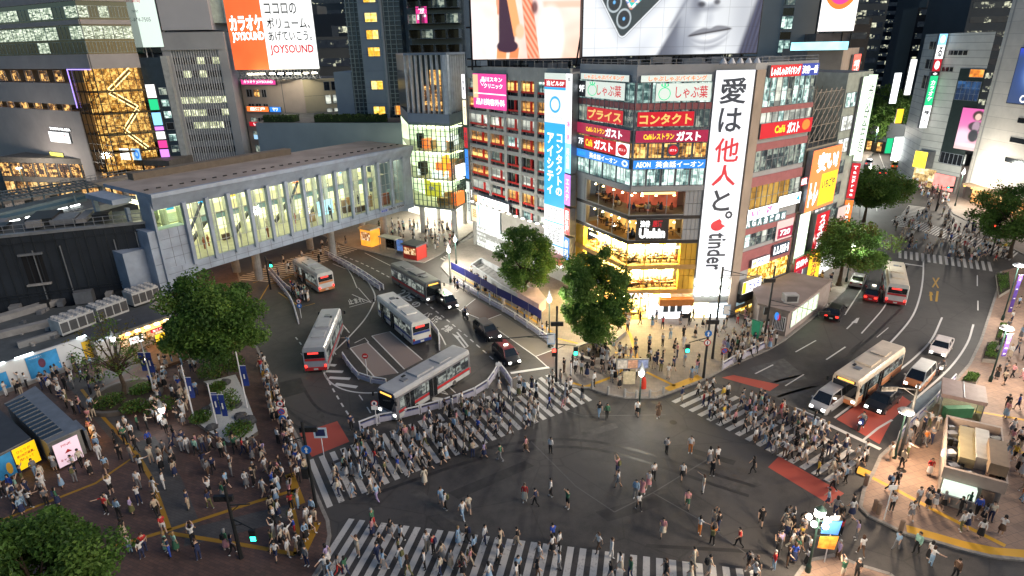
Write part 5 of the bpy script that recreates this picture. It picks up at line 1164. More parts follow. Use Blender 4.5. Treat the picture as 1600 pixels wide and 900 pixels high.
# billboard: two panels with a slight angle
Q0,Q1,Q2=vpos(362,152),vpos(417,149.5),vpos(496,150.5)
FQ1,FQ2=Fac(Q0,Q1),Fac(Q1,Q2)
zq0=FQ1.z(390,109)
eJO=E('orange_fade_billboard',(0.93,0.15,0.04),0.8,var=0.25,scale=0.12)
jo=FQ1.sign('karaoke_billboard','orange half of the double billboard with white karaoke lettering',0.05,FQ1.L,zq0,zq0+17.5,eJO,d0=-0.6,d1=0.0,texts=[('カラオケ',0.53,0.57,0.92,0.19,eWs,0.04),('JOYSOUND',0.54,0.40,0.9,0.13,eWs,0.03)],cat='billboard')
jo2=FQ2.sign('karaoke_billboard','white half of the double billboard with thin grey lines of lettering',0.0,FQ2.L,zq0,zq0+17.8,E('glowing_white_billboard',(1,1,0.98),0.85),d0=-0.6,d1=0.0,texts=[('ココロの',0.38,0.72,0.62,0.13,eBlk,0.012),('ボリューム、',0.5,0.55,0.84,0.13,eBlk,0.012),('あげていこう。',0.5,0.40,0.86,0.12,eBlk,0.012),('JOYSOUND',0.5,0.23,0.86,0.13,eR,0.025)],cat='billboard')
mb=MB()
for f in (FQ1,FQ2):
 n=8
 for k in range(n):
  a,b=f.L*k/n,f.L*(k+1)/n
  mb.tube(f.pt(a,zj,-0.8),f.pt(b,zq0+0.3,-0.8),0.1,0.1,GREYMETAL,5); mb.tube(f.pt(b,zj,-0.8),f.pt(a,zq0+0.3,-0.8),0.1,0.1,GREYMETAL,5)
  mb.tube(f.pt(a,zj - 0.2,-2.5),f.pt(a,zq0+15,-0.8),0.12,0.12,GREYMETAL,5)
 for z in (zj+0.4,zq0 - 0.1): mb.tube(f.pt(0,z,-0.75),f.pt(f.L,z,-0.75),0.12,0.12,GREYMETAL,5)
o=mb.build('billboard_truss',None); tag(o,'pale steel truss standing on the beige roof under the double billboard','truss')
mb=MB()
for f in (FQ1,FQ2):
 for k in range(6): a=f.L*(k+0.5)/6; f.box(mb,a - 0.5,a+0.5,zq0 - 1.0,zq0 - 0.75,1.6,2.3,E('truss_flood_lamp',(1,0.90,0.66),26.0)) if f is FQ2 or k > 2 else None; mb.tube(f.pt(a,zq0 - 0.8,-0.6),f.pt(a,zq0 - 0.7,1.7),0.05,0.05,GREYMETAL,4)
mb.build('flood_lamp',o)
# ================================================================== block with vertical fins
FN0,FN1=vpos(258,150),vpos(353,152)
FF=Fac(FN0,FN1); zn=FF.z(300,78)
fb=thing('finned_office','grey office block of close vertical fins under a plain grey roof box','building',((FN0.x+FN1.x)/2,160,0))
FINW=M('grey_fin_wall',(0.36,0.37,0.39),0.6,var=0.1,scale=0.2)
mb=MB(); mb.prism([FN0,FN1,FN1+Vector((-3,25,0)),FN0+Vector((-6,25,0))],0,zn,FINW,ROOFM)
FF.box(mb,-0.5,1.2,0,zn+0.5,-3,0.5,FINW); FF.box(mb,FF.L - 1.6,FF.L+0.3,0,zn+0.5,-3,0.6,FINW); FF.box(mb,-0.5,FF.L+0.3,zn+0.003,zn+3.8,-6,0.8,FINW)
mb.build('wall',fb)
nf=19
for k in range(nf+1):
 a=1.3+(FF.L - 3.0)*k/nf; m2=MB(); FF.box(m2,a - 0.07,a+0.07,0,zn,0.003,0.4,M('pale_fin',(0.60,0.61,0.63),0.5)); m2.build('fin',fb)
lit_rows={0: (0.5,1.0),1: (0.25,0.72),3: (0.0,1.0),4: (0.05,0.95),5: (0.1,0.9)}
for k in range(8):
 z1=zn - 1.6 - 2.9*k
 for q in range(6):
  a=1.4+(FF.L - 3.1)*q/6; b=1.4+(FF.L - 3.1)*(q+1)/6 - 0.1; lr=lit_rows.get(k)
  on=lr and lr[0] <= (q+0.5)/6 <= lr[1] and rnd.random() < 0.85
  FF.win(fb,a,b,z1 - 1.5,z1,LIT('yellowish_office',(0.2,0.22,0.12),(0.55,0.58,0.34),(0.85,0.88,0.58),1.2,1.2) if on else DKWIN,FINW,nm=1,fd=0.08)
mb=MB(); X0,X1=FF.s_(255,40),FF.s_(333,40); zx=FF.z(300,47)
FF.box(mb,X0,X1,zx,zx+18,-14,1.2,M('plain_grey_box',(0.44,0.45,0.49),0.55,var=0.06,scale=0.15)); FF.box(mb,X1+0.003,X1+2.5,zx+1.5,zx+18,-12,-1,M('greenish_white_wall',(0.6,0.68,0.6),0.5)); mb.build('roof_box',fb)
# ================================================================== slim dark block with neon column, office with golden atrium
NB0,NB1=vpos(214,146),vpos(248,147)
FNb=Fac(NB0,NB1); znb=FNb.z(230,90)
nb_=thing('slim_block','slim dark blue block carrying a column of white, green and blue neon','building',(NB0.x,152,0))
mb=MB(); mb.prism([NB0,NB1,NB1+Vector((-5,18,0)),NB0+Vector((-5,18,0))],0,znb,M('dark_blue_wall',(0.03,0.05,0.075),0.3),ROOFM); FNb.box(mb,FNb.L,FNb.L+1.3,0,znb+0.3,-4,0,M('pale_edge',(0.4,0.42,0.42),0.5)); mb.build('wall',nb_)
for k in range(7):
 z=znb - 6.5 - 2.6*k
 FNb.win(nb_,FNb.L*0.62,FNb.L*0.96,z - 1.5,z,rnd.choice((OFFD,OFFC,DKWIN)),STEEL)
for ya,yb,c,nm_ in ((132,153,eW,'white topmost'),(155,172,eGreen,'green'),(176,196,E('sign_sky',(0.25,0.62,1),1.1),'sky blue'),(198,204,eViolet,'short violet'),(206,218,eW,'lower white'),(220,232,ePink,'pink'),(234,250,eViolet,'lowest violet')):
 FNb.sign('neon_column_sign','%s box of the neon column on the slim dark blue block' % nm_,FNb.L*0.05,FNb.L*0.50,FNb.z(224,yb),FNb.z(224,ya),c,d0=0.1,d1=0.9)
FWt=Fac(vpos(192,150),vpos(258,149)); zw=FWt.z(225,74)
FWt.sign('white_billboard','tall white roof billboard with faint red, grey lettering and a number',0.5,FWt.L,zw,zw+17,E('greenish_white_billboard',(0.80,0.94,0.86),0.65),d0=-0.5,d1=0.0,texts=[('二日薬局',0.42,0.58,0.45,0.07,eR,0.0),('NOW!',0.45,0.44,0.2,0.035,eGrey,0.0),('03-5774-7505',0.5,0.34,0.62,0.05,eGrey,0.0)],cat='billboard')
mb=MB()
for k in range(3):
 a=FWt.L*(k+0.3)/2.6; mb.tube(FWt.pt(a,zw - 3,-3),FWt.pt(a,zw+12,-0.6),0.15,0.15,WHITEM,5); mb.tube(FWt.pt(a,zw - 3,-0.8),FWt.pt(a,zw+1,-0.8),0.15,0.15,WHITEM,5)
for k in range(5): mb.tube(FWt.pt(FWt.L,zw+3.2*k,-0.7),FWt.pt(FWt.L+2.0,zw+3.2*k+1.6,-2.5),0.12,0.12,WHITEM,5); mb.tube(FWt.pt(FWt.L+2,zw+3.2*k+1.6,-2.5),FWt.pt(FWt.L,zw+3.2*k+3.2,-0.7),0.12,0.12,WHITEM,5)
o=mb.build('billboard_truss',None); tag(o,'white braced truss behind the tall white roof billboard','truss')
A0,AC,A1=vpos(-90,172),vpos(137,138),vpos(214,144)
FO,FO2=Fac(A0,AC),Fac(AC,A1)
ob_=thing('atrium_office','dark glass office block over a golden lit shopping atrium','building',(AC.x - 10,AC.y+15,0))
zO=lambda y: FO2.z(170,y)
zband0,zband1=zO(107),zO(84); zOt=62
DKG=M('dark_green_glass',(0.012,0.035,0.03),0.12,0.1,var=0.5,scale=0.15,spec=0.9)
STONE=M('taupe_stone_band',(0.36,0.335,0.335),0.7,var=0.1,scale=0.3)
bO=[A1+Vector((-8,30,0)),A0+Vector((0,40,0))]
mb=MB(); mb.prism([A0,AC,A1]+bO,zband1,zOt,DKG,ROOFM)
mb.prism([A0 - FO.n*5,AC - FO.n*4 - FO2.n*4,A1 - FO2.n*4]+bO,0,zband1,M('dark_taupe_wall',(0.22,0.20,0.195),0.6),top=False); mb.build('wall',ob_)
mb=MB()
for f in (FO,FO2): f.box(mb,0,f.L,zband0,zband1,-4,0.35,STONE); f.box(mb,0,f.L,zO(38),zO(31) ,0.003,0.3,STONE); f.box(mb,0,f.L,zO(2),zO(-8),0.003,0.3,STONE)
FO.box(mb,0,FO.L - 9.5,zO(165),zO(130),-4,0.3,STONE); FO.box(mb,0,FO.L - 9.5,zO(300),zO(176),-4,0.2,M('taupe_panel_wall',(0.38,0.345,0.335),0.65,var=0.12,scale=0.25))
mb.build('stone_band',ob_)
OFFL=LIT('white_office_floor',(0.02,0.05,0.03),(0.34,0.42,0.30),(0.92,1.0,0.80),0.85,2.6,stretch=(1,1,2.0))
for (ya,yb,lit_l,lit_r) in ((29,9,0.8,0.3),(62,40,0.9,1.0),(83,64,0.15,0.05),(-9,-28,0.5,0.4)):
 for f,n,p in ((FO,14,lit_l),(FO2,5,lit_r)):
  for k in range(n):
   a,b=f.L*k/n+0.08,f.L*(k+1)/n - 0.08; f.win(ob_,a,b,zO(ya)+0.2,zO(yb) - 0.1,OFFL if rnd.random() < p*(0.45 if ya == 62 and k < 3 and f is FO else 1) else DKG,TM,nm=2,fw=0.05)
# atrium: warm storeys behind glass with a lit zigzag escalator
GA=E('golden_atrium_wall',(0.80,0.40,0.07),0.62,base=(0.4,0.25,0.1),var=0.75,scale=0.55)
ATW=LIT('atrium_shop_light',(0.03,0.012,0.002),(0.42,0.17,0.02),(1.0,0.64,0.18),0.95,1.9)
sx0=FO.L - 9.3
mb=MB()
zl=[zO(275),zO(242),zO(214),zO(180),zO(145),zband0]
for z0,z1 in zip(zl,zl[1:]):
 FO.quad(mb,sx0,FO.L+0.6,z0+0.4,z1 - 0.05,-3.6,ATW); FO2.quad(mb,-1.5,FO2.L,z0+0.4,z1 - 0.05,-3.6,ATW)
 FO.box(mb,sx0,FO.L - 0.3,z0,z0+0.38,-3.8,-0.3,M('atrium_slab',(0.12,0.08,0.05),0.5)); FO2.box(mb,0.3,FO2.L,z0,z0+0.38,-3.8,-0.3,M('atrium_slab',(0.12,0.08,0.05)))
mb.build('atrium_storey',ob_)
mb=MB(); ESC=E('lit_escalator_edge',(1.0,0.80,0.35),2.2)
pz=[(205,113),(172,147),(219,173),(197,208),(236,237)]
for (xa,ya),(xb,yb) in zip(pz,pz[1:]):
 for dz in (0.0,1.0): mb.tube(FO2.pt(FO2.s_(xa,ya),FO2.z(xa,ya)+dz,-1.2),FO2.pt(FO2.s_(xb,yb),FO2.z(xb,yb)+dz,-1.2),0.13,0.13,ESC,5)
 mb.tube(FO2.pt(FO2.s_(xa,ya),FO2.z(xa,ya)+0.4,-1.5),FO2.pt(FO2.s_(xb,yb),FO2.z(xb,yb)+0.4,-1.5),0.45,0.45,FURN,5)
mb.build('escalator',ob_)
for z0,z1 in zip(zl,zl[1:]):
 for f,a_,b_,n in ((FO,sx0,FO.L - 0.05,5),(FO2,0.05,FO2.L,6)):
  m2=MB(); f.quad(m2,a_,b_,z0,z1 - 0.05,0.0,GLASS('amber_glass',(0.95,0.92,0.82)))
  for k in range(n+1): c=a_+(b_ - a_)*k/n; f.box(m2,c - 0.05,c+0.05,z0,z1,-0.1,0.08,DARKMETAL)
  f.box(m2,a_,b_,(z0+z1)/2 - 0.05,(z0+z1)/2+0.05,-0.1,0.07,DARKMETAL); m2.build('window',ob_)
mb=MB(); LEDV=E('violet_edge_light',(0.35,0.25,0.9),1.6)
mb.tube(FO.pt(sx0,zband0 - 0.1,0.4),FO.pt(FO.L,zband0 - 0.1,0.4),0.1,0.1,LEDV,5); mb.tube(FO.pt(sx0,zO(170),0.4),FO.pt(sx0,zband0,0.4),0.1,0.1,LEDV,5); mb.build('edge_light',ob_)
for k in range(9):
 a=(FO.L - 10)*k/9
 for ya,yb in ((128,109),(172,164)): FO.win(ob_,a+0.2,a+3.4,zO(yb) - 2.4,zO(yb) - 0.1,REST,STONE,d=-0.3,fd=-0.2)
FO.sign('plaza_sign','small white lit directory board with capitals above on the taupe wall',FO.s_(80,210),FO.s_(111,210),FO.z(95,222),FO.z(95,206),eW,d0=0.25,d1=0.5,texts=[('F',0.2,0.7,0.08,0.2,eGrey,0.0),('B',0.8,0.7,0.08,0.3,eR,0.02)])
o=FO.sign('plaza_name_sign','thin row of white capitals over the small directory board',FO.s_(79,201),FO.s_(112,201),FO.z(95,204),FO.z(95,199),M('taupe_panel_wall',(0.13,0.12,0.12)),d0=0.25,d1=0.3,texts=[('TOKYU PLAZA',0.5,0.5,0.95,0.8,eWs,0.02)])
FO.sign('yellow_screen','small yellow green lit screen low on the taupe office wall',FO.s_(83,245),FO.s_(103,245),FO.z(92,252),FO.z(92,238),E('yellow_screen_face',(0.95,0.85,0.15),1.1,var=0.5,scale=1.5),d0=0.25,d1=0.5)
# ================================================================== station, hoarding and plaza structures on the left
SHEET=brick_mat('dark_sheet_wall',(0.020,0.025,0.034),(0.016,0.020,0.028),(0.009,0.011,0.014),scale=1,bw=2.2,rh=30,mortar=0.03,rough=0.45,stain=0.3,offs=0.0)
LOWROOF=M('grey_low_roof',(0.085,0.095,0.10),0.8,var=0.35,scale=0.5)
HW0,HW1=g(-70,643),g(166,558)
FH=Fac(HW0,HW1); zh=FH.z(75,545)
SW0,SW1=g(-60,478,4.5),Vector((-46.5,74.5,0)); SW0.z=0
FS=Fac(SW0,SW1); zs=FS.z(100,362)
stn=thing('station_building','long dark sheet clad station building beside the bridge pier','building',(-62,76,0))
mb=MB(); FS.box(mb,-6,FS.L+0.5,0,zs,-9,0,SHEET,LOWROOF); FS.box(mb,-6,FS.L+0.5,zs+0.003,zs+0.35,-0.5,0.15,GREYMETAL); mb.build('wall',stn)
mb=MB(); a,z=FS.px(32,400); b,z2=FS.px(78,440); FS.box(mb,a,b,z2,z,0.003,0.04,M('dark_opening',(0.006,0.006,0.008),0.8)); FS.box(mb,a - 0.2,b+0.2,z,z+0.25,0.003,0.4,GREYMETAL); FS.box(mb,a - 0.2,b+0.2,z2 - 0.2,z2,0.003,0.5,CONC); mb.build('opening',stn)
mb=MB()
for k in range(24): a=(FS.L+5)*k/24 - 5; FS.box(mb,a - 0.05,a+0.05,4,zs - 0.1,0.003,0.1,M('dark_seam',(0.02,0.024,0.03),0.5))
mb.build('rib',stn)
mb=MB(); r=random.Random(31)
for k in range(16):
 a=r.uniform(-3,FS.L - 1); h=r.uniform(0.5,1.7); FS.box(mb,a,a+r.uniform(0.5,2.0),3.2,3.2+h,0.15,r.uniform(0.6,1.5),r.choice((GREYMETAL,WALLD,CONC,DARKMETAL)))
for k in range(7): a=r.uniform(-3,FS.L); mb.tube(FS.pt(a,3.2,0.25),FS.pt(a,zs - r.uniform(0.2,3),0.25),0.07,0.07,GREYMETAL,5)
for z in (4.6,5.0,zs - 0.8): mb.tube(FS.pt(-4,z,0.3),FS.pt(FS.L - 0.5,z+r.uniform(-.3,.3),0.3),0.05,0.05,DARKMETAL,5)
for k in range(30): a,b=r.uniform(-4,FS.L - 4),r.uniform(1,4); FS.box(mb,a,a+b,zs+0.36,zs+0.36+r.uniform(0.2,0.9),-r.uniform(4,8.5),-r.uniform(1,3.5),r.choice((LOWROOF,WALLD,DARKMETAL,GREYMETAL))) if k < 12 else None
mb.build('pipework',stn)
mb=MB()
for zz in (0.5,1.0): mb.tube(FS.pt(-5,zs+0.35+zz,-0.2),FS.pt(FS.L,zs+0.35+zz,-0.2),0.04,0.04,GREYMETAL,5)
for k in range(26): a=-5+(FS.L+5)*k/25; mb.tube(FS.pt(a,zs+0.3,-0.2),FS.pt(a,zs+1.4,-0.2),0.04,0.04,GREYMETAL,5)
mb.build('railing',stn)
# low roof between hoarding and station wall
low=thing('station_annex','low grey flat roofed annex behind the white hoarding','building',(-58,68,0))
LR=[HW0 - FH.n*0.5,HW1 - FH.n*0.5+FH.u*3,SW1+Vector((1.5,-1.5,0))+FS.n*0.3,SW0+FS.n*0.3]
mb=MB(); mb.prism(LR,0,3.1,M('annex_wall',(0.2,0.2,0.21),0.8),LOWROOF); mb.build('wall',low)
mb=MB(); r=random.Random(8)
def onroof(px_,py_): p=g(px_,py_,3.1); return p
for (xa,ya,xb,yb,w) in ((-5,506,175,452,1.2),(20,470,170,430,0.8),(0,530,90,508,0.9),(30,545,130,515,0.4)):
 A_,B_=onroof(xa,ya),onroof(xb,yb); d=(B_ - A_).normalized(); n_=Vector((-d.y,d.x,0))*w
 mb.hexa([A_,B_,B_+n_,A_+n_],[p+Vector((0,0,0.7)) for p in (A_,B_,B_+n_,A_+n_)],CONC if w > 0.8 else WALLD)
for k in range(40):
 p=onroof(r.uniform(5,200),r.uniform(455,545)); s=r.uniform(0.2,0.7)
 if FH.n.dot(p - HW0) < -1.0 and FS.n.dot(p - SW0) > 1: mb.box(p.x,p.x+s,p.y,p.y+s,3.1,3.1+s*0.7,r.choice((GREYMETAL,WALLD,CONC)))
mb.build('roof_duct',low)
ACW=M('ac_unit_casing',(0.42,0.42,0.42),0.5,var=0.2)
acp=None
for i,(xa,ya,xb,yb,d) in enumerate(((99,528,152,508,2.2),(157,506,203,489,2.2),(211,482,252,468,2.2))):
 A_,B_=g(xa,ya,3.1),g(xb,yb,3.1); f=Fac(A_,B_)
 t=thing('cooling_unit',('grey cooling unit with fans on the annex roof, the one nearest the hoarding','middle grey cooling unit of three along the annex roof','grey cooling unit on annex roof closest to the bridge pier')[i],'cooling unit',(A_+B_)/2,group='cooling units on the annex roof')
 mb=MB(); f.box(mb,0,f.L,3.35,5.0,-d,0,ACW)
 for k in range(4): f.box(mb,f.L*(k+0.08)/4,f.L*(k+0.92)/4,3.6,4.75,0.003,0.04,M('dark_grille',(0.06,0.06,0.065),0.6))
 f.box(mb,0.1,f.L - 0.1,3.1,3.35,-d+0.1,-0.1,DARKMETAL); mb.build('casing',t)
 for k in range(4):
  for q in range(3): m2=MB(); m2.lathe(f.pt(f.L*(k+0.5)/4,5.0,-d*(q+0.5)/3),[(0.3,0),(0.3,0.18),(0.22,0.18),(0.2,0.06)],ACW,10); m2.build('fan',t)
# hoarding with posters
hb=MB(); FH.box(hb,0,FH.L,0.12,zh,-0.25,0.0,M('white_hoarding',(0.62,0.63,0.64),0.5,var=0.08,scale=0.4)); FH.box(hb,0,FH.L,0.12,0.5,0.003,0.35,CONC)
ho=hb.build('hoarding',None); tag(ho,'long white site hoarding wall carrying posters along the plaza','hoarding')
mb=MB()
for xa,ya in ((25,566),(122,532),(152,519),(-20,585)): a=FH.s_(xa,ya); FH.box(mb,a,a+1.6,zh+0.05,zh+0.16,-0.1,0.15,E('tube_lamp',(0.85,1,1),7.0))
mb.build('tube_lamp',ho)
def sky_poster(u,v): return 0.1+0.25*v*0+0.35*(1 - v),0.35+0.35*(1 - v),0.8+0.1*v
def poster_h(label,xa,xb,ya,yb,fn=None,face=None,**k):
 a,b=FH.s_(xa,(ya+yb)/2),FH.s_(xb,(ya+yb)/2); z0,z1=FH.z((xa+xb)/2,yb),FH.z((xa+xb)/2,ya)
 return FH.sign('poster',label,a,b,max(z0,0.3),min(z1,zh - 0.1),face,d0=0.003,d1=0.03,cat='poster',**k)
BLUEP=M('blue_sky_poster_paper',(0.05,0.30,0.62),0.4,var=0.4,scale=0.6); YELW=M('yellow_poster_paper',(0.75,0.45,0.02),0.5,var=0.1); SKIN=M('skin',(0.52,0.32,0.22),0.55,var=0.06)
inkN=M('navy_ink',(0.02,0.03,0.1),0.5); inkR=M('red_ink',(0.5,0.03,0.03),0.5); inkW=M('white_ink',(0.8,0.8,0.8),0.5)
poster_h('small blue sky poster nearest the frame edge of the hoarding',-10,15,582,610,face=BLUEP)
poster_h('wide blue sky poster with dark shape in the middle of the hoarding',41,96,550,590,face=BLUEP,texts=[('●',0.45,0.6,0.22,0.4,M('purple_brown_ink',(0.12,0.04,0.08),0.5),0.0),('へいわのまちへ',0.3,0.9,0.4,0.08,inkW,0.0)])
poster_h('yellow poster with dark lettering at the kiosk end of the hoarding',129,152,530,560,face=YELW,texts=[('工事の\nお知らせ',0.5,0.6,0.7,0.4,inkN,0.02)])
# lit kiosk
KA,KB=g(196,560),g(270,532)
FK=Fac(KA,KB)
ki=thing('snack_kiosk','low snack kiosk with glowing orange sign strip beneath the big tree','kiosk',(KA+KB)/2)
mb=MB(); FK.box(mb,-2.2,FK.L,0.12,3.0,-4.5,-1.0,M('kiosk_wall',(0.30,0.27,0.25),0.6)); FK.box(mb,-2.4,FK.L+0.2,3.0,3.35,-5,0.3,M('dark_kiosk_roof',(0.07,0.075,0.085),0.6)); mb.build('wall',ki)
mb=MB(); FK.box(mb,0,FK.L,2.35,2.98,0.0,0.2,E('orange_sign_strip',(1,0.48,0.13),1.6,var=0.5,scale=1.4)); mb.build('sign_strip',ki)
mb=MB()
for k in range(5): FK.box(mb,0.5+FK.L*k/5,1.0+FK.L*k/5,2.75,2.95,0.22,0.5,E('warm_bulb',(1,0.75,0.4),9.0))
mb.build('lamp',ki)
mb=MB(); FK.quad(mb,0.2,FK.L - 0.2,0.9,2.3,-0.96,LIT('kiosk_shelves',(0.12,0.04,0.01),(0.7,0.3,0.08),(1,0.8,0.5),0.8,2.0)); FK.box(mb,0,FK.L,0.12,0.95,-0.95,-0.3,M('kiosk_counter',(0.4,0.3,0.22),0.6)); mb.build('counter',ki)
FK.sign('kiosk_sign','small white and red price board on the lit kiosk',0.9,2.4,1.2,2.1,eW,d0=-0.2,d1=-0.1,texts=[('ポップ',0.5,0.5,0.7,0.5,eR,0.02)])
FK.sign('kiosk_sign','yellow lit menu panel below a red strip on the kiosk',3.6,5.0,0.5,1.4,eY,d0=-0.2,d1=-0.1)
FK.sign('kiosk_sign','short red strip sign hanging over the kiosk counter',3.3,4.8,1.75,2.15,eR,d0=-0.2,d1=-0.1,texts=[('宝くじ',0.5,0.5,0.7,0.6,eW,0.02)])
mb=MB(); P_=[(228,545),(283,523),(312,556),(246,582)]; mb.prism(G(P_),0.12,0.42,M('brown_timber_deck',(0.20,0.10,0.05),0.6,var=0.3,scale=3)); o=mb.build('timber_deck',None); tag(o,'low brown timber deck in front of the snack kiosk','deck')
# shelters at the lower left
def roofed(name,label,cat,roof_px,zr,wall_m,roof_m):
 q=[g(x,y,zr) for x,y in roof_px]; t=thing(name,label,cat,(sum(p.x for p in q)/4,sum(p.y for p in q)/4,0.12))
 mb=MB(); c=Vector((sum(p.x for p in q)/4,sum(p.y for p in q)/4,0)); mb.prism([c+(Vector((p.x,p.y,0)) - c)*0.94 for p in q],0.12,zr - 0.12,wall_m); mb.build('wall',t)
 mb=MB(); mb.prism(q,zr - 0.117,zr,GREYMETAL,roof_m); mb.build('roof',t); return t,q
sh,q=roofed('smoking_shelter','long grey shelter with slatted glass roof and pink poster on its end','shelter',[(6,631),(37,606),(58,606),(127,669),(73,692)],2.75,M('shelter_wall',(0.25,0.25,0.24),0.5),M('shelter_roof_sheet',(0.20,0.22,0.25),0.4,0.3)) if False else roofed('smoking_shelter','long grey shelter with slatted glass roof and pink poster on its end','shelter',[(6,631),(55,603),(127,669),(73,693)],2.75,M('shelter_wall',(0.25,0.25,0.24),0.5),M('shelter_roof_sheet',(0.20,0.22,0.25),0.4,0.3))
q=[g(x,y,2.76) for x,y in ((7,632),(37,619),(99,674),(67,689))]
mb=MB(); mb.prism(q,2.755,2.80,M('dark_roof_glass',(0.02,0.025,0.03),0.1));
for k in range(13): mb.tube(q[0].lerp(q[3],k/12)+Vector((0,0,.06)),q[1].lerp(q[2],k/12)+Vector((0,0,.06)),0.05,0.05,GREYMETAL,4)
mb.build('glass_roof',sh)
SF0,SF1=g(77,694,2.7),g(126,671,2.7); SFx=Fac(SF0,SF1)
SFx.sign('pink_poster','pale pink poster with red lettering on the end of the grey shelter',0.05,SFx.L*0.82,0.3,2.55,E('backlit_pink_poster',(0.85,0.62,0.72),0.55),d0=0.15,d1=0.2,cat='poster',texts=[('PINK',0.5,0.82,0.4,0.1,inkR,0.0),('▲',0.5,0.55,0.3,0.14,inkR,0.0),('キャンペーン',0.5,0.25,0.75,0.12,inkR,0.02)])
SFr=Fac(SF1,g(66,612,2.7))
SFr.sign('orange_lit_panel','glowing orange vending panel on the long side of the grey shelter',0.1,2.6,0.4,2.4,E('vending_glow',(1,0.5,0.1),1.8,var=0.6,scale=2.0),d0=0.2,d1=0.4,cat='panel')
sh2,_=roofed('advert_shelter','dark roofed shelter wrapped in a yellow and blue advert','shelter',[(-60,668),(0,640),(48,684),(-22,720)],2.6,M('shelter_wall',(0.25,0.25,0.24)),M('dark_flat_roof',(0.05,0.055,0.065),0.6))
YF0,YF1=g(-26,722,2.5),g(50,684,2.5); YF=Fac(YF0,YF1)
sy=YF.s_(13,700)
YF.sign('yellow_advert','bright yellow advert panel with red lettering on the dark roofed shelter',sy,YF.L,0.35,2.45,E('backlit_yellow',(0.95,0.55,0.01),0.75),d0=0.2,d1=0.26,cat='poster',texts=[('ひとりが',0.45,0.8,0.6,0.13,inkR,0.01),('約100万画素、',0.5,0.6,0.75,0.13,inkR,0.02),('撮れるって',0.48,0.42,0.6,0.13,inkR,0.01)])
YF.sign('blue_advert','blue sky advert with sunny figure beside the bright yellow panel',0.0,sy - 0.05,0.35,2.45,BLUEP,d0=0.2,d1=0.26,cat='poster',texts=[('●',0.75,0.35,0.25,0.5,M('sunflower_ink',(0.7,0.4,0.05),0.5),0.0)])
# platforms, walkways and warm street far on the left
pl=thing('station_platform','station platform canopy with a row of white tube lamps','platform',(-85,105,0))
PA,PB=g(-40,372,8.0),g(215,306,8.0); FPl=Fac(PA,PB)
mb=MB(); FPl.box(mb,0,FPl.L,7.0,8.0,-10,0,M('platform_grey',(0.20,0.22,0.22),0.6),M('platform_canopy',(0.10,0.11,0.115),0.7)); FPl.box(mb,0,FPl.L,2,7.0,-9,-0.5,SHEET); mb.build('canopy',pl)
mb=MB()
for x,y in ((21,341),(47,333),(71,327),(97,322),(117,318),(-5,349)):
 a=FPl.s_(x,y,-3.0); FPl.box(mb,a - 0.8,a+0.8,8.25,8.4,-3.2,-2.9,E('white_tube_lamp',(0.95,1,0.95),6.0))
mb.build('tube_lamp',pl)
mb=MB(); FPl.box(mb,6,FPl.L*0.8,8.003,9.4,-8.5,-5.5,M('pale_train_roof',(0.09,0.12,0.135),0.5,0.1)); FPl.box(mb,6,FPl.L*0.8,8.5,9.0,-5.49,-5.45,M('blue_train_band',(0.02,0.06,0.10),0.5)); o=mb.build('train',None); tag(o,'pale blue banded train roof standing beyond the platform lamps','train')
WA,WB=g(-20,310,9),g(212,268,9); FWk=Fac(WA,WB)
wk=thing('elevated_walkway','elevated walkway with railings over the warm lit street','walkway',(-95,130,0))
mb=MB(); FWk.box(mb,0,FWk.L,7.4,8.2,-3.5,0,M('walkway_deck',(0.22,0.20,0.18),0.6));
for k in range(6): a=FWk.L*(k+0.5)/6; mb.lathe(FWk.pt(a,0,-1.7),[(0.6,0),(0.6,7.4)],CONC,8)
mb.build('deck',wk)
mb=MB()
for d in (-0.1,-3.4):
 for zz in (8.7,9.2): mb.tube(FWk.pt(0,zz,d),FWk.pt(FWk.L,zz,d),0.05,0.05,GREYMETAL,4)
 for k in range(30): mb.tube(FWk.pt(FWk.L*k/29,8.2,d),FWk.pt(FWk.L*k/29,9.2,d),0.04,0.04,GREYMETAL,4)
mb.build('railing',wk)
lt=MB(); LA,LB2=g(-30,330,9.5),g(160,300,9.5); FLt=Fac(LA,LB2)
for k in range(22):
 a=FLt.L*k/21; lt.tube(FLt.pt(a,10.5,0),FLt.pt(a,10.5,-9),0.09,0.09,M('lattice_steel',(0.10,0.13,0.15),0.4,0.5),4)
for d in (0,-3,-6,-9): lt.tube(FLt.pt(0,10.55,d),FLt.pt(FLt.L,10.55,d),0.12,0.12,M('lattice_steel',(0.1,0.13,0.15)),4)
for k in range(5):
 for d in (0,-9): lt.tube(FLt.pt(FLt.L*k/4,0,d),FLt.pt(FLt.L*k/4,10.5,d),0.15,0.15,M('lattice_steel',(0.1,0.13,0.15)),5)
o=lt.build('steel_canopy_frame',None); tag(o,'open dark steel lattice canopy over the platforms','canopy')
sb=thing('street_arcade','row of warm lit ground floor shops behind the elevated walkway','building',(-115,155,0))
SA,SB=vpos(-60,150),vpos(225,140); FSa=Fac(SA,SB)
mb=MB(); FSa.box(mb,0,FSa.L,0,9.5,-8,0,M('arcade_wall',(0.12,0.11,0.10),0.7)); mb.build('wall',sb)
WARMST=LIT('warm_street_shop',(0.03,0.012,0.003),(0.45,0.20,0.05),(1.0,0.68,0.26),1.0,0.9,sample=True)
for k in range(14):
 a=FSa.L*k/14; FSa.win(sb,a+0.2,a+FSa.L/14 - 0.4,0.4,3.6,WARMST,DARKMETAL,nm=1); FSa.win(sb,a+0.2,a+FSa.L/14 - 0.4,5.0,8.2,rnd.choice((WARMST,REST,REST)),DARKMETAL,nm=1)
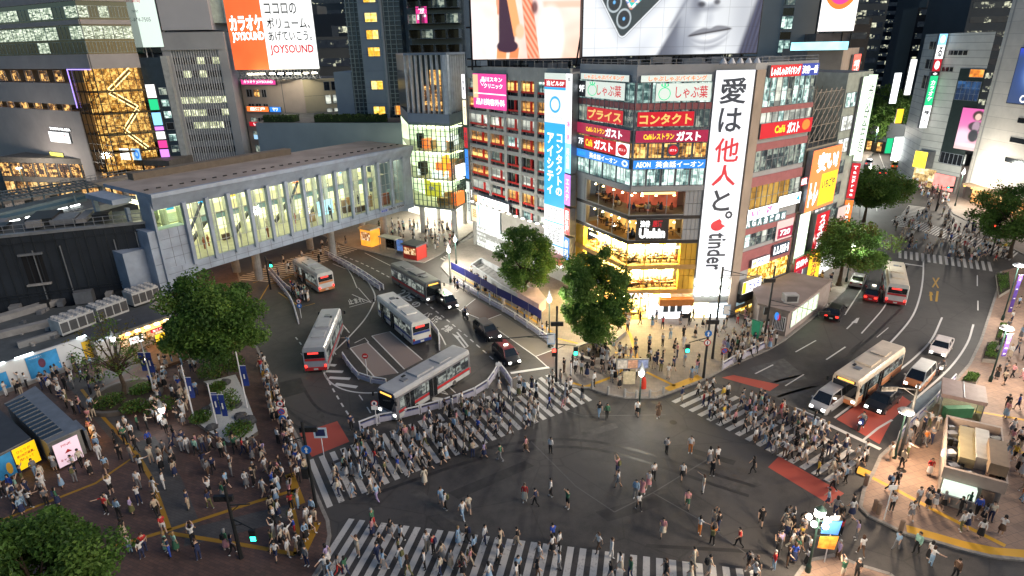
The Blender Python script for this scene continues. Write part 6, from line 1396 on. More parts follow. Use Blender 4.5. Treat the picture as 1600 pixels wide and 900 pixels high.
FSa.sign('lit_white_sign','glowing white sign with blue round mark over the bridge end',FSa.s_(182,262),FSa.s_(226,256),9.6,12.2,eWs,d0=0.3,d1=0.6,texts=[('◎',0.88,0.5,0.18,0.8,eB,0.02)],rects=((0.74,1,0,1,E('sign_pale_blue',(0.35,0.6,0.85),0.8)),))
# ================================================================== right-hand street buildings
Qn=g(1307,416)
blk=thing('sign_covered_block','narrow block plastered with orange, red and white lit signs past the pink flank','building',((K4+Qn)/2).to_tuple())
K4b=K4+Vector((0.35,0.3,0)); mid_=K4b.lerp(Qn,0.52)
FX,FY=Fac(K4b,mid_),Fac(mid_,Qn)
zx_=FX.z(1262,232); zy_=FY.z(1338,113)
mb=MB(); mb.prism([K4b,mid_,mid_+Vector((-5,9,0)),K4b+Vector((-0.5,9,0))],0,zx_,M('cream_block_wall',(0.45,0.40,0.32),0.6),ROOFM)
mb.prism([mid_+FY.u*0.02,Qn,Qn+Vector((-4,9,0)),mid_+Vector((-4.8,9,0))],0,zy_,M('pale_green_wall',(0.42,0.47,0.42),0.5),ROOFM); mb.build('wall',blk)
for z in range(3,int(zy_) - 2,3):
 FY.win(blk,0.4,FY.L*0.45,z,z+1.8,rnd.choice((OFFC,OFFD,SHOPW)),STEEL,nm=1);
 if z < zx_ - 8: FX.win(blk,FX.L*0.62,FX.L - 0.2,z,z+1.8,rnd.choice((OFFC,BLIND,SHOPW)),STEEL,nm=1)
FX.sign('orange_corner_sign','big glowing orange and yellow sign with white katakana at block top',0.1,FX.L - 0.1,zx_ - 8.2,zx_ - 0.2,E('orange_glow',(1,0.20,0.06),1.15),d0=0.2,d1=0.9,texts=[('安い!',0.55,0.78,0.7,0.32,eWs,0.05),('トレ',0.22,0.28,0.3,0.4,eWs,0.05),('いちごや',0.70,0.4,0.45,0.16,inkN,0.03)],rects=((0.42,0.98,0.05,0.58,eY),))
FX.sign('hotel_sign','small white letters glowing between the orange sign and the flank',-1.6,0.0,zx_ - 4.4,zx_ - 3.4,eR,d0=0.5,d1=0.7,texts=[('HOTEL',0.5,0.5,0.9,0.8,eWs,0.03)])
zz=zx_ - 8.6
FX.sign('drugstore_sign','red vertical drugstore sign with white katakana below the orange sign',FX.L*0.5,FX.L*0.95,zz - 6.2,zz - 0.5,eR,d0=0.2,d1=0.9,texts=[('ス\nギ\n薬\n局',0.5,0.5,0.5,0.85,eW,0.04)])
FX.sign('drugstore_sign','yellow vertical sign under the red drugstore sign with dark red marks',FX.L*0.5,FX.L*0.95,zz - 11.4,zz - 6.4,eY,d0=0.2,d1=0.85,texts=[('処\n方\nせ\nん',0.5,0.5,0.5,0.85,eMar,0.03)])
FX.sign('lit_column_sign','pale green white lit column left of the red drugstore sign',0.1,FX.L*0.36,zz - 6.5,zz+0.2,E('greenish_white_glow',(0.80,1,0.74),1.0),d0=0.1,d1=0.5)
FX.sign('low_red_sign','low red and white board above the pavement at the block foot',0.2,FX.L*0.5,3.2,5.2,eR,d0=0.2,d1=0.8,texts=[('営業中',0.5,0.5,0.8,0.5,eW,0.03)])
FX.sign('pink_square_board','dark red square board with white bird mark beside the flank',0.1,FX.L*0.4,zz - 10.2,zz - 6.7,eMar,d0=0.1,d1=0.5,texts=[('♥',0.5,0.7,0.4,0.25,eW,0.0),('焼鳥',0.5,0.35,0.7,0.25,eW,0.02)])
FZ=Fac(Qn - FY.u*1.4,Qn - FY.u*1.4+(FY.u*0.35+FY.n*0.93).normalized()*1.2)
for i,(za,zb2,c,nm_,tx) in enumerate(((zy_ - 12,zy_ - 0.4,E('greenish_white_glow',(0.80,1,0.74),1.0),'tall greenish white',[('渋\n谷\n会\n館',0.5,0.5,0.6,0.8,eGrey,0.0)]),(zy_ - 17.4,zy_ - 12.3,eR,'red with white capitals',[('T\na\nx\nF\nr\ne\ne',0.5,0.5,0.5,0.85,eW,0.03)]),(zy_ - 22,zy_ - 17.6,eO,'orange',[('カ\nラ',0.5,0.5,0.4,0.8,eW,0.04)]))):
 FZ.sign('projecting_sign','%s box of the tall projecting sign at the street corner block' % nm_,0.0,1.1,za,zb2,c,d0=-0.3,d1=0.3,texts=tx)
FY.sign('white_wall_sign','pale lit wall sign with small grey lettering next to the projecting sign',FY.L*0.5,FY.L*0.9,zy_ - 11,zy_ - 0.6,E('pale_green_glow',(0.75,0.95,0.72),1.2),d0=0.05,d1=0.4,texts=[('ビ\nル',0.5,0.6,0.4,0.5,eSage,0.01)])
FY.sign('grey_notice_sign','grey sign with dark lettering low on the street corner block',FY.L*0.45,FY.L*0.9,6.0,10.0,E('grey_pink_sign',(0.55,0.45,0.42),0.7),d0=0.05,d1=0.4,texts=[('美容室',0.5,0.5,0.8,0.2,eMar,0.02)])
mb=MB(); FX.quad(mb,0.1,FX.L - 0.1,0.2,3.0,0.02,SHOPW); FY.quad(mb,0.1,FY.L - 0.1,0.2,3.6,0.02,SHOPW); mb.build('shop_window',blk)
sc_=MB(); zb_=zx_
for i in range(7):
 for j in range(2):
  p=K4b.lerp(mid_,i/6)+Vector((0.3 - 2.2*j,0.5+2.0*j,0)); sc_.tube((p.x,p.y,zb_),(p.x,p.y,zb_+7),0.05,0.05,M('scaffold_tube',(0.35,0.30,0.25),0.5,0.4),4)
for k in range(4):
 for j in range(2):
  a=K4b+Vector((0.3 - 2.2*j,0.5+2*j,0)); b=mid_+Vector((0.3 - 2.2*j,0.5+2*j,0)); sc_.tube((a.x,a.y,zb_+0.6+2*k),(b.x,b.y,zb_+0.6+2*k),0.05,0.05,M('scaffold_tube',(0.35,0.3,0.25)),4)
 for i in range(6): p,q_=K4b.lerp(mid_,i/6),K4b.lerp(mid_,(i+1)/6); sc_.tube((p.x+.3,p.y+.5,zb_+0.6+1.6*k),(q_.x+.3,q_.y+.5,zb_+2.2+1.6*k),0.04,0.04,M('scaffold_tube',(0.35,0.3,0.25)),4)
o=sc_.build('roof_scaffold',None); tag(o,'tubular steel scaffold standing on the roof above the orange sign','scaffold')
# plain beige tower behind
bt0,bt1,bt2=vpos(1262,100),vpos(1318,98),vpos(1342,112)
FB1,FB2=Fac(bt0,bt1),Fac(bt1,bt2); zbt=FB1.z(1300,76)
bt_=thing('plain_beige_block','plain pinkish beige block with two dark square windows','building',(bt1.x,bt1.y,0))
mb=MB(); mb.prism([bt0,bt1,bt2,bt2+Vector((-6,10,0)),bt0+Vector((2,14,0))],0,zbt,BEIGEW,ROOFM); mb.build('wall',bt_)
for yy in (132,165,200): FB2.win(bt_,1.0,5.5,FB2.z(1330,yy+9),FB2.z(1330,yy - 4),DKWIN,BEIGEW)
FB1.sign('cyan_roof_strip','long thin cyan lit strip along the top edge of the beige block',-2.5,FB1.L+0.5,zbt - 0.2,zbt+1.0,E('cyan_strip',(0.35,0.8,0.9),1.3,var=0.4,scale=0.4),d0=0.1,d1=0.5)
FB2.sign('red_kanji_sign','glowing red sign with white marks high on the beige block edge',FB2.L*0.5,FB2.L,zbt - 4.5,zbt - 1.0,E('red_glow',(0.95,0.12,0.08),1.2),d0=0.1,d1=0.5,texts=[('楽園',0.5,0.5,0.7,0.5,eW,0.03)])
wt0,wt1=vpos(1182,118),vpos(1275,116); FWh=Fac(wt0,wt1)
wt=thing('pale_tower','pale grey tower with a narrow column of windows behind the roof billboard','building',(wt0.x+6,124,0))
mb=MB(); FWh.box(mb,0,FWh.L,0,58,-14,0,M('pale_concrete_wall',(0.40,0.42,0.41),0.6,var=0.08,scale=0.2)); mb.build('wall',wt)
for k in range(6): z=30.5+3.9*k; FWh.win(wt,FWh.L*0.36,FWh.L*0.54,z,z+2.0,OFFC if k < 2 else OFFD,STEEL,nm=1); FWh.win(wt,FWh.L*0.36,FWh.L*0.54,z+2.2,z+3.4,DKWIN,STEEL)
rk0,rk1=vpos(1272,112),vpos(1328,111); FRk=Fac(rk0,rk1); zr0=FRk.z(1300,49)
rks=FRk.sign('round_logo_billboard','white roof billboard with a round magenta and orange emblem holding white kanji',0,FRk.L,zr0,zr0+13,E('pinkish_white_glow',(1,0.93,0.92),1.1),d0=-0.5,d1=0,cat='billboard',texts=[('●',0.5,0.56,0.95,0.60,eO,0),('●',0.5,0.56,0.76,0.48,ePink,0),('楽園',0.5,0.57,0.56,0.2,eWs,0.04)])
for i_,c_ in enumerate(rks.children): c_.location += FRk.n*(0.012*i_)
mb=MB()
for k in range(5): a=FRk.L*k/4; mb.tube(FRk.pt(a,zbt,-0.8),FRk.pt(a,zr0+6,-0.8),0.14,0.14,DARKMETAL,5)
mb.box(rk0.x,rk1.x,112,122,20,zr0 - 0.3,M('brown_grey_wall',(0.2,0.17,0.16),0.7)); o=mb.build('roof_storey',None); tag(o,'brown grey roof storey and posts carrying the round emblem billboard','building')
# department store and pale rounded building
S0,S1=g(1424,287),g(1492,303)
SL=vpos(1441,S0.y+15); FD,FDl=Fac(S0,S1),Fac(SL,S0)
zd=FD.z(1482,52)
STRIPE=brick_mat('pale_striped_cladding',(0.62,0.62,0.58),(0.57,0.57,0.54),(0.25,0.25,0.25),scale=1,bw=200,rh=1.5,mortar=0.05,rough=0.5,stain=0.15)
def zrot(m):  # rows run level on upright walls: brick rows follow z
 nt=m.node_tree; mp=[n for n in nt.nodes if n.type == 'MAPPING'][0]; mp.inputs['Rotation'].default_value=(math.radians(90),0,0)
zrot(STRIPE)
ds=thing('department_store','pale department store clad in level stripes with a coloured vertical sign','building',(S0.x+8,S0.y+10,0))
mb=MB(); mb.prism([SL,S0,S1,S1+Vector((14,24,0)),SL+SL.normalized()*26],0,zd,STRIPE,ROOFM); mb.build('wall',ds)
zD=lambda y,x=1500: FD.z(x,y)
a0_,a1_=FD.L*0.52,FD.L*0.98
mb=MB(); FD.box(mb,a0_ - 0.3,a1_+0.3,zD(258,1500),zD(108,1545),0.003,0.12,M('dark_atrium_wall',(0.03,0.045,0.045),0.3)); mb.build('recess',ds)
FD.win(ds,a0_,a1_,zD(158,1530),zD(128,1530),LIT('deep_blue_glass',(0.005,0.012,0.03),(0.01,0.03,0.08),(0.03,0.10,0.25),0.9,0.3),STEEL,nm=4,nh=2,d=0.13,fd=0.2)
FD.win(ds,a0_+2.2,a1_,zD(121,1540),zD(109,1540),LIT('orange_upper_room',(0.25,0.06,0.01),(0.8,0.25,0.03),(1,0.5,0.1),1.0,0.5),STEEL,d=0.13,fd=0.2)
FD.win(ds,a0_,a1_,zD(258,1495),zD(242,1500),DKWIN,STEEL,nm=4,d=0.13,fd=0.2)
def pink_portrait(u,v):
 c=np.stack([0.85 - 0.15*v+0*u,0.12+0.45*(1 - v) ** 2+0*u,0.38+0.15*(1 - v)+0*u],-1)
 el=lambda cx,cy,rx,ry,s=0.15: (1 - ss(np.sqrt(((u - cx)/rx) ** 2+((v - cy)/ry) ** 2),1 - s,1+s))[...,None]
 for m_,col in ((el(0.2,0.3,0.3,0.2,.5),(0.95,0.62,0.72)),(el(0.58,0.84,0.19,0.12),(0.05,0.02,0.02)),(el(0.58,0.81,0.10,0.08),(0.80,0.52,0.42)),(el(0.58,0.58,0.26,0.12),(0.05,0.03,0.04)),(el(0.58,0.58,0.12,0.13),(0.38,0.25,0.32)),(el(0.56,0.36,0.17,0.15),(0.02,0.02,0.03)),(el(0.5,0.12,0.5,0.05,.6),(0.9,0.7,0.72))):
  c=c*(1 - m_)+np.array(col)*m_
 return c[...,0],c[...,1],c[...,2]
FD.screen('fashion_poster','pink backlit poster of a dark haired figure on the department store',FD.s_(1499,200),FD.s_(1547,200),zD(234,1510),zD(170,1530),pink_portrait,40,60,0.9,0.13,0.3,cat='poster')
for ya,yb,q0,q1 in ((65,77,0.0,0.6),(93,108,0.0,0.62),(119,141,0.1,0.6)): FDl.win(ds,FDl.L*(0.35+q0*0.4),FDl.L*(0.35+q1),FDl.z(1455,yb),FDl.z(1455,ya),DKWIN,STRIPE,nm=2)
FD.win(ds,2.0,6.5,zD(86,1500),zD(79,1500),DKWIN,STRIPE,nm=3); FD.win(ds,1.2,4.0,zD(112,1490),zD(105,1490),DKWIN,STRIPE,nm=2)
FVs=Fac(S0+Vector((-1.3,-0.3,0)),S0+Vector((-0.1,-0.3,0)))
for ya,yb,c,nm_,tx in ((53,70,E('sign_sky',(0.25,0.62,1),1.1),'sky blue topmost','●'),(70,92,eW,'white upper','る'),(92,111,eR,'red','●'),(112,118,eBlk,'short black','◆'),(118,164,eGreen,'long green','カ\nラ\nオ\nケ'),(164,199,eW,'long white lowest','館')):
 FVs.sign('vertical_neon_sign','%s section of the tall vertical sign on the department store corner' % nm_,-0.6,1.2,FVs.z(1465,yb),FVs.z(1465,ya),c,d0=0.1,d1=0.8,texts=[(tx,0.5,0.5,0.6,0.7,eW if c is not eW else eGrey,0.03)])
mb=MB(); FD.box(mb,0.0,FD.L*0.5,0.1,4.2,0.01,0.08,LIT('warm_arcade',(0.1,0.05,0.02),(0.6,0.4,0.15),(1,0.85,0.5),1.1,0.8,sample=True)); mb.build('shop_window',ds)
FD.sign('yellow_cube_sign','glowing yellow sign box over the department store entrance',1.2,4.6,4.5,8.2,E('yellow_box_glow',(1,0.75,0.05),1.4,var=0.3),d0=0.1,d1=2.2)
FD.sign('pink_entrance_sign','pink and red glowing entrance panel at the department store foot',a0_,a1_,0.4,3.8,E('coral_panel',(0.95,0.25,0.22),1.0,var=0.3),d0=0.13,d1=0.6,texts=[('SALE',0.3,0.5,0.3,0.4,eW,0.02)] if False else [])
R0,R1=g(1490,308),g(1680,372); FRb=Fac(R0,R1)
rb=thing('pale_rounded_building','pale panel clad building with slot windows and a dark poster at the frame edge','building',(R0.x+12,R0.y+4,0))
PCL=brick_mat('cream_panel_cladding',(0.64,0.61,0.56),(0.60,0.57,0.52),(0.33,0.32,0.31),scale=1,bw=3,rh=2.2,mortar=0.025,rough=0.55,stain=0.12,offs=0.0); zrot(PCL)
arc=[R0+FRb.u*(3.5*(1 - math.cos(t)))*1.0 - FRb.n*(3.5 - 3.5*math.sin(t)) for t in [math.radians(a) for a in range(0,91,15)]]
mb=MB(); mb.prism([R0 - FRb.n*14]+arc+[R1,R1+Vector((10,14,0))],3.5,42,PCL,ROOFM); mb.prism([p+Vector((0.8,1.0,0)) for p in [R0 - FRb.n*14]+arc+[R1,R1+Vector((10,14,0))]],0,3.497,M('dark_entrance_wall',(0.10,0.08,0.07),0.5),top=False); mb.build('wall',rb)  # ground-floor wall is set back and darker than the cladding
for k,(xx,yy) in enumerate(((1592,187),(1580,217),(1572,248))):
 a=FRb.s_(xx,yy); z=FRb.z(xx,yy); FRb.win(rb,a - 0.2,a+5,z - 0.55,z+0.4,DKWIN,PCL)
mb=MB(); FRb.quad(mb,5.0,FRb.L,0.3,3.3,0.05,LIT('orange_entrance',(0.25,0.08,0.02),(0.9,0.35,0.08),(1,0.65,0.25),1.3,0.6,sample=True)); mb.build('shop_window',rb)
mb=MB(); FRb.box(mb,4.0,FRb.L,3.55,4.0,0.003,1.8,M('entrance_canopy',(0.3,0.2,0.12),0.5));
for k in range(6): FRb.box(mb,4.5+2.2*k,4.7+2.2*k,3.4,3.54,0.1,1.8,E('orange_line_lamp',(1,0.45,0.08),4.0))
mb.build('canopy',rb)
def night_poster(u,v):
 c=np.stack([0.03+0.5*np.exp(-((u - .55) ** 2+(v - .55) ** 2)/0.03)+0*u,0.06+0.5*np.exp(-((u - .55) ** 2+(v - .55) ** 2)/0.04),0.16+0.45*np.exp(-((u - .5) ** 2+(v - .55) ** 2)/0.06)+0.35*ss(v,.8,1)],-1)
 return c[...,0],c[...,1],c[...,2]
a=FRb.s_(1583,130)
ps=FRb.screen('night_poster','dark blue poster with a pale glow on the rounded building',a,a+8,FRb.z(1575,160),FRb.z(1590,75),night_poster,30,50,0.9,0.05,0.25,cat='poster')
FRb.text('CMR',a+5,FRb.z(1575,152) ,4,1.4,eW,ps,0.32,0.03)
# low station entrance house beside the street
E0,E1,E2=g(1203,521),g(1226,527),g(1292,476)
FE1,FE2=Fac(E0,E1),Fac(E1,E2)
en=thing('station_entrance_house','low pinkish grey entrance house with glowing greenish side windows','building',(E1+Vector((3,4,0))).to_tuple())
ROOFPK=M('pinkish_flat_roof',(0.27,0.22,0.20),0.8,var=0.18,scale=0.5); zen=3.2
qe=[E0+FE1.u*-1.6,E1,E2,E2+Vector((-3.8,3.2,0)),E0+FE1.u*-1.6+Vector((1.0,4.6,0))]
mb=MB(); mb.prism(qe,0.12,zen,M('pinkish_grey_wall',(0.32,0.27,0.25),0.7),ROOFPK); mb.build('wall',en)
mb=MB(); mb.prism([p+(p - E1).normalized()*0.25 if (p - E1).length > 0.1 else p+FE1.n*0.2+FE2.n*0.2 for p in qe],zen+0.003,zen+0.22,ROOFPK); mb.build('roof',en)
for k in range(5):
 a=FE2.L*(0.08+0.62*k/5); FE2.win(en,a,a+FE2.L*0.11,0.9,zen - 0.35,E('greenish_lit_window',(0.70,0.92,0.55),1.1,var=0.4,scale=1.5),WHITEM,nh=1)
FE1.win(en,0.2,FE1.L*0.85,0.8,2.4,DKWIN,WHITEM,nm=6)
FE1.sign('round_emblem_sign','blue and red round station emblem on the entrance house end wall',FE1.L*0.1,FE1.L*0.6,1.9,3.0,M('pinkish_grey_wall',(0.32,0.27,0.25)),d0=0.1,d1=0.15,texts=[('●',0.4,0.5,0.6,0.9,eB,0),('●',0.65,0.4,0.45,0.7,eR,0)])
t=thing('roof_ac_unit','grey air conditioner box on the pinkish entrance house roof','air conditioner',(E1.x+1.2,E1.y+2.6,zen+0.22)); mb=MB(); mb.box(-0.8,0.8,-0.5,0.5,0.0,1.0,ACW); mb.box(-0.6,0.6,-0.54,-0.5,0.2,0.85,M('dark_grille',(0.06,0.06,0.065))); mb.build('casing',t,world=False)
# kiosk building and glass shelter on the right pavement
kq=[g(x,y,2.9) for x,y in ((1479,648),(1566,667),(1576,756),(1475,729))]
kc=sum(kq,Vector((0,0,0)))/4
kk=thing('roofed_kiosk','boxy pale kiosk with open equipment filled roof and lit front counter','kiosk',(kc.x,kc.y,0.12))
PALEK=M('pale_peach_wall',(0.38,0.30,0.25),0.6,var=0.1)
mb=MB(); mb.prism([kc+(p - kc)*0.93 for p in kq],0.12,2.2,M('kiosk_lower_wall',(0.25,0.22,0.20),0.6))
for a,b in zip(kq,kq[1:]+kq[:1]):
 i1,i2=kc+(a - kc)*0.94,kc+(b - kc)*0.94
 mb.hexa([(p.x,p.y,1.95) for p in (a,b,i2,i1)],[(p.x,p.y,2.9) for p in (a,b,i2,i1)],PALEK)
mb.build('wall',kk)
r=random.Random(4); mb=MB()
def kp(u,v): return kq[3].lerp(kq[2],u).lerp(kq[0].lerp(kq[1],u),v)
for k in range(40):
 u,v=r.random()*0.86+0.07,r.random()*0.86+0.07
 if 0.22 < u < 0.8 and 0.25 < v < 0.85: continue
 p=kp(u,v); s=r.uniform(0.12,0.4); mb.box(p.x - s,p.x+s,p.y - s*.7,p.y+s*.7,2.2,2.2+r.uniform(0.15,0.7),r.choice((DARKMETAL,GREYMETAL,WALLD,WHITEM,M('brown_pipework',(0.08,0.05,0.04)))))
for k in range(9): a,b=kp(0.06,0.1+0.09*k),kp(0.2,0.1+0.09*k); mb.tube((a.x,a.y,2.5),(b.x,b.y,2.5),0.06,0.06,GREYMETAL,4)
mb.build('roof_equipment',kk)
mb=MB()
def kbox(u0,u1,v0,v1,z0,z1,m_): mb.hexa([(p.x,p.y,z0) for p in (kp(u0,v0),kp(u1,v0),kp(u1,v1),kp(u0,v1))],[(p.x,p.y,z1) for p in (kp(u0,v0),kp(u1,v0),kp(u1,v1),kp(u0,v1))],m_)
kbox(0.24,0.5,0.22,0.82,2.2,3.0,M('khaki_tank',(0.34,0.28,0.15),0.6)); kbox(0.505,0.74,0.25,0.8,2.2,3.2,M('pale_tank',(0.45,0.44,0.40),0.5)); kbox(0.68,0.97,0.08,0.52,2.9,3.8,M('brown_box_casing',(0.24,0.17,0.11),0.6)); mb.build('roof_tank',kk)
FKk=Fac(kq[3],kq[2])
mb=MB(); FKk.box(mb,0.2,FKk.L*0.58,1.0,1.9,0.0,0.5,E('greenish_counter_glow',(0.72,0.86,0.72),0.8,var=0.2)); FKk.box(mb,0.0,FKk.L*0.62,0.12,0.98,0.0,0.65,M('counter_stone',(0.3,0.28,0.25),0.5)); mb.build('counter',kk)
mb=MB(); FKk.box(mb,FKk.L*0.66,FKk.L*0.86,0.14,1.9,0.0,0.1,M('brown_door_panel',(0.2,0.13,0.09),0.5)); mb.build('door',kk)
gq=[g(x,y,2.7) for x,y in ((1472,592),(1539,607),(1543,633),(1471,618))]; gc=sum(gq,Vector((0,0,0)))/4
gs=thing('glass_shelter','small shelter with sloping pink roof and green glass sides','shelter',(gc.x,gc.y,0.12))
mb=MB(); mb.hexa([(p.x,p.y,2.55) for p in gq],[(p.x,p.y,2.9) for p in gq],M('pink_roof',(0.34,0.25,0.225),0.6)); a,b=gq[0].lerp(gq[1],.5),gq[3].lerp(gq[2],.5); mb.tube((a.x,a.y,2.93),(b.x,b.y,2.93),0.04,0.04,GREYMETAL,4); mb.build('roof',gs)
mb=MB(); mb.prism([gc+(p - gc)*0.9 for p in gq],0.12,2.5,GREENGLASS,top=False); mb.build('glass_wall',gs)
mb=MB()
for p in gq: q_=gc+(p - gc)*0.91; mb.tube((q_.x,q_.y,0.12),(q_.x,q_.y,2.55),0.05,0.05,GREYMETAL,5)
mb.build('post',gs)
mb=MB(); q_=gc; mb.box(q_.x - 1.2,q_.x+1.2,q_.y - 0.3,q_.y+0.3,0.12,1.1,M('green_machine',(0.1,0.3,0.2),0.5)); mb.build('ticket_machine',gs)
# distant blocks
r=random.Random(21)
DB=[M('distant_wall_%s' % n,c,0.6,var=0.15,scale=0.1) for n,c in (('navy',(0.025,0.035,0.05)),('grey',(0.07,0.08,0.09)),('slate',(0.045,0.06,0.075)),('brown',(0.06,0.05,0.045)),('pale',(0.13,0.14,0.14)))]
FARW=LIT('far_window',(0.004,0.006,0.01),(0.010,0.014,0.018),(0.62,0.62,0.44),1.1,0.5,thr=(0.2,0.66,0.9))
spots=[(1318,430,60,84,0),(1362,480,60,66,2),(1326,240,12,40,3),(1405,430,50,74,1),(1458,300,22,46,0),(1386,560,40,60,4),(1466,420,60,80,2),(1520,360,60,70,0),(1560,300,50,58,1),(1600,250,50,62,2),(1640,260,60,50,0),(500,230,30,44,0),(520,190,18,36,4),(455,320,60,70,2),(690,300,60,70,0),(1215,230,40,60,2),(870,260,60,60,0),(1020,280,60,64,1),(120,320,90,75,0),(1318,300,30,56,4)]
names='dark navy slab block|slate block with sparse lights|brown block beside the street|far grey block|navy block under the far roofs|pale narrow street block|distant slate tower|distant navy tower over the department store|grey tower behind the department store|slate tower at the frame edge|navy block beyond the rounded building|dark navy block behind the double billboard|small pale roof block beside the hotel tower|slate block behind the karaoke billboard|navy block behind the hotel tower|slate block behind the pale tower|navy block behind the warm screen|grey block behind the portrait billboard|dark block behind the atrium office|pale slim far tower'.split('|')
for (px_,y_,w,h,mi),nm_ in zip(spots,names):
 c=vpos(px_,y_); f=Fac(c - Vector((w/2,0,0)),c+Vector((w/2,-w*0.1,0)))
 t=thing('distant_building',nm_+(', far down the right-hand street' if px_ > 1300 and 'street' not in nm_ and 'department' not in nm_ and 'rounded' not in nm_ and 'frame' not in nm_ else ''),'building',(c.x,c.y,0),group=None)
 mb=MB(); f.box(mb,0,f.L,0,h,-w*0.6,0,DB[mi]); f.box(mb,f.L*0.2,f.L*0.5,h+0.003,h+3,-w*0.4,-w*0.1,DB[(mi+1) % 5]); mb.build('wall',t)
 nrow=int(h/5);
 for k in range(nrow): m2=MB(); f.box(m2,1.0,f.L - 1.0,3+5*k,5.2+5*k,0.003,0.06,FARW); m2.build('window',t)
for i,(px_,y_,za,zb2,c,nm_) in enumerate(((1404,175,16,24,eWs,'greenish white upright sign over the far street trees'),(1425,190,17,27,eW,'white and yellow upright sign farther along the far street'),(1420,180,10,14,eY,'small yellow sign between far street trees'),(1413,165,4,8,eGreen,'green glowing shop sign beyond the far street trees'),(1425,160,3,9,eWs,'white glowing shop front beside the far street trees'))):
 c0=vpos(px_,y_); f=Fac(c0,c0+Vector((1.9,0,0))); f.sign('far_street_sign',nm_,0,1.9 if i < 3 else 5,za,zb2,c,d0=0,d1=0.4)
fs=thing('far_street_shops','row of glowing shop fronts lining the far street','building',(110,200,0))
f=Fac(g(1352,236),g(1440,250)); mb=MB(); f.box(mb,-6,f.L+14,0,9,-8,-2,DB[1]); mb.build('wall',fs)
for k in range(10): f.win(fs,-5+3.6*k,-1.9+3.6*k,0.3,3.2,rnd.choice((SHOPW,WARMST,SHOPW,WARMR)),DARKMETAL,d=-1.98,fd=-1.9)
# ================================================================== trees
BARK=M('bark',(0.07,0.05,0.035),0.85,var=0.35,scale=6,bump=0.6)
LEAFS={}
def leafmat(name,col):
 return LEAF(name,col)
GREENS=[leafmat('leaf_deep_green',(0.052,0.112,0.025)),leafmat('leaf_mid_green',(0.09,0.18,0.036)),leafmat('leaf_fresh_green',(0.14,0.24,0.05)),leafmat('leaf_olive',(0.13,0.12,0.03))]
def top_h(b,y):
 lo,hi=1.0,40.0
 for _ in range(40):
  m=(lo+hi)/2
  if proj((b.x,b.y,m))[1] > y: lo=m
  else: hi=m
 return lo - b.z
def tree(name,label,base,height,trunk_h,rx,n,leaf,seed,weights=(0.4,0.35,0.2,0.05),trunk_r=0.28,lean=(0,0),flat=1.0,gap=0.0,group=None,cs=1.0):
 """tapered trunk, limbs reaching into leaf clumps, crown of separate small leaves"""
 q=np.random.default_rng(seed); r=random.Random(seed)
 t=thing(name,label,'tree',base,group=group)
 mb=MB(); ch=height - trunk_h; cc=Vector((lean[0],lean[1],trunk_h+ch*0.5))
 top=Vector((lean[0]*0.5,lean[1]*0.5,trunk_h+ch*0.25)); mid=Vector((r.uniform(-.15,.15),r.uniform(-.15,.15),trunk_h*0.6))
 mb.lathe((0,0,0),[(trunk_r*1.45,0),(trunk_r*1.05,0.5)],BARK,9); mb.tube((0,0,0.45),mid,trunk_r,trunk_r*0.82,BARK,9); mb.tube(mid,top,trunk_r*0.82,trunk_r*0.5,BARK,9)
 cl=[]
 nc=int(26+rx*13)
 for i in range(nc):
  d=Vector(q.normal(size=3)).normalized(); rr=q.uniform(0.3,1.06) ** 0.55
  p=cc+Vector((d.x*rx*rr,d.y*rx*rr,d.z*ch*0.5*rr*flat)); cl.append((p,rx*cs*q.uniform(0.15,0.31)))
  if i % 2 == 0:
   k=top.lerp(p,0.5)+Vector((r.uniform(-.2,.2),r.uniform(-.2,.2),-0.2)); mb.tube(top.lerp(mid,r.random()*0.6),k,trunk_r*0.32,trunk_r*0.2,BARK,5); mb.tube(k,p,trunk_r*0.2,0.02,BARK,4)
 mb.build('trunk',t,world=False)
 P=np.array([c[0][:] for c in cl]); Rr=np.array([c[1] for c in cl]); tone=q.random(nc)
 ci=q.integers(0,nc,n); d=q.normal(size=(n,3)); d /= np.linalg.norm(d,axis=1,keepdims=True)
 rad=q.random(n) ** 0.45
 ctr=P[ci]+d*(Rr[ci]*rad)[:,None]*np.array([1,1,0.8])
 if gap: keep=(np.sin(ctr[:,0]*2.1+seed)*np.sin(ctr[:,1]*2.3)*np.sin(ctr[:,2]*2.7+1)) < gap; ctr=ctr[keep]; ci=ci[keep]; n=len(ctr)
 nrm=q.normal(size=(n,3))+d[:n]*0.6+np.array([0,0,0.5]); nrm /= np.linalg.norm(nrm,axis=1,keepdims=True)
 a=np.cross(nrm,q.normal(size=(n,3))); a /= np.linalg.norm(a,axis=1,keepdims=True); b=np.cross(nrm,a)
 s=leaf*q.uniform(0.6,1.3,n)[:,None]
 V=np.stack([ctr - a*s,ctr - b*s*0.55+nrm*s*0.15,ctr+a*s,ctr+b*s*0.55+nrm*s*0.15],1).reshape(-1,3)
 F=np.arange(n*4).reshape(n,4)
 me=bpy.data.meshes.new('crown'); me.from_pydata(V.tolist(),[],F.tolist())
 for m in GREENS: me.materials.append(m)
 w=np.cumsum(weights); mi=np.searchsorted(w/w[-1],np.clip(0.75*tone[ci]+0.25*q.random(n),0,0.999)); me.polygons.foreach_set('material_index',mi.astype(np.int32)); me.update()
 o=bpy.data.objects.new('crown',me); COL.objects.link(o); o.parent=t
 return t
def up(p,z): return Vector((p.x,p.y,z))
tree('street_tree','broad dark green tree standing over the plaza next to the bus terminal',up(g(349,592),0.12),top_h(g(349,592,0.12),436),2.4,4.7,46000,0.17,1,trunk_r=0.42,cs=1.2)
tree('street_tree','sparse olive tree with bare twigs inside the round plaza planter',up(g(196,622),0.12),8.8,2.2,3.6,2600,0.13,2,weights=(0.1,0.25,0.2,0.45),trunk_r=0.25,gap=0.1)
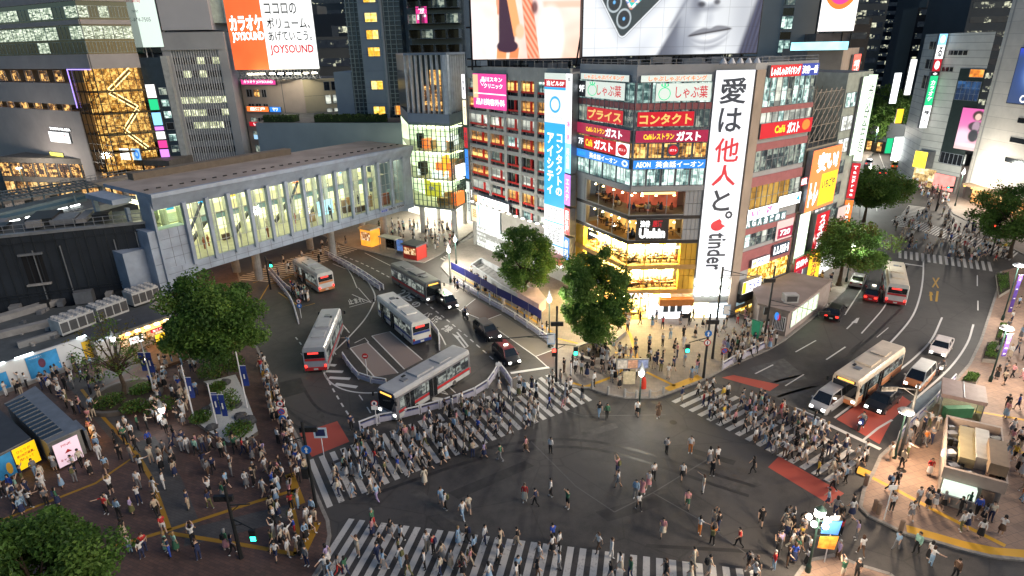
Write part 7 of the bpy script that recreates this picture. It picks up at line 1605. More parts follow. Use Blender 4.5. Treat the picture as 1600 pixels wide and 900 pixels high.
tree('street_tree','bright green tree nearest the camera at the plaza corner',up(g(84,985),0.12),top_h(g(84,985,0.12),842),1.8,3.8,44000,0.14,3,cs=1.25,weights=(0.3,0.4,0.28,0.02),trunk_r=0.32)
tree('street_tree','round green street tree in front of the grey grid fronted building',up(g(822,470),0.12),top_h(g(822,470,0.12),360),2.0,3.7,26000,0.15,4,weights=(0.2,0.45,0.33,0.02),trunk_r=0.25,cs=1.25)
tree('street_tree','tall round green tree in a ring planter before the corner building',up(g(928,552),0.12),top_h(g(928,552,0.12),388),1.5,3.6,40000,0.145,5,weights=(0.15,0.45,0.4,0.0),trunk_r=0.3,cs=1.35)
tree('street_tree','spreading olive green tree beside the entrance house on the street',up(g(1310,447),0.12),9.4,2.6,5.6,26000,0.16,6,weights=(0.2,0.35,0.25,0.2),trunk_r=0.3,flat=0.9,gap=0.7)
tree('street_tree','olive green tree behind the spreading one along the same kerb',up(g(1349,348),0.12),10.5,3.0,6.8,26000,0.21,7,weights=(0.25,0.35,0.25,0.15),trunk_r=0.3,flat=0.8,gap=0.7)
tree('street_tree','dark green tree at the far crossing near the frame edge',up(g(1577,404),0.12),11.5,3.0,6.6,26000,0.19,8,weights=(0.5,0.3,0.05,0.15),trunk_r=0.3,gap=0.7)
for i,(x,y,d,lab) in enumerate(((1392,236,15,'fresh green tree on the far street nearest the department store'),(1362,234,13,'dark green tree on the far street before the lit sign block'),(1376,205,17,'tallest dark tree down the far street'),(1415,215,14,'distant green tree by the glowing far street signs'))):
 tree('street_tree',lab,up(g(x,y),0.1),d,3.0,6.5,6000,0.36,20+i,weights=(0.45,0.35,0.2,0) if i else (0.1,0.3,0.6,0),trunk_r=0.3)
def bush(label,c,r_,h,seed,n=500,leaf=0.11,cat='shrub',w=(0.3,0.4,0.15,0.15)):
 q=np.random.default_rng(seed); t=MB();
 for i in range(7): a=q.uniform(0,6.28); t.tube((c.x,c.y,c.z),(c.x+math.cos(a)*r_*.5,c.y+math.sin(a)*r_*.5,c.z+h*.6),0.035,0.015,BARK,4)
 W_=np.cumsum(w)
 for i in range(n):
  d=Vector(q.normal(size=3)).normalized()*(q.random() ** 0.4); p=c+Vector((d.x*r_,d.y*r_,h*0.5+d.z*h*0.5)); nn=Vector(q.normal(size=3)).normalized(); a=nn.orthogonal().normalized()*leaf; b=nn.cross(a)*0.6
  t.poly([p - a,p - b,p+a,p+b],GREENS[int(np.searchsorted(W_,q.random()*W_[-1]*.999))])
 o=t.build('shrub',None); return tag(o,label,cat)
# ================================================================== vehicles (local: forward +Y, origin on the ground)
HEADL=E('white_headlight',(1,0.97,0.88),7.0); TAILL=E('red_tail_light',(1,0.03,0.02),3.2); TAILD=M('red_tail_lens',(0.35,0.01,0.01),0.2); AMBER=E('amber_display',(1,0.45,0.08),1.6); REDD=E('red_display',(0.9,0.05,0.04),1.3)
CHROME=M('chrome_rim',(0.5,0.5,0.52),0.25,0.9,var=0.05)
PLATE=M('number_plate',(0.6,0.62,0.58),0.4,var=0.05)
BUSIN=LIT('bus_interior_light',(0.01,0.012,0.014),(0.04,0.05,0.05),(0.35,0.38,0.34),0.6,1.6)
def wheel(t,x,y,r_,w):
 mb=MB(); mb.lathe((x,y,r_),[(r_*0.6,-w/2),(r_*0.95,-w/2),(r_,-w*0.3),(r_,w*0.3),(r_*0.95,w/2),(r_*0.6,w/2)],BLACK,16,'x'); o=mb.build('wheel',t,world=False)
 m2=MB(); m2.lathe((x,y,r_),[(r_*0.6,-w/2 - 0.012),(r_*0.6,w/2+0.012)],CHROME,12,'x'); m2.build('rim',o,world=False)
def bus(label,roof_m,side_m,skirt_m,stripe_m,L=10.5,front_lit=True,rear_lit=True,dest=AMBER,group='buses'):
 W_,Hh=2.48,3.05; t=thing('bus',label,'bus',group=group); y0,y1=-L/2,L/2
 def sec(y,ins,z0,z1,x): return [(-x+ins,y,z0),(x - ins,y,z0),(x - ins,y,z1),(-x+ins,y,z1)]
 mb=MB(); x=W_/2
 prof=[(-x,0.33),(-x,2.62),(-x+0.06,2.85),(-x+0.2,Hh),(x - 0.2,Hh),(x - 0.06,2.85),(x,2.62),(x,0.33)]
 ys=[(y0,0.95,0.02),(y0+0.12,1.0,0.0),(y1 - 0.25,1.0,0.0),(y1,0.955,0.06)]
 rings=[[mb.av((px_*s,y,min(pz_,Hh - dz))) for px_,pz_ in prof] for y,s,dz in ys]
 n=len(prof); kr,ks=mb.mi(roof_m),mb.mi(side_m)
 for A_,B_ in zip(rings,rings[1:]):
  for i in range(n):
   j=(i+1) % n; mb.f.append([A_[i],B_[i],B_[j],A_[j]]); mb.m.append(kr if i in (1,2,3,4,5) else ks)
 mb.f.append(rings[0][:]); mb.m.append(ks); mb.f.append(rings[-1][::-1]); mb.m.append(ks)
 for sx in (-1,1):
  X=sx*(x+0.008); a=[(X,y0+0.2,0.36),(X,y1 - 0.3,0.36),(X,y1 - 0.3,0.82),(X,y0+0.2,0.82)]; mb.poly(a if sx > 0 else a[::-1],skirt_m)
  a=[(X,y0+0.2,0.90),(X,y1 - 0.3,0.90),(X,y1 - 0.3,1.16),(X,y0+0.2,1.16)]; mb.poly(a if sx > 0 else a[::-1],stripe_m)
 mb.box(-x*0.95,x*0.95,y1 - 0.03,y1+0.06,0.34,0.75,skirt_m); mb.box(-x*0.94,x*0.94,y0 - 0.06,y0+0.03,0.34,0.72,stripe_m)
 mb.build('body',t,world=False)
 for sx in (-1,1):
  X0,X1=sorted((sx*(x+0.004),sx*(x+0.022)))
  m2=MB(); m2.box(X0,X1,y0+0.35,y1 - 0.5,1.28,2.42,BUSIN)
  for k in range(7): yy=y0+0.9+(L - 2.0)*k/6; xx=sorted((sx*(x+0.023),sx*(x+0.035))); m2.box(xx[0],xx[1],yy - 0.05,yy+0.05,1.28,2.42,DARKMETAL)
  m2.build('window',t,world=False)
 m2=MB(); X0,X1=-(x+0.03),-(x+0.01)
 for yy in (y1 - 1.75,0.4): m2.box(-(x+0.05),-(x+0.037),yy - 0.55,yy+0.55,0.40,2.45,CARGLASS); m2.box(-(x+0.06),-(x+0.0505),yy - 0.03,yy+0.03,0.4,2.45,GREYMETAL)
 m2.build('door',t,world=False)
 m2=MB(); m2.hexa([(-x*0.9,y1+0.012,1.05),(x*0.9,y1+0.012,1.05),(x*0.9,y1 - 0.02,1.05),(-x*0.9,y1 - 0.02,1.05)],[(-x*0.88,y1+0.006,2.45),(x*0.88,y1+0.006,2.45),(x*0.88,y1 - 0.03,2.45),(-x*0.88,y1 - 0.03,2.45)],CARGLASS); m2.build('windshield',t,world=False)
 m2=MB(); m2.box(-x*0.72,x*0.72,y1 - 0.02,y1+0.02,2.5,2.78,DARKMETAL); m2.box(-x*0.6,x*0.6,y1+0.02,y1+0.03,2.55,2.74,dest); m2.build('destination_display',t,world=False)
 m2=MB(); m2.box(-x*0.85,x*0.85,y0 - 0.015,y0+0.02,1.75,2.5,CARGLASS); m2.box(-x*0.55,x*0.35,y0 - 0.025,y0 - 0.016,2.25,2.46,REDD); m2.box(-x*0.85,x*0.85,y0 - 0.02,y0+0.01,1.45,1.72,stripe_m); m2.build('rear_window',t,world=False)
 for sx in (-1,1):
  m2=MB(); m2.box(sx*0.98 - 0.16,sx*0.98+0.16,y1+0.03,y1+0.075,0.62,0.80,HEADL if front_lit else CHROME); m2.build('headlight',t,world=False)
  m2=MB(); m2.box(sx*1.02 - 0.1,sx*1.02+0.1,y0 - 0.075,y0 - 0.02,0.72,1.0,TAILL if rear_lit else TAILD); m2.build('tail_light',t,world=False)
  m2=MB(); m2.tube((sx*x,y1 - 0.1,2.6),(sx*(x+0.28),y1+0.25,2.5),0.025,0.025,DARKMETAL,4); m2.box(sx*(x+0.28) - 0.1,sx*(x+0.28)+0.1,y1+0.2,y1+0.28,2.1,2.5,DARKMETAL); m2.build('mirror',t,world=False)
  for yy in (y1 - 2.5,y0+2.6): wheel(t,sx*(x - 0.14),yy,0.47,0.28)
 m2=MB(); m2.box(-0.22,0.22,y0 - 0.09,y0 - 0.061,0.42,0.6,PLATE); m2.build('number_plate',t,world=False)
 m2=MB(); m2.box(-0.75,0.75,-0.4,1.9,Hh - 0.01,Hh+0.2,roof_m); m2.box(-0.7,0.7,-2.9,-1.3,Hh - 0.01,Hh+0.14,roof_m); m2.box(-0.3,0.3,y1 - 2.6,y1 - 2.0,Hh - 0.01,Hh+0.09,GREYMETAL); m2.box(0.4,0.62,2.3,2.7,Hh - .01,Hh+.1,DARKMETAL)
 m2.build('roof_unit',t,world=False)
 return t
def paint(name,col,**k): return M(name,col,0.3,0.0,var=0.14,scale=0.9,spec=0.5,**k)
P_white=paint('white_bus_paint',(0.62,0.62,0.60)); P_silver=paint('silver_grey_paint',(0.36,0.37,0.39)); P_cream=paint('cream_paint',(0.66,0.56,0.44)); P_grey=paint('dull_grey_paint',(0.16,0.16,0.165)); P_red=paint('red_paint',(0.5,0.035,0.04)); P_blue=paint('deep_blue_paint',(0.03,0.06,0.25)); P_orange=paint('orange_paint',(0.6,0.24,0.10)); P_black=paint('black_paint',(0.014,0.014,0.017)); P_green=paint('dark_green_paint',(0.015,0.05,0.035)); P_yel=paint('yellow_cab_paint',(0.6,0.38,0.02)); P_mar=paint('maroon_paint',(0.14,0.02,0.025))
def put(t,rear,front,z=0.0):
 d=front - rear; c=(front+rear)/2; t.location=(c.x,c.y,z); t.rotation_euler=(0,0,math.atan2(-d.x,d.y)); return t
zr=3.05
put(bus('white and silver bus parked at the terminal crossing with its tail lights on',P_silver,P_white,P_silver,P_orange,9.0,False),g(505,424,zr),g(470,403,zr))
put(bus('grey roofed bus turning past the left barrier with red stripe',P_silver,paint('grey_blue_paint',(0.30,0.33,0.38)),P_silver,P_red,10.5,True),g(490,541,zr),g(516,483,zr))
put(bus('white bus with navy side waiting in the marked terminal bay',P_white,P_white,P_white,P_blue,10.5,False,False),g(652,497,zr),g(606,461,zr))
put(bus('dark sided silver bus with red stripe turning around the terminal island',P_silver,paint('dark_silver_paint',(0.17,0.17,0.19)),P_white,P_red,10.5,True),g(703,552,zr),g(623,598,zr))
put(bus('dark grey bus with a red front below the glass station',P_grey,P_grey,P_grey,P_red,10.5,True),g(625,411,zr),g(672,437,zr))
put(bus('cream and orange bus leading the queue at the right-hand stop line',P_cream,P_cream,P_orange,P_orange,10.5,True,dest=AMBER),g(1388,542,zr),g(1333,581,zr))
put(bus('white bus seen from behind under the spreading street tree',P_cream,P_white,P_white,P_red,10.0,False),g(1404,438,zr),g(1399.5,413,zr))
def loft(mb,rows,mats):
 """rows: list of (y, [(x, z)...]) rings joined lengthwise; mats: one per ring edge"""
 R=[[mb.av((x_,y,z_)) for x_,z_ in ring] for y,ring in rows]; n=len(R[0])
 for A_,B_ in zip(R,R[1:]):
  for i in range(n - 1): mb.f.append([A_[i],B_[i],B_[i+1],A_[i+1]]); mb.m.append(mb.mi(mats[i]))
 mb.f.append(R[0][::1]); mb.m.append(mb.mi(mats[0])); mb.f.append(R[-1][::-1]); mb.m.append(mb.mi(mats[0]))
CARK={'sedan': dict(L=4.7,W=1.76,hood=0.92,roof=1.45,cab=(-1.75,-0.95,0.55,1.35),tail=1.0),'taxi': dict(L=4.45,W=1.72,hood=1.0,roof=1.7,cab=(-2.0,-1.6,0.75,1.45),tail=1.05),'van': dict(L=4.7,W=1.72,hood=1.05,roof=1.92,cab=(-2.3,-2.1,1.0,1.75),tail=1.1),'suv': dict(L=4.6,W=1.8,hood=1.05,roof=1.66,cab=(-2.15,-1.75,0.5,1.25),tail=1.1)}
def car(label,kind,body_m,roof_m=None,front_lit=True,rear_lit=True,lamp=None,hood_m=None,cat='car',group='cars',low_m=None):
 k=CARK[kind]; L,W_=k['L'],k['W']/2; t=thing('taxi' if lamp else 'car',label,cat,group=group); roof_m=roof_m or body_m; low_m=low_m or body_m
 y0,y1=-L/2,L/2; hz_,tz,rz_=k['hood'],k['tail'],k['roof']
 def ring(w,zb,zt): return [(-w*.97,zb),(-w,zb+0.18),(-w,zt - 0.16),(-w*0.94,zt - 0.03),(-w*0.8,zt),(w*0.8,zt),(w*0.94,zt - 0.03),(w,zt - 0.16),(w,zb+0.18),(w*.97,zb)]
 mb=MB(); ca,cb,cc_,cd=k['cab']
 rows=[(y0,ring(W_*0.88,0.32,tz - 0.12)),(y0+0.18,ring(W_*0.97,0.24,tz)),(y0+0.9,ring(W_,0.2,tz)),(cc_,ring(W_,0.2,hz_+0.06)),(cd,ring(W_,0.2,hz_+0.02)),(y1 - 0.25,ring(W_*0.96,0.22,hz_ - 0.14)),(y1,ring(W_*0.84,0.30,hz_ - 0.30))]
 loft(mb,rows,[low_m,low_m,body_m,body_m,hood_m or body_m,body_m,body_m,low_m,low_m])
 mb.box(-W_*0.8,W_*0.8,y1 - 0.05,y1+0.05,0.3,0.48,DARKMETAL); mb.box(-W_*0.55,W_*0.55,y1 - 0.04,y1+0.02,0.5,0.62,DARKMETAL)
 mb.build('body',t,world=False)
 w0,w1=W_*0.93,W_*0.74
 m2=MB(); b=[(-w0,ca,tz - 0.02),(w0,ca,tz - 0.02),(w0,cd,hz_ - 0.02),(-w0,cd,hz_ - 0.02)]; tp=[(-w1,cb,rz_ - 0.06),(w1,cb,rz_ - 0.06),(w1,cc_,rz_ - 0.06),(-w1,cc_,rz_ - 0.06)]
 m2.hexa(b,tp,CARGLASS); m2.build('window',t,world=False)
 m2=MB(); w2=w1+0.035
 m2.hexa([(-w2,cb - 0.04,rz_ - 0.075),(w2,cb - 0.04,rz_ - 0.075),(w2,cc_+0.04,rz_ - 0.075),(-w2,cc_+0.04,rz_ - 0.075)],[(-w2*.9,cb+0.1,rz_),(w2*.9,cb+0.1,rz_),(w2*.9,cc_ - 0.12,rz_),(-w2*.9,cc_ - 0.12,rz_)],roof_m)
 for sx in (-1,1):
  for (ya,yb) in ((ca,cb),(cd,cc_)): m2.tube((sx*w0,ya,hz_ if ya == cd else tz),(sx*w1,yb,rz_ - 0.07),0.05,0.04,roof_m,4)
  ym=(cb+cc_)/2 - 0.15; m2.tube((sx*(w0+.005),ym,hz_),(sx*(w1+.01),ym,rz_ - 0.07),0.045,0.04,roof_m,4)
 m2.build('roof',t,world=False)
 for sx in (-1,1):
  m2=MB(); m2.hexa([(sx*W_*0.62 - 0.17,y1 - 0.16,hz_ - 0.42),(sx*W_*0.62+0.17,y1 - 0.16,hz_ - 0.42),(sx*W_*0.62+0.17,y1+0.015,hz_ - 0.44),(sx*W_*0.62 - 0.17,y1+0.015,hz_ - 0.44)],[(sx*W_*0.62 - 0.15,y1 - 0.2,hz_ - 0.22),(sx*W_*0.62+0.15,y1 - 0.2,hz_ - 0.22),(sx*W_*0.62+0.15,y1 - 0.01,hz_ - 0.26),(sx*W_*0.62 - 0.15,y1 - 0.01,hz_ - 0.26)],HEADL if front_lit else CHROME); m2.build('headlight',t,world=False)
  m2=MB(); m2.box(sx*W_*0.68 - 0.16,sx*W_*0.68+0.16,y0 - 0.02,y0+0.12,tz - 0.36,tz - 0.16,TAILL if rear_lit else TAILD); m2.build('tail_light',t,world=False)
  m2=MB(); m2.box(sx*(W_+0.1) - 0.08,sx*(W_+0.1)+0.08,cd - 0.45,cd - 0.35,hz_,hz_+0.16,body_m); m2.build('mirror',t,world=False)
  for yy in (y1 - 0.85,y0+0.85): wheel(t,sx*(W_ - 0.1),yy,0.32,0.2)
 m2=MB(); m2.box(-0.18,0.18,y0 - 0.025,y0+0.01,0.5,0.64,PLATE); m2.build('number_plate',t,world=False)
 if lamp: m2=MB(); m2.box(-0.24,0.24,(cb+cc_)/2+0.3,(cb+cc_)/2+0.5,rz_,rz_+0.15,lamp); m2.build('roof_lamp',t,world=False)
 return t
def putc(t,cx,cy,fx,fy): a=g(cx,cy); b=g(fx,fy); d=(b - a).normalized(); return put(t,a - d*0.1,a+d*0.1)
eGl=E('green_roof_lamp',(0.2,1,0.3),3.0); eWl=E('white_roof_lamp',(1,0.9,0.7),2.5)
putc(car('dark green taxi with a green roof lamp behind the red fronted bus','taxi',P_black,P_green,True,False,eGl,cat='taxi'),698,477,726,499)
putc(car('black estate car with silver roof rails in the taxi lane','suv',P_black,paint('dark_grey_roof',(0.06,0.06,0.065)),True,False),761,524,790,549)
putc(car('black taxi with maroon roof stopped nearest the crossing barrier','taxi',P_black,P_mar,True,False,eWl,cat='taxi'),791,561,812,582)
putc(car('black hatchback with red tail lights beside the entrance house','suv',P_black,P_black,False,True),1304,494,1325,464)
putc(car('red taxi with bright red tail lights left of the white rear facing bus','taxi',P_red,P_black,False,True,eWl,cat='taxi'),1362,465,1375,436)
putc(car('white car half hidden beneath the spreading street tree','sedan',P_white,None,False,False),1340,443,1353,418)
putc(car('white sedan alone in the oncoming lane of the right-hand street','sedan',paint('pearl_white_paint',(0.66,0.60,0.58)),None,True,False),1469,548,1452,578)
putc(car('white minivan taxi with orange front and roof rack','van',P_white,P_white,True,False,None,hood_m=P_orange,low_m=P_orange),1434,598,1412,622)
putc(car('glossy black sedan stopped on the red lane','sedan',P_black,None,True,False),1378,633,1352,655)
putc(car('silver van at the stop line ahead of the cream bus','van',P_silver,None,True,False),1293,634,1268,653)
putc(car('white taxi with red lights far along the street','taxi',P_white,P_white,False,True,eWl,cat='taxi'),1357,258,1360,240)
putc(car('yellow cab standing far along the street before the department store','taxi',P_yel,P_yel,False,True,eWl,cat='taxi'),1397,262,1392,244)
putc(car('dark car with red lights beneath the far street trees','sedan',P_black,None,False,True),1338,243,1346,231)
putc(car('dark green sedan at the kerb of the far crossing','sedan',P_green,None,False,True),1378,272,1374,252)
def motorcycle(label,col,lit=True):
 t=thing('motorcycle',label,'motorcycle',group='motorcycles');
 for yy in (0.68,-0.65):
  mb=MB(); mb.lathe((0,yy,0.31),[(0.2,-0.06),(0.3,-0.06),(0.31,0),(0.3,0.06),(0.2,0.06)],BLACK,14,'x'); o=mb.build('wheel',t,world=False); m2=MB(); m2.lathe((0,yy,0.31),[(0.2,-0.05),(0.2,0.05)],CHROME,10,'x'); m2.build('rim',o,world=False)
 mb=MB(); mb.hexa([(-0.14,-0.5,0.35),(0.14,-0.5,0.35),(0.14,0.35,0.3),(-0.14,0.35,0.3)],[(-0.12,-0.6,0.72),(0.12,-0.6,0.72),(0.15,0.4,0.8),(-0.15,0.4,0.8)],DARKMETAL); mb.hexa([(-0.16,-0.05,0.75),(0.16,-0.05,0.75),(0.13,0.45,0.78),(-0.13,0.45,0.78)],[(-0.1,0,0.98),(0.1,0,0.98),(0.09,0.4,0.96),(-0.09,0.4,0.96)],col); mb.hexa([(-0.2,0.45,0.6),(0.2,0.45,0.6),(0.1,0.78,0.7),(-0.1,0.78,0.7)],[(-0.2,0.42,1.0),(0.2,0.42,1.0),(0.1,0.66,1.1),(-0.1,0.66,1.1)],col)
 for sx in (-1,1): mb.tube((sx*0.1,0.68,0.31),(sx*0.1,0.48,0.95),0.035,0.035,CHROME,5)
 mb.build('body',t,world=False)
 mb=MB(); mb.hexa([(-0.15,-0.75,0.72),(0.15,-0.75,0.72),(0.14,0.0,0.72),(-0.14,0.0,0.72)],[(-0.13,-0.75,0.84),(0.13,-0.75,0.84),(0.12,-0.02,0.8),(-0.12,-0.02,0.8)],BLACK); mb.build('seat',t,world=False)
 mb=MB(); mb.path([(-0.38,0.28,1.05),(-0.2,0.42,1.02),(0.2,0.42,1.02),(0.38,0.28,1.05)],0.025,DARKMETAL,5); mb.build('handlebar',t,world=False)
 mb=MB(); mb.lathe((0,0.70,0.85),[(0.11,0),(0.09,0.07)],HEADL if lit else CHROME,10,'y'); mb.build('headlight',t,world=False)
 return t
MOTO=[]
for lab,col,c in (('black motorcycle with bright headlight between taxi and estate car',P_black,(727,497,750,518)),('dark motorcycle waiting on the red lane beside the black sedan',P_blue,(1346,668,1325,690)),('white scooter ridden behind the white minivan taxi',P_white,(1470,583,1452,605))):
 if c[1]: m_=motorcycle(lab,col); putc(m_,*c); MOTO.append(m_)
# ================================================================== street lamps, signals, signs
def plight(name,loc,energy,col,r_=0.15):
 l=bpy.data.lights.new(name,'POINT'); l.energy=energy*1.25; l.color=col; l.shadow_soft_size=r_
 o=bpy.data.objects.new(name,l); COL.objects.link(o); o.location=loc; return o
LANT=E('lamp_glow',(1.0,0.97,0.86),8.0); LANTC=E('cool_lamp_glow',(0.9,1.0,0.97),8.0)
def lamp(label,px_,py_,head_y,kind='lantern',energy=450,col=(1,0.93,0.78),z0=0.12,pole=None):
 b=g(px_,py_,z0); lo,hi=1.0,16.0
 for _ in range(40):
  m=(lo+hi)/2
  if proj((b.x,b.y,m))[1] > head_y: lo=m
  else: hi=m
 h=lo - z0; t=thing('street_lamp',label,'street lamp',b,group='street lamps'); pole=pole or POLE
 mb=MB(); mb.lathe((0,0,0),[(0.17,0),(0.17,0.5),(0.09,0.7),(0.07,h*0.6),(0.055,h - 0.3)],pole,10)
 if kind == 'cluster':
  for k in range(5): a=k*1.257; mb.path([(0,0,h - 1.1),(0.35*math.cos(a),0.35*math.sin(a),h - 1.0),(0.55*math.cos(a),0.55*math.sin(a),h - 0.75)],0.03,pole,5)
 mb.build('pole',t,world=False)
 if kind == 'cluster':
  for k in range(5): a=k*1.257; m2=MB(); m2.lathe((0.55*math.cos(a),0.55*math.sin(a),h - 0.75),[(0.06,0),(0.17,0.1),(0.2,0.22),(0.12,0.36),(0.02,0.4)],LANT,10); m2.build('globe',t,world=False)
  m2=MB(); m2.lathe((0,0,h - 0.3),[(0.1,0),(0.26,0.2),(0.32,0.5),(0.26,0.62)],LANTC,12); m2.build('globe',t,world=False)
  m2=MB(); m2.lathe((0,0,h+0.32),[(0.34,0),(0.2,0.15),(0.03,0.3)],pole,12); m2.build('cap',t,world=False)
 elif kind == 'disc':
  m2=MB(); m2.lathe((0,0,h - 0.3),[(0.1,0.0),(0.55,0.12),(0.6,0.2)],LANTC,14); m2.build('globe',t,world=False); m2=MB(); m2.lathe((0,0,h - 0.09),[(0.62,0),(0.5,0.12),(0.1,0.2)],GREYMETAL,14); m2.build('cap',t,world=False)
 else:
  m2=MB(); m2.lathe((0,0,h - 0.35),[(0.09,0),(0.22,0.15),(0.25,0.45),(0.2,0.6)],LANT,12); m2.build('globe',t,world=False); m2=MB(); m2.lathe((0,0,h+0.25),[(0.3,0),(0.22,0.3),(0.1,0.6),(0.02,0.9)],M('grey_lamp_hood',(0.16,0.17,0.18),0.4,0.4),12); m2.build('cap',t,world=False)
 pl_=plight('lamp_light',(0,0,h+(0.0 if kind != 'lantern' else -0.05)) if False else (0.0,0.0,h - 0.45),energy,col,0.8); pl_.parent=t
 if kind == 'lantern' or kind == 'cluster' or kind == 'disc': pl_.location=(0,-0.75,h - 0.1)
 return t,b,h
lamp('lantern lamp with grey hood on the pavement behind the tall signal post',858,542,468,energy=1300)
lamp('green posted lantern lamp beside the information stand on the corner pavement',998,644,583,energy=450)
lamp('lantern lamp at the end of the navy banner fence',704,441,391,energy=1700)
lamp('lantern lamp beside the glass station round column',713,412,375,energy=1700)
lamp('ornate cluster lamp with five globes on the front pavement',1262,893,802,'cluster',1500,(1,0.80,0.58))
lamp('tall dark lamp post with low glowing head at the red lane kerb',1397,716,641,'disc',1500,(1,0.74,0.50))
lamp('disc headed lamp post next to the planters on the right pavement',1547,596,511,'disc',2200,(1,0.84,0.66))
lamp('disc headed lamp post at the far crossing corner',1566,500,413,'disc',2200,(1,0.92,0.8))
lamp('lamp beside the spreading street tree trunk',1322,440,385,'lantern',2500,(0.95,1,0.9))
lamp('lamp glowing white at the snack kiosk end of the plaza',187,566,529,'lantern',160,(0.95,1,1))
lamp('small lamp on the plaza planter side below the big tree',237,592,559,'lantern',90,(1,0.95,0.85))
lamp('low lamp in the dim middle of the plaza',260,668,640,'lantern',50,(0.95,1,1))
lamp('street lamp on the far pavement before the department store',1440,268,226,'lantern',3200,(1,0.95,0.85))
lamp('street lamp on the far pavement beside the rounded building',1492,322,270,'lantern',3000,(1,0.9,0.75))
lamp('street lamp at the far kerb under the lit sign block',1352,300,262,'lantern',3200,(0.95,1,0.9))
lamp('added tall street lamp on the warm street behind the station platforms',46,316,262,'disc',3500,(1,0.88,0.74))  # put in to brighten the dark taupe office wall
lamp('added tall street lamp below the golden atrium',128,296,244,'disc',3000,(1,0.85,0.68))  # second lamp put in for the same office wall
lamp('added street lamp among the far street trees',1406,250,205,'lantern',5000,(0.95,1,0.85))  # put in to brighten the dark trees around it
lamp('street lamp at the left far kerb beyond the trees',1363,244,204,'lantern',4000,(1,0.93,0.8))
SIGG=E('signal_green_light',(0.03,1.0,0.55),5.0); SIGR=E('signal_red_light',(1,0.05,0.03),5.0)
def signal(label,base,h,arms,heads,z0=0.12,ped=None,m_=DARKMETAL,extra=()):
 """pole with arms; arms: list of (z, target point); heads: (point, lit material, facing angle)"""
 b=g(*base,z0); t=thing('traffic_signal',label,'traffic signal',b,group='traffic signals')
 mb=MB(); mb.lathe((0,0,0),[(0.16,0),(0.13,1.0),(0.10,h)],m_,9)
 mb.build('pole',t,world=False)
 for z,tx,ty,tz in arms: m2=MB(); m2.tube((0,0,z),(tx,ty,tz),0.055,0.04,m_,6); m2.tube((0,0,z - 0.6),(tx*.45,ty*.45,(z+tz)/2 - .05),0.03,0.03,m_,5); m2.build('arm',t,world=False)
 for (x,y,z,mt,kind) in heads:
  m2=MB()
  if kind == 'car':
   m2.box(x - 0.62,x+0.62,y - 0.12,y+0.12,z - 0.2,z+0.2,m_)
   for i in range(3): m2.lathe((x - 0.4+0.4*i,y - 0.125,z),[(0.15,-0.02),(0.15,0.0)],mt if (i == 0) == (mt is SIGG) and i != 1 and (mt is not SIGR or i == 2) else BLACK,10,'y')
  else:
   m2.box(x - 0.22,x+0.22,y - 0.12,y+0.12,z - 0.45,z+0.45,m_)
   m2.box(x - 0.17,x+0.17,y - 0.14,y - 0.12,z - 0.38,z - 0.03,mt if mt is SIGG else BLACK); m2.box(x - 0.17,x+0.17,y - 0.14,y - 0.12,z+0.03,z+0.38,mt if mt is SIGR else BLACK)
  m2.build('signal_head',t,world=False)
 for (kind,x,y,z) in extra:
  m2=MB()
  if kind == 'arrow': m2.lathe((x,y - 0.06,z),[(0.36,0),(0.36,0.03)],M('sign_blue_face',(0.02,0.16,0.55),0.4),20,'y'); m2.poly([(x - 0.06,y - 0.07,z - 0.25),(x+0.06,y - 0.07,z - 0.25),(x+0.06,y - 0.07,z+0.02),(x+0.16,y - 0.07,z+0.02),(x,y - 0.07,z+0.26),(x - 0.16,y - 0.07,z+0.02),(x - 0.06,y - 0.07,z+0.02)],inkW)
  if kind == 'nou': m2.lathe((x,y - 0.06,z),[(0.34,0),(0.34,0.03)],inkR,20,'y'); m2.lathe((x,y - 0.065,z),[(0.25,0),(0.25,0.01)],inkW,20,'y'); m2.box(x - 0.05,x+0.05,y - 0.075,y - 0.066,z - 0.18,z+0.18,inkN)
  if kind == 'plate': m2.box(x - 0.4,x+0.4,y - 0.08,y - 0.05,z - 0.6,z+0.6,M('pale_blue_plate',(0.45,0.6,0.78),0.5)); m2.box(x - 0.3,x+0.3,y - 0.09,y - 0.081,z - 0.45,z+0.45,inkW)
  m2.build('road_sign',t,world=False)
 return t
signal('tall dark signal post with green lit heads at the left end of the corner pavement',(869,596),8.4,[(4.3,1.9,-0.2,4.2),(5.4,-6.5,-0.6,5.2)],[(1.9,-0.25,3.6,SIGG,'ped'),(-0.25,0,3.4,SIGR,'ped'),(-6.0,-0.6,5.2,BLACK,'car'),(0.0,-0.2,6.6,BLACK,'car')],extra=(('plate',-0.55,0,4.9),))
signal('signal post with long upper arm and round blue arrow sign near the queue',(1099,590),7.2,[(4.6,-1.9,-0.1,4.1)],[(-2.0,-0.15,3.5,SIGG,'ped'),(0.3,0,6.3,BLACK,'car')],extra=(('arrow',-0.05,-0.12,5.1),('nou',-0.05,-0.12,4.1)))
signal('tall post behind the queue carrying a long branching arm',(1113,560),10.6,[(10.3,5.2,0.4,8.9),(6.2,4.5,-0.2,4.4)],[(5.1,0.3,8.9,BLACK,'car')],extra=(('plate',0.9,0,5.8),))
signal('slim dark post with drooping arm before the entrance house',(1193,538),9.5,[(5.5,6.5,0.3,3.6)],[(6.4,0.2,3.7,BLACK,'car'),(-0.3,0,4.2,BLACK,'ped')])
signal('signal post with blue left turn sign at the plaza corner',(494,792),7.6,[(6.3,-1.2,-0.3,6.1)],[(-0.35,-0.1,3.2,BLACK,'ped'),(0.3,0.2,6.8,BLACK,'car')],extra=(('arrow',0.05,-0.12,5.3),))
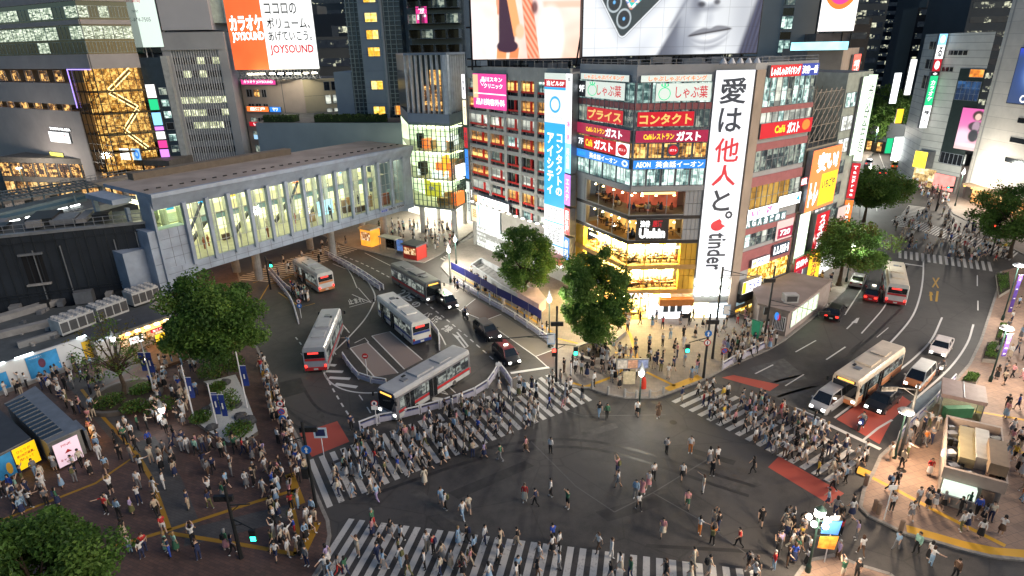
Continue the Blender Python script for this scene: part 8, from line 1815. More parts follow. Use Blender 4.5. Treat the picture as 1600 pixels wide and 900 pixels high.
signal('leaning signal post with green man head near the bottom frame edge',(377,872),6.0,[(4.5,1.3,0.2,4.4),(3.4,1.6,-0.6,3.0)],[(1.35,-0.35,2.3,SIGG,'ped'),(-0.3,0.1,5.0,BLACK,'car')])
signal('short signal post with red lit head at the far crossing',(1548,400),5.6,[],[(-1.2,0,5.0,SIGR,'car')],extra=())
signal('signal post with green lit head beyond the far crossing',(1462,330),5.2,[(4.8,1.6,0,4.8)],[(1.7,0,4.8,SIGG,'car')])
signal('green signal hanging by the passage bridge column',(423,452),5.0,[(4.6,0.7,-0.3,4.5)],[(0.8,-0.35,4.0,SIGG,'ped')],z0=0.0)
signal('dark signal post on the right pavement by the red lane',(1406,712),6.8,[(6.3,-2.2,0.2,6.5)],[(-2.2,0.1,6.4,BLACK,'car')])
def roadsign(label,base,h,discs,z0=0.0):
 b=g(*base,z0); t=thing('road_sign',label,'road sign',b,group='road signs'); mb=MB(); mb.tube((0,0,0),(0,0,h),0.04,0.04,WHITEM,7); mb.build('pole',t,world=False)
 for z,k in discs:
  m2=MB()
  if k == 'rect': m2.box(-0.3,0.3,-0.09,-0.05,z - 0.2,z+0.2,inkW)
  elif k == 'board': m2.box(-0.55,0.55,-0.09,-0.05,z - 0.5,z+0.5,M('pale_board',(0.55,0.68,0.8),0.5)); m2.box(-0.4,0.4,-0.095,-0.091,z - .3,z+.35,inkN)
  else:
   rim,fc={'noentry': (inkR,inkR),'speed': (inkR,inkW),'nopark': (inkR,M('sign_blue_face',(0.02,0.16,0.55))),'blue': (M('sign_blue_face',(0.02,0.16,0.55)),M('sign_blue_face',(0.02,0.16,0.55)))}[k]
   m2.lathe((0,-0.07,z),[(0.32,0),(0.32,0.03)],rim,18,'y'); m2.lathe((0,-0.075,z),[(0.25,0),(0.25,0.004)],fc,18,'y')
   if k == 'noentry': m2.box(-0.2,0.2,-0.085,-0.076,z - 0.05,z+0.05,inkW)
   if k == 'nopark': m2.hexa([(-0.2,-0.085,z+0.15),(-0.15,-0.085,z+0.2),(-0.15,-0.076,z+0.2),(-0.2,-0.076,z+0.15)],[(0.15,-0.085,z - 0.2),(0.2,-0.085,z - 0.15),(0.2,-0.076,z - 0.15),(0.15,-0.076,z - 0.2)],inkR)
   if k in ('speed','blue'): m2.box(-0.1,0.1,-0.085,-0.076,z - 0.13,z+0.13,inkN if k == 'speed' else inkW)
  m2.build('sign_face',t,world=False)
roadsign('white post with red bordered disc beside the crossing barrier',(589,665),2.7,[(2.4,'speed'),(1.95,'rect')])
roadsign('no entry disc on a white post between the beige bus bays',(574,586),2.5,[(2.3,'noentry')])
roadsign('three discs on a post along the plaza kerb',(446,675),3.2,[(3.0,'speed'),(2.2,'nopark'),(1.5,'blue')],0.12)
roadsign('two discs on a post in the left barrier',(471,497),2.6,[(2.4,'speed'),(1.75,'blue')])
roadsign('pale blue notice boards beside the red road patch',(507,716),3.0,[(2.6,'board')])
roadsign('blue disc with red bar on the fence by the queue',(1128,578),2.6,[(2.3,'nopark')],0.12)
roadsign('white lettered post leaning beside the cluster lamp',(1288,878),4.0,[(3.7,'rect')],0.12)
roadsign('thin white post with small blue plate on the right corner',(1381,812),3.2,[(2.9,'rect')],0.12)
roadsign('pair of discs on a post in front of the barrier end',(780,600),2.6,[(2.3,'rect')])
# barriers
BARR=M('lilac_white_barrier',(0.50,0.49,0.58),0.55,var=0.12,scale=2)
def barrier(pts,label_fn,group,h=0.85,seg=2.0,z0=0.0,w=0.16):
 L=[Vector((p.x,p.y,0)) for p in smooth_line(G(pts),6)] if len(pts) > 2 else [Vector((p.x,p.y,0)) for p in G(pts)]
 cum=[0]
 for a,b in zip(L,L[1:]): cum.append(cum[-1]+(b - a).length)
 n=max(1,round(cum[-1]/seg))
 def at(t):
  for i in range(len(L) - 1):
   if t <= cum[i+1]+1e-6: return L[i].lerp(L[i+1],(t - cum[i])/max(1e-6,cum[i+1] - cum[i]))
  return L[-1]
 for k in range(n):
  a,b=at(cum[-1]*k/n),at(cum[-1]*(k+0.97)/n); f=Fac(a,b)
  t=thing('barrier',label_fn,'barrier',((a.x+b.x)/2,(a.y+b.y)/2,z0),group=group)
  mb=MB(); f.box(mb,0.02,f.L - 0.02,z0+h*0.15,z0+h*0.62,-w/2,w/2,BARR); f.box(mb,0,f.L,z0+h*0.9,z0+h,-w*.3,w*.3,WHITEM); mb.build('panel',t)
  mb=MB()
  for q in (0.06,f.L - 0.06): f.box(mb,q - 0.05,q+0.05,z0,z0+h*0.95,-w*.45,w*.45,WHITEM)
  f.box(mb,0.0,f.L,z0+h*0.66,z0+h*0.7,-w*.2,w*.2,M('blue_barrier_stripe',(0.12,0.13,0.32),0.5)); mb.build('post',t)
barrier([(536,560),(548,578),(565,595),(605,603)],'lilac white barrier section curving below the beige bus bays','barriers below the beige bus bays')
barrier([(670,507),(685,525),(687,548)],'lilac white barrier section right of the waiting navy sided bus','barriers beside the navy sided bus')
barrier([(562,673),(580,664),(617,657),(665,645),(712,631),(755,612),(772,592),(779,578),(790,590),(800,606)],'white guard fence section between the turning bus and the crowded crossing','guard fence along the crowded crossing',h=1.0)
barrier([(507,397),(542,415),(570,432),(600,453)],'lilac white barrier section above the waiting bus in the terminal','barriers along the upper terminal island')
barrier([(514,403),(548,423),(594,454)],'second barrier row section behind the upper terminal barrier','inner barriers of the upper island',h=0.8)
barrier([(415,422),(437,448),(456,474),(467,507)],'white barrier section along the left median under the bridge','barriers along the left median')
barrier([(424,425),(446,450),(476,470)],'inner barrier section of the left median','inner barriers of the left median',h=0.8)
barrier([(717,447),(760,474),(800,497),(866,543)],'low railing section between the parking bays and the pavement','railings along the parking bays',h=0.95,seg=3.0,z0=0.12)
barrier([(1128,580),(1145,570),(1166,560),(1196,545)],'grey railing section in front of the waiting queue','railings in front of the queue',h=1.0,z0=0.12)
barrier([(1240,651),(1262,660),(1288,672)],'beige guard section at the end of the stop line','guards at the stop line end',h=1.0)
barrier([(1402,692),(1420,672),(1442,652),(1470,622),(1490,600)],'glass and white railing section along the pink pavement kerb','railings along the pink pavement',h=1.1,z0=0.12)
# navy banner on posts
def ribbon_banner(label,pts,z0,z1,mat):
 P=G(pts); mb=MB()
 for i,(a,b) in enumerate(zip(P,P[1:])):
  d=(b - a).normalized(); nn=Vector((-d.y,d.x,0))*0.02; mb.hexa([up(a - nn,z0),up(b - nn,z0),up(b+nn,z0),up(a+nn,z0)],[up(a - nn,z1),up(b - nn,z1),up(b+nn,z1),up(a+nn,z1)],mat)
 for p in P: mb.tube(up(p,0.12),up(p,z1+0.1),0.05,0.05,GREYMETAL,6)
 o=mb.build('banner',None); return tag(o,label,'banner')
NAVY=M('navy_cloth',(0.018,0.022,0.14),0.6,var=0.15)
ribbon_banner('long navy banner strung along the pavement fence above the parking bays',[(706,437),(728,449),(752,463),(777,479),(800,491),(826,506),(846,519)],1.7,2.8,NAVY)
# subway stair enclosure
ss_=G([(737,424),(752,414),(806,443),(838,470),(826,480),(785,458)],0.12)
mb=MB(); st=thing('stair_enclosure','low grey walled stair enclosure beneath the white lit panel','stairs',(ss_[0].x,ss_[0].y,0.12))
for a,b in zip(ss_,ss_[1:]+ss_[:1]):
 d=(b - a).normalized(); nn=Vector((-d.y,d.x,0))*0.12; mb.hexa([(q.x,q.y,0.12) for q in (a - nn,b - nn,b+nn,a+nn)],[(q.x,q.y,1.3) for q in (a - nn,b - nn,b+nn,a+nn)],M('grey_stair_wall',(0.38,0.40,0.42),0.5))
mb.build('wall',st); mb=MB()
for k in range(10):
 t0=k/10; a,b,c,d=ss_[1].lerp(ss_[2],t0),ss_[1].lerp(ss_[2],t0+.1),ss_[0].lerp(ss_[5],t0+.1),ss_[0].lerp(ss_[5],t0); mb.prism([a,b,c,d],0.121,0.18+0.05*(10 - k),M('stair_step',(0.25,0.25,0.25),0.7))
mb.build('step',st)
mb=MB(); P=G([(806,470),(842,492),(853,482),(838,462)],0.12); mb.prism(P,0.12,1.6,M('pastel_hoarding',(0.62,0.45,0.45),0.5,var=0.3,scale=0.5)); o=mb.build('pastel_hoarding',None); tag(o,'pastel pink panelled hoarding behind the navy banner','hoarding')
# kiosks by the station
def stall(name,label,px_,py_,w,d,h,wall,roof,rz=-0.6,roof_h=0.25,cat='kiosk',posters=True):
 b=g(px_,py_,0.12); t=thing(name,label,cat,b,rz)
 mb=MB(); mb.box(-w/2,w/2,-d/2,d/2,0,h,wall); mb.build('wall',t,world=False); mb=MB(); mb.box(-w/2 - 0.2,w/2+0.2,-d/2 - 0.25,d/2+0.2,h+0.003,h+roof_h,roof); mb.build('roof',t,world=False)
 if posters:
  mb=MB(); mb.box(-w*.42,w*.42,-d/2 - 0.05,-d/2 - 0.003,h*0.35,h*0.85,LIT('stall_front_light',(0.1,0.03,0.01),(0.6,0.25,0.08),(1,0.8,0.5),0.8,2.5)); mb.build('counter',t,world=False)
 return t
stall('orange_kiosk','glowing orange and yellow panelled kiosk beneath the bridge end',580,382,2.6,2.2,3.0,E('orange_yellow_panel',(1,0.38,0.04),0.8,var=0.3),M('pale_roof_sheet',(0.5,0.48,0.4),0.6))
stall('red_kiosk','small red kiosk with dark sloping roof on the station pavement',649,402,3.0,2.4,2.3,M('red_stall_paint',(0.45,0.04,0.03),0.5),M('dark_kiosk_roof',(0.07,0.075,0.085)))
t=thing('bus_shelter','clear sided bus shelter with pale roof beside the orange kiosk','shelter',g(611,393,0.12),-0.6); mb=MB(); mb.box(-2,2,-0.8,0.8,2.5,2.65,M('pale_roof_sheet',(0.5,0.48,0.4))); mb.build('roof',t,world=False); mb=MB()
for x in (-1.8,1.8):
 for y in (-.7,.7): mb.tube((x,y,0),(x,y,2.5),0.06,0.06,GREYMETAL,6)
mb.build('post',t,world=False); mb=MB(); mb.box(-1.8,1.8,0.66,0.68,0.3,2.3,CLEAR); mb.build('glass_panel',t,world=False)
t=thing('information_board','upright lit information board with dark blue panels next to the bus shelter','board',g(627,396,0.12),-0.5); mb=MB(); mb.box(-0.8,0.8,-0.15,0.15,0,2.6,GREYMETAL); mb.build('frame',t,world=False); mb=MB()
for k in range(2):
 for q in range(2): mb.box(-0.7+0.75*k,-0.05+0.75*k,-0.17,-0.151,0.5+q,1.4+q,E('board_blue_glow',(0.08,0.15,0.35),0.9,var=0.5,scale=5))
mb.build('panel',t,world=False)
# bollards with chains at the corner
for i,(x,y) in enumerate(((950,619),(976,623),(994,625),(1015,624),(1036,619),(925,610))):
 b=g(x,y - 3,0.12); t=thing('bollard','short grey bollard on the rounded corner kerb','bollard',b,group='bollards on the rounded corner kerb'); mb=MB(); mb.lathe((0,0,0),[(0.13,0),(0.12,0.75),(0.14,0.8),(0.09,0.9)],CONC,10); mb.build('post',t,world=False)
for i,(x,y) in enumerate(((1352,758),(1366,797),(1372,803),(1407,830),(1310,868))):
 b=g(x,y,0.12); t=thing('bollard','brown stone bollard along the pink pavement kerb','bollard',b,group='bollards along the pink pavement kerb'); mb=MB(); mb.lathe((0,0,0),[(0.16,0),(0.15,0.8),(0.17,0.86),(0.15,0.95),(0.05,1.0)],M('brown_stone',(0.22,0.15,0.11),0.7),10); mb.build('post',t,world=False)
mb=MB()
for a,b in (((976,620),(994,622)),((994,622),(1015,621)),((1015,621),(1036,616))):
 A_,B_=g(*a,0.12),g(*b,0.12); pts=[A_.lerp(B_,k/6)+Vector((0,0,0.75 - 0.25*math.sin(math.pi*k/6))) for k in range(7)]; mb.path(pts,0.025,GREYMETAL,5)
o=mb.build('chain',None); tag(o,'drooping chains linking the grey corner bollards','chain')
# information stand, red item, ring planter
t=thing('information_stand','information stand with pictured panels below the green lamp post','stand',g(986,606,0.12)); mb=MB(); mb.box(-1.6,1.6,-0.1,0.1,2.2,3.3,GREYMETAL);
for x in (-1.3,1.3): mb.tube((x,0,0),(x,0,2.2),0.06,0.06,GREYMETAL,6)
mb.build('frame',t,world=False); mb=MB()
for k in range(3): mb.box(-1.5+k*1.02,-0.55+k*1.02,-0.13,-0.101,2.3,3.2,M('pictured_panel_%d' % k,[(0.5,0.45,0.4),(0.55,0.3,0.2),(0.25,0.3,0.5)][k],0.5,var=0.5,scale=4))
mb.box(-0.9,0.3,-0.3,-0.2,0.6,2.0,M('beige_map_board',(0.5,0.42,0.28),0.5,var=0.3,scale=3)); mb.build('panel',t,world=False)
b=g(1005,606,0.12); mb=MB(); mb.lathe(b,[(0.3,0),(0.28,0.7),(0.18,1.1),(0.08,1.25)],M('bright_red_cloth',(0.6,0.04,0.02),0.6),9); o=mb.build('red_banner_stand',None); tag(o,'bright red draped stand beside the information stand','stand')
b=g(928,553,0.12); t=thing('ring_planter','round stone planter bench ringing the tall green tree','planter',b); mb=MB(); mb.lathe((0,0,0),[(2.3,0),(2.3,0.5),(1.8,0.5),(1.75,0.35)],M('pale_stone_bench',(0.36,0.33,0.29),0.7),26); mb.build('bench',t,world=False); mb=MB(); mb.lathe((0,0,0.36),[(1.7,0),(1.7,0.05)],M('planter_soil',(0.04,0.03,0.02),0.9),20); mb.build('soil',t,world=False)
mb=MB(); P=G([(951,534),(973,518),(978,523),(956,541)],0.12); mb.prism(P,0.12,0.62,M('pale_stone_bench',(0.36,0.33,0.29))); o=mb.build('stone_bench',None); tag(o,'straight pale stone bench beside the ring planter','bench')
# plaza: round planter, white gravel garden, flags
b=g(196,622,0.12); t=thing('round_planter','wide round plaza planter with low plants under the sparse tree','planter',b); mb=MB(); mb.lathe((0,0,0),[(3.4,0),(3.4,0.42),(3.0,0.42),(2.95,0.3)],M('dark_stone_curb',(0.12,0.11,0.10),0.7),30); mb.build('rim',t,world=False); mb=MB(); mb.lathe((0,0,0.31),[(2.9,0),(2.9,0.05)],M('planter_soil',(0.04,0.03,0.02)),24); mb.build('soil',t,world=False)
for i,(x,y,r_,h,lab) in enumerate(((172,632,1.5,0.9,'low olive shrub on the left of the round plaza planter'),(210,640,1.3,0.8,'low shrub at the front of the round plaza planter'),(222,612,1.2,0.8,'low shrub on the kiosk side of the round planter'),(250,640,1.6,1.0,'dark shrub with a white notice beside the round planter'))):
 bush(lab,g(x,y,0.3),r_,h,40+i,700)
gp=G([(319,601),(345,596),(369,590),(386,624),(396,652),(404,679),(383,694),(358,697),(330,681),(308,664),(326,640),(344,618)],0.12)
t=thing('gravel_garden','raised bed of white gravel on the plaza','garden bed',(gp[0].x,gp[0].y,0.12)); mb=MB(); mb.prism(gp,0.12,0.5,M('dark_stone_curb',(0.12,0.11,0.1)),M('white_gravel',(0.50,0.51,0.50),0.9,var=0.2,scale=12,bump=0.8)); mb.build('bed',t)
for i,(x,y,r_,h,lab) in enumerate(((341,610,0.9,0.9,'rounded green shrub at the far end of the white gravel bed'),(357,640,1.3,2.2,'taller fresh green shrub in the middle of the white gravel'),(315,658,1.0,1.0,'olive shrub at the left tip of the white gravel bed'),(374,678,1.3,1.1,'wide olive shrub at the near end of the white gravel'),(333,590,1.5,1.6,'yellow green bush right below the broad plaza tree'),(367,580,1.2,2.0,'bright green bush beside the far flagpole'))):
 bush(lab,g(x,y,0.45),r_,h,60+i,800,w=(0.2,0.35,0.3,0.15))
def rock(label,x,y,s,seed):
 q=random.Random(seed); b=g(x,y,0.5); mb=MB(); mb.lathe(b,[(s*0.9,-0.05),(s*1.0,s*0.2),(s*0.75,s*0.55),(s*0.3,s*0.75)],M('dark_garden_rock',(0.07,0.072,0.075),0.85,var=0.4,scale=4,bump=1),7)
 mb.v=[(v[0]+q.uniform(-.12,.12)*s,v[1]+q.uniform(-.12,.12)*s,v[2]+(q.uniform(-.1,.1)*s if v[2] > b.z+0.01 else 0)) for v in mb.v]; o=mb.build('garden_rock',None); tag(o,label,'rock')
for i,a in enumerate((('dark rock at the near tip of the white gravel bed',331,669,0.55),('dark rock beside the flagpole on white gravel',369,634,0.6),('largest dark rock at the kerb edge of the gravel',387,661,0.8),('dark rock near the far end of the white gravel',352,599,0.6),('flat dark rock in the middle of the white gravel',376,652,0.6),('small dark rock beside the gravel bed shrub',322,640,0.45))): rock(*a,i)
BANB=M('royal_blue_banner_cloth',(0.02,0.045,0.24),0.6,var=0.15)
def flagpole(label,x,y,h,flags,rz=0.0):
 b=g(x,y,0.3); t=thing('flagpole',label,'flagpole',b,rz,group='flagpoles with blue banners'); mb=MB(); mb.tube((0,0,-0.18),(0,0,h),0.07,0.05,WHITEM,8); mb.build('pole',t,world=False)
 for (x0,x1,z0,z1) in flags:
  m2=MB(); n=5
  for k in range(n):
   za,zb_=z0+(z1 - z0)*k/n,z0+(z1 - z0)*(k+1)/n; ya,yb=0.06*math.sin(k*1.3),0.06*math.sin((k+1)*1.3)
   m2.hexa([(x0,ya,za),(x1,ya,za),(x1,ya+.03,za),(x0,ya+.03,za)],[(x0,yb,zb_),(x1,yb,zb_),(x1,yb+.03,zb_),(x0,yb+.03,zb_)],BANB)
  o=m2.build('banner_cloth',t,world=False); m2=MB(); m2.box((x0+x1)/2 - 0.06,(x0+x1)/2+0.06,-0.09,-0.07,z0+0.8,z1 - 0.8,inkW); m2.build('emblem',o,world=False); m2=MB(); m2.tube((0,0,z1+0.05),(x1 if abs(x1) > abs(x0) else x0,0,z1+0.05),0.03,0.03,WHITEM,5); m2.build('arm',t,world=False)
flagpole('white flagpole with one blue banner at the kerb side of the gravel bed',387,640,6.2,[(0.08,0.62,2.6,4.7)])
flagpole('white flagpole with twin blue banners in the gravel bed centre',340,668,4.6,[(0.1,0.58,1.4,3.6),(0.68,1.16,1.2,3.4)])
flagpole('white flagpole with a blue banner between the planters',305,660,6.0,[(0.1,0.55,2.6,4.7)])
flagpole('flagpole with twin navy banners beside the round planter',241,612,5.6,[(-0.62,-0.1,2.4,4.4),(0.1,0.62,2.2,4.4)])
# right pavement planters and purple banners
def planter(label,pts,seed,h=0.45):
 P=G(pts,0.12); c=sum(P,Vector((0,0,0)))/len(P); t=thing('planter',label,'planter',(c.x,c.y,0.12),group='stone planters on the right pavement'); mb=MB(); mb.prism(P,0.12,0.12+h,M('pale_stone_bench',(0.36,0.33,0.29)),M('planter_soil',(0.04,0.03,0.02))); mb.build('box',t)
 q=np.random.default_rng(seed); mb=MB()
 for i in range(700):
  w_=q.dirichlet(np.ones(len(P))*0.8); p=sum((P[k]*float(w_[k]) for k in range(len(P))),Vector((0,0,0))); p=c+(p - c)*0.9; p.z=0.12+h+q.uniform(0,0.35); nn=Vector(q.normal(size=3)).normalized(); a=nn.orthogonal().normalized()*0.1; b_=nn.cross(a)*0.6; mb.poly([p - a,p - b_,p+a,p+b_],GREENS[int(q.integers(0,3))])
 mb.build('foliage',t)
planter('stone planter of low greenery next to the disc lamp',[(1561,510),(1577,511),(1573,539),(1553,537)],1)
planter('longest stone planter of greenery along the right kerb',[(1541,540),(1567,541),(1556,568),(1534,566)],2)
planter('small stone planter behind the glass shelter',[(1510,589),(1531,591),(1523,604),(1500,602)],3)
planter('stone planter nearest the far crossing',[(1555,432),(1575,430),(1577,456),(1560,466)],4)
PURP=M('purple_cloth',(0.09,0.045,0.27),0.6,var=0.2)
for lab,x,y,za,zb_ in (('long purple pennant on the far crossing lamp post',1568,500,1.2,6.0),('purple pennant on the lamp post by the planters',1548,596,3.0,5.4)):
 b=g(x,y,0.12); mb=MB(); mb.hexa([(b.x+0.16,b.y - 0.1,za),(b.x+0.6,b.y - 0.1,za),(b.x+0.6,b.y - 0.06,za),(b.x+0.16,b.y - 0.06,za)],[(b.x+0.16,b.y - 0.1,zb_),(b.x+0.6,b.y - 0.1,zb_),(b.x+0.6,b.y - 0.06,zb_),(b.x+0.16,b.y - 0.06,zb_)],PURP); mb.tube((b.x,b.y - 0.08,zb_+0.03),(b.x+0.8,b.y - 0.08,zb_+0.03),0.025,0.025,GREYMETAL,5)
 for k in range(4): zz=za+(zb_ - za)*(k+.5)/4; mb.box(b.x+0.28,b.x+0.5,b.y - 0.112,b.y - 0.103,zz - 0.06,zz+0.06,inkW)
 o=mb.build('pennant',None); tag(o,lab,'pennant','purple pennants')
for lab,dx,za,c in (('blue banner hanging from the ornate cluster lamp',0.3,3.3,M('blue_flag_cloth',(0.03,0.12,0.45),0.6)),('orange and yellow banner below the blue one on the cluster lamp',0.3,2.1,M('orange_flag_cloth',(0.62,0.22,0.03),0.6,var=0.5,scale=3))):
 b=g(1262,893,0.12); mb=MB(); mb.hexa([(b.x+dx,b.y - .02,za),(b.x+dx+1.1,b.y - .02,za - 0.15),(b.x+dx+1.1,b.y+.02,za - 0.15),(b.x+dx,b.y+.02,za)],[(b.x+dx,b.y - .02,za+0.95),(b.x+dx+1.2,b.y - .02,za+0.9),(b.x+dx+1.2,b.y+.02,za+0.9),(b.x+dx,b.y+.02,za+0.95)],c); mb.tube((b.x,b.y,za+0.98),(b.x+dx+1.2,b.y,za+0.95),0.025,0.025,POLE,5); o=mb.build('banner',None); tag(o,lab,'banner')
GREENC=M('green_tarpaulin',(0.03,0.30,0.17),0.55,var=0.2)
mb=MB(); b=g(1184,540,0.12); mb.tube(b,b+Vector((0,0,3.4)),0.04,0.04,GREYMETAL,5); mb.hexa([b+Vector(v) for v in ((-0.8,0,0.9),(0.1,0,0.9),(0.1,0.15,0.9),(-0.8,0.2,0.9))],[b+Vector(v) for v in ((-1.0,0,3.3),(0.2,0,2.9),(0.2,0.15,2.9),(-1.0,0.2,3.3))],GREENC); o=mb.build('green_flag',None); tag(o,'green cloth flag raised above the waiting queue','flag')
# ================================================================== people
SKINM=[M('skin_light',(0.55,0.36,0.26),0.55,var=0.05),M('skin_tan',(0.42,0.26,0.17),0.55,var=0.05)]
HAIRM={'black-haired': M('black_hair',(0.012,0.010,0.010),0.5),'brown-haired': M('brown_hair',(0.06,0.03,0.018),0.5),'fair-haired': M('fair_hair',(0.28,0.18,0.08),0.5),'grey-haired': M('grey_hair',(0.25,0.25,0.25),0.6)}
CLO={'white': (0.68,0.67,0.66),'black': (0.016,0.016,0.018),'grey': (0.20,0.20,0.21),'beige': (0.48,0.39,0.29),'navy': (0.025,0.035,0.09),'light blue': (0.28,0.42,0.58),'pink': (0.60,0.27,0.29),'red': (0.50,0.04,0.04),'green': (0.05,0.15,0.085),'yellow': (0.62,0.42,0.05),'orange': (0.60,0.20,0.05),'brown': (0.12,0.07,0.045),'royal blue': (0.03,0.08,0.42),'cream': (0.58,0.52,0.42),'mint': (0.30,0.52,0.42),'lilac': (0.40,0.32,0.52),'olive': (0.14,0.14,0.06)}
CLM={k: M('cloth_'+k.replace(' ','_'),v,0.8,var=0.12,scale=6) for k,v in CLO.items()}
SHOE_B,SHOE_W=M('dark_shoes',(0.02,0.02,0.02),0.5),M('white_shoes',(0.65,0.65,0.65),0.6)
EYE=M('dark_eyes',(0.01,0.01,0.012),0.3)
V3=lambda*a: np.array(a,float)
def skeleton(pose):
 """joints facing +Y; x right"""
 J={'pel': V3(0,0,.93),'spi': V3(0,.01,1.13),'che': V3(0,0,1.32),'nek': V3(0,.005,1.47),'hd0': V3(0,.02,1.56),'hd1': V3(0,.02,1.66)}
 def limb(side):
  s=1 if side == 'R' else -1
  J['sh'+side]=V3(.175*s,0,1.40); J['hip'+side]=V3(.09*s,0,.88)
  el,wr=pose['arm'+side]; kn,an=pose['leg'+side]
  J['el'+side]=J['sh'+side]+V3(el[0]*s,el[1],el[2]); J['wr'+side]=J['el'+side]+V3(wr[0]*s,wr[1],wr[2]); d=J['wr'+side] - J['el'+side]; J['ha'+side]=J['wr'+side]+d/np.linalg.norm(d)*.07
  J['kn'+side]=J['hip'+side]+V3(kn[0]*s,kn[1],kn[2]); J['an'+side]=J['kn'+side]+V3(an[0]*s,an[1],an[2]); J['to'+side]=J['an'+side]+V3(.03*s,.15,-.055)
 limb('R'); limb('L')
 if pose.get('head'): J['hd0']=J['hd0']+V3(0,.04,-.01); J['hd1']=J['hd1']+V3(0,.09,-.03)
 if pose.get('lean'):
  for k in ('spi','che','nek','hd0','hd1','shR','shL','elR','elL','wrR','wrL','haR','haL'): J[k]=J[k]+V3(0,pose['lean']*(J[k][2] - .9),0)
 return J
DN=((.05,-.02,-.27),(.0,.05,-.24))
POSES={
'stand': dict(armR=DN,armL=DN,legR=((.0,.0,-.42),(.01,-.01,-.40)),legL=((.01,.0,-.42),(.02,-.01,-.40))),
'walk1': dict(armR=((.05,-.13,-.24),(.0,-.02,-.24)),armL=((.05,.10,-.25),(-.02,.15,-.19)),legR=((.0,.17,-.38),(.0,.06,-.40)),legL=((.0,-.06,-.42),(.0,-.25,-.31)),lean=.06),
'walk2': dict(armR=((.05,.10,-.25),(-.02,.15,-.19)),armL=((.05,-.13,-.24),(.0,-.02,-.24)),legR=((.0,-.05,-.42),(.0,-.23,-.33)),legL=((.0,.18,-.38),(.0,.02,-.41)),lean=.05),
'walk3': dict(armR=((.06,-.05,-.27),(.0,.03,-.24)),armL=((.06,.04,-.27),(-.01,.08,-.23)),legR=((.0,.09,-.41),(.0,-.02,-.41)),legL=((.0,.0,-.42),(.0,-.14,-.37)),lean=.04),
'phone': dict(armR=((.03,.03,-.27),(-.10,.19,.07)),armL=((.03,.02,-.27),(-.10,.18,.05)),legR=((.0,.0,-.42),(.0,-.01,-.40)),legL=((.02,.02,-.42),(.02,-.02,-.40)),head=1),
'photo': dict(armR=((.05,.12,.12),(-.09,.10,.21)),armL=((.05,.12,.10),(-.09,.10,.21)),legR=((.01,.0,-.42),(.02,-.01,-.40)),legL=((.02,.0,-.42),(.03,-.01,-.40))),
'point': dict(armR=((.20,.16,-.04),(.17,.17,.03)),armL=DN,legR=((.01,.0,-.42),(.02,-.01,-.40)),legL=((.02,.0,-.42),(.03,-.01,-.40))),
'bagarm': dict(armR=((.06,-.02,-.27),(-.06,.14,-.14)),armL=DN,legR=((.0,.04,-.42),(.0,-.02,-.40)),legL=((.0,-.03,-.42),(.0,-.04,-.40))),
'ride': dict(armR=((.08,.18,-.16),(.05,.22,-.06)),armL=((.08,.18,-.16),(.05,.22,-.06)),legR=((.10,.36,-.10),(.04,-.02,-.38)),legL=((.10,.36,-.10),(.04,-.02,-.38)),lean=.15),
'sit': dict(armR=((.05,.05,-.26),(-.06,.20,-.04)),armL=((.05,.05,-.26),(-.06,.20,-.04)),legR=((.02,.40,-.02),(.0,.04,-.40)),legL=((.03,.40,-.02),(.02,.06,-.40)),lean=.05,head=1),
}
BON=[('pel','spi'),('spi','che'),('che','nek'),('nek','hd0'),('hd0','hd1')]
for s in 'RL': BON += [('che','sh'+s),('sh'+s,'el'+s),('el'+s,'wr'+s),('wr'+s,'ha'+s),('pel','hip'+s),('hip'+s,'kn'+s),('kn'+s,'an'+s),('an'+s,'to'+s)]
RADB={'pel': (.135,.105),'spi': (.125,.095),'che': (.155,.105),'nek': (.055,.055),'hd0': (.075,.085),'hd1': (.085,.095),'sh': (.068,.068),'el': (.042,.042),'wr': (.030,.030),'ha': (.036,.024),'hip': (.092,.095),'kn': (.058,.060),'an': (.040,.045),'to': (.040,.032)}
def grow(J,female):
 names=list(J); idx={k: i for i,k in enumerate(names)}
 me=bpy.data.meshes.new('b'); me.from_pydata([J[k].tolist() for k in names],[(idx[a],idx[b]) for a,b in BON],[]); me.update()
 ob=bpy.data.objects.new('b',me); COL.objects.link(ob); ob.modifiers.new('s','SKIN'); sub=ob.modifiers.new('u','SUBSURF'); sub.levels=1; sub.render_levels=1
 if not me.skin_vertices: raise RuntimeError('no skin layer')
 for k,i in idx.items():
  r_=RADB.get(k) or RADB[k[:-1]]; f=1.0
  if female: f={'che': .87,'spi': .85,'sh': .85}.get(k.rstrip('RL'),.93 if k[:2] not in ('hd','ne') else .97)
  me.skin_vertices[0].data[i].radius=(r_[0]*f*1.12,r_[1]*f*1.12)
 me.skin_vertices[0].data[idx['pel']].use_root=True
 bpy.context.view_layer.update(); ev=ob.evaluated_get(bpy.context.evaluated_depsgraph_get()); m2=bpy.data.meshes.new_from_object(ev)
 n=len(m2.vertices); v=np.empty(n*3); m2.vertices.foreach_get('co',v); v=v.reshape(-1,3); f=[list(p.vertices) for p in m2.polygons]
 bpy.data.objects.remove(ob); bpy.data.meshes.remove(me); bpy.data.meshes.remove(m2)
 return v,f
def seg_d(P,a,b):
 ab=b - a; t=np.clip(((P - a) @ ab)/(ab @ ab),0,1); return np.linalg.norm(P - a - t[:,None]*ab,axis=1),t
SKN,TOPM,BOT,SHO,EYM=0,1,2,3,4
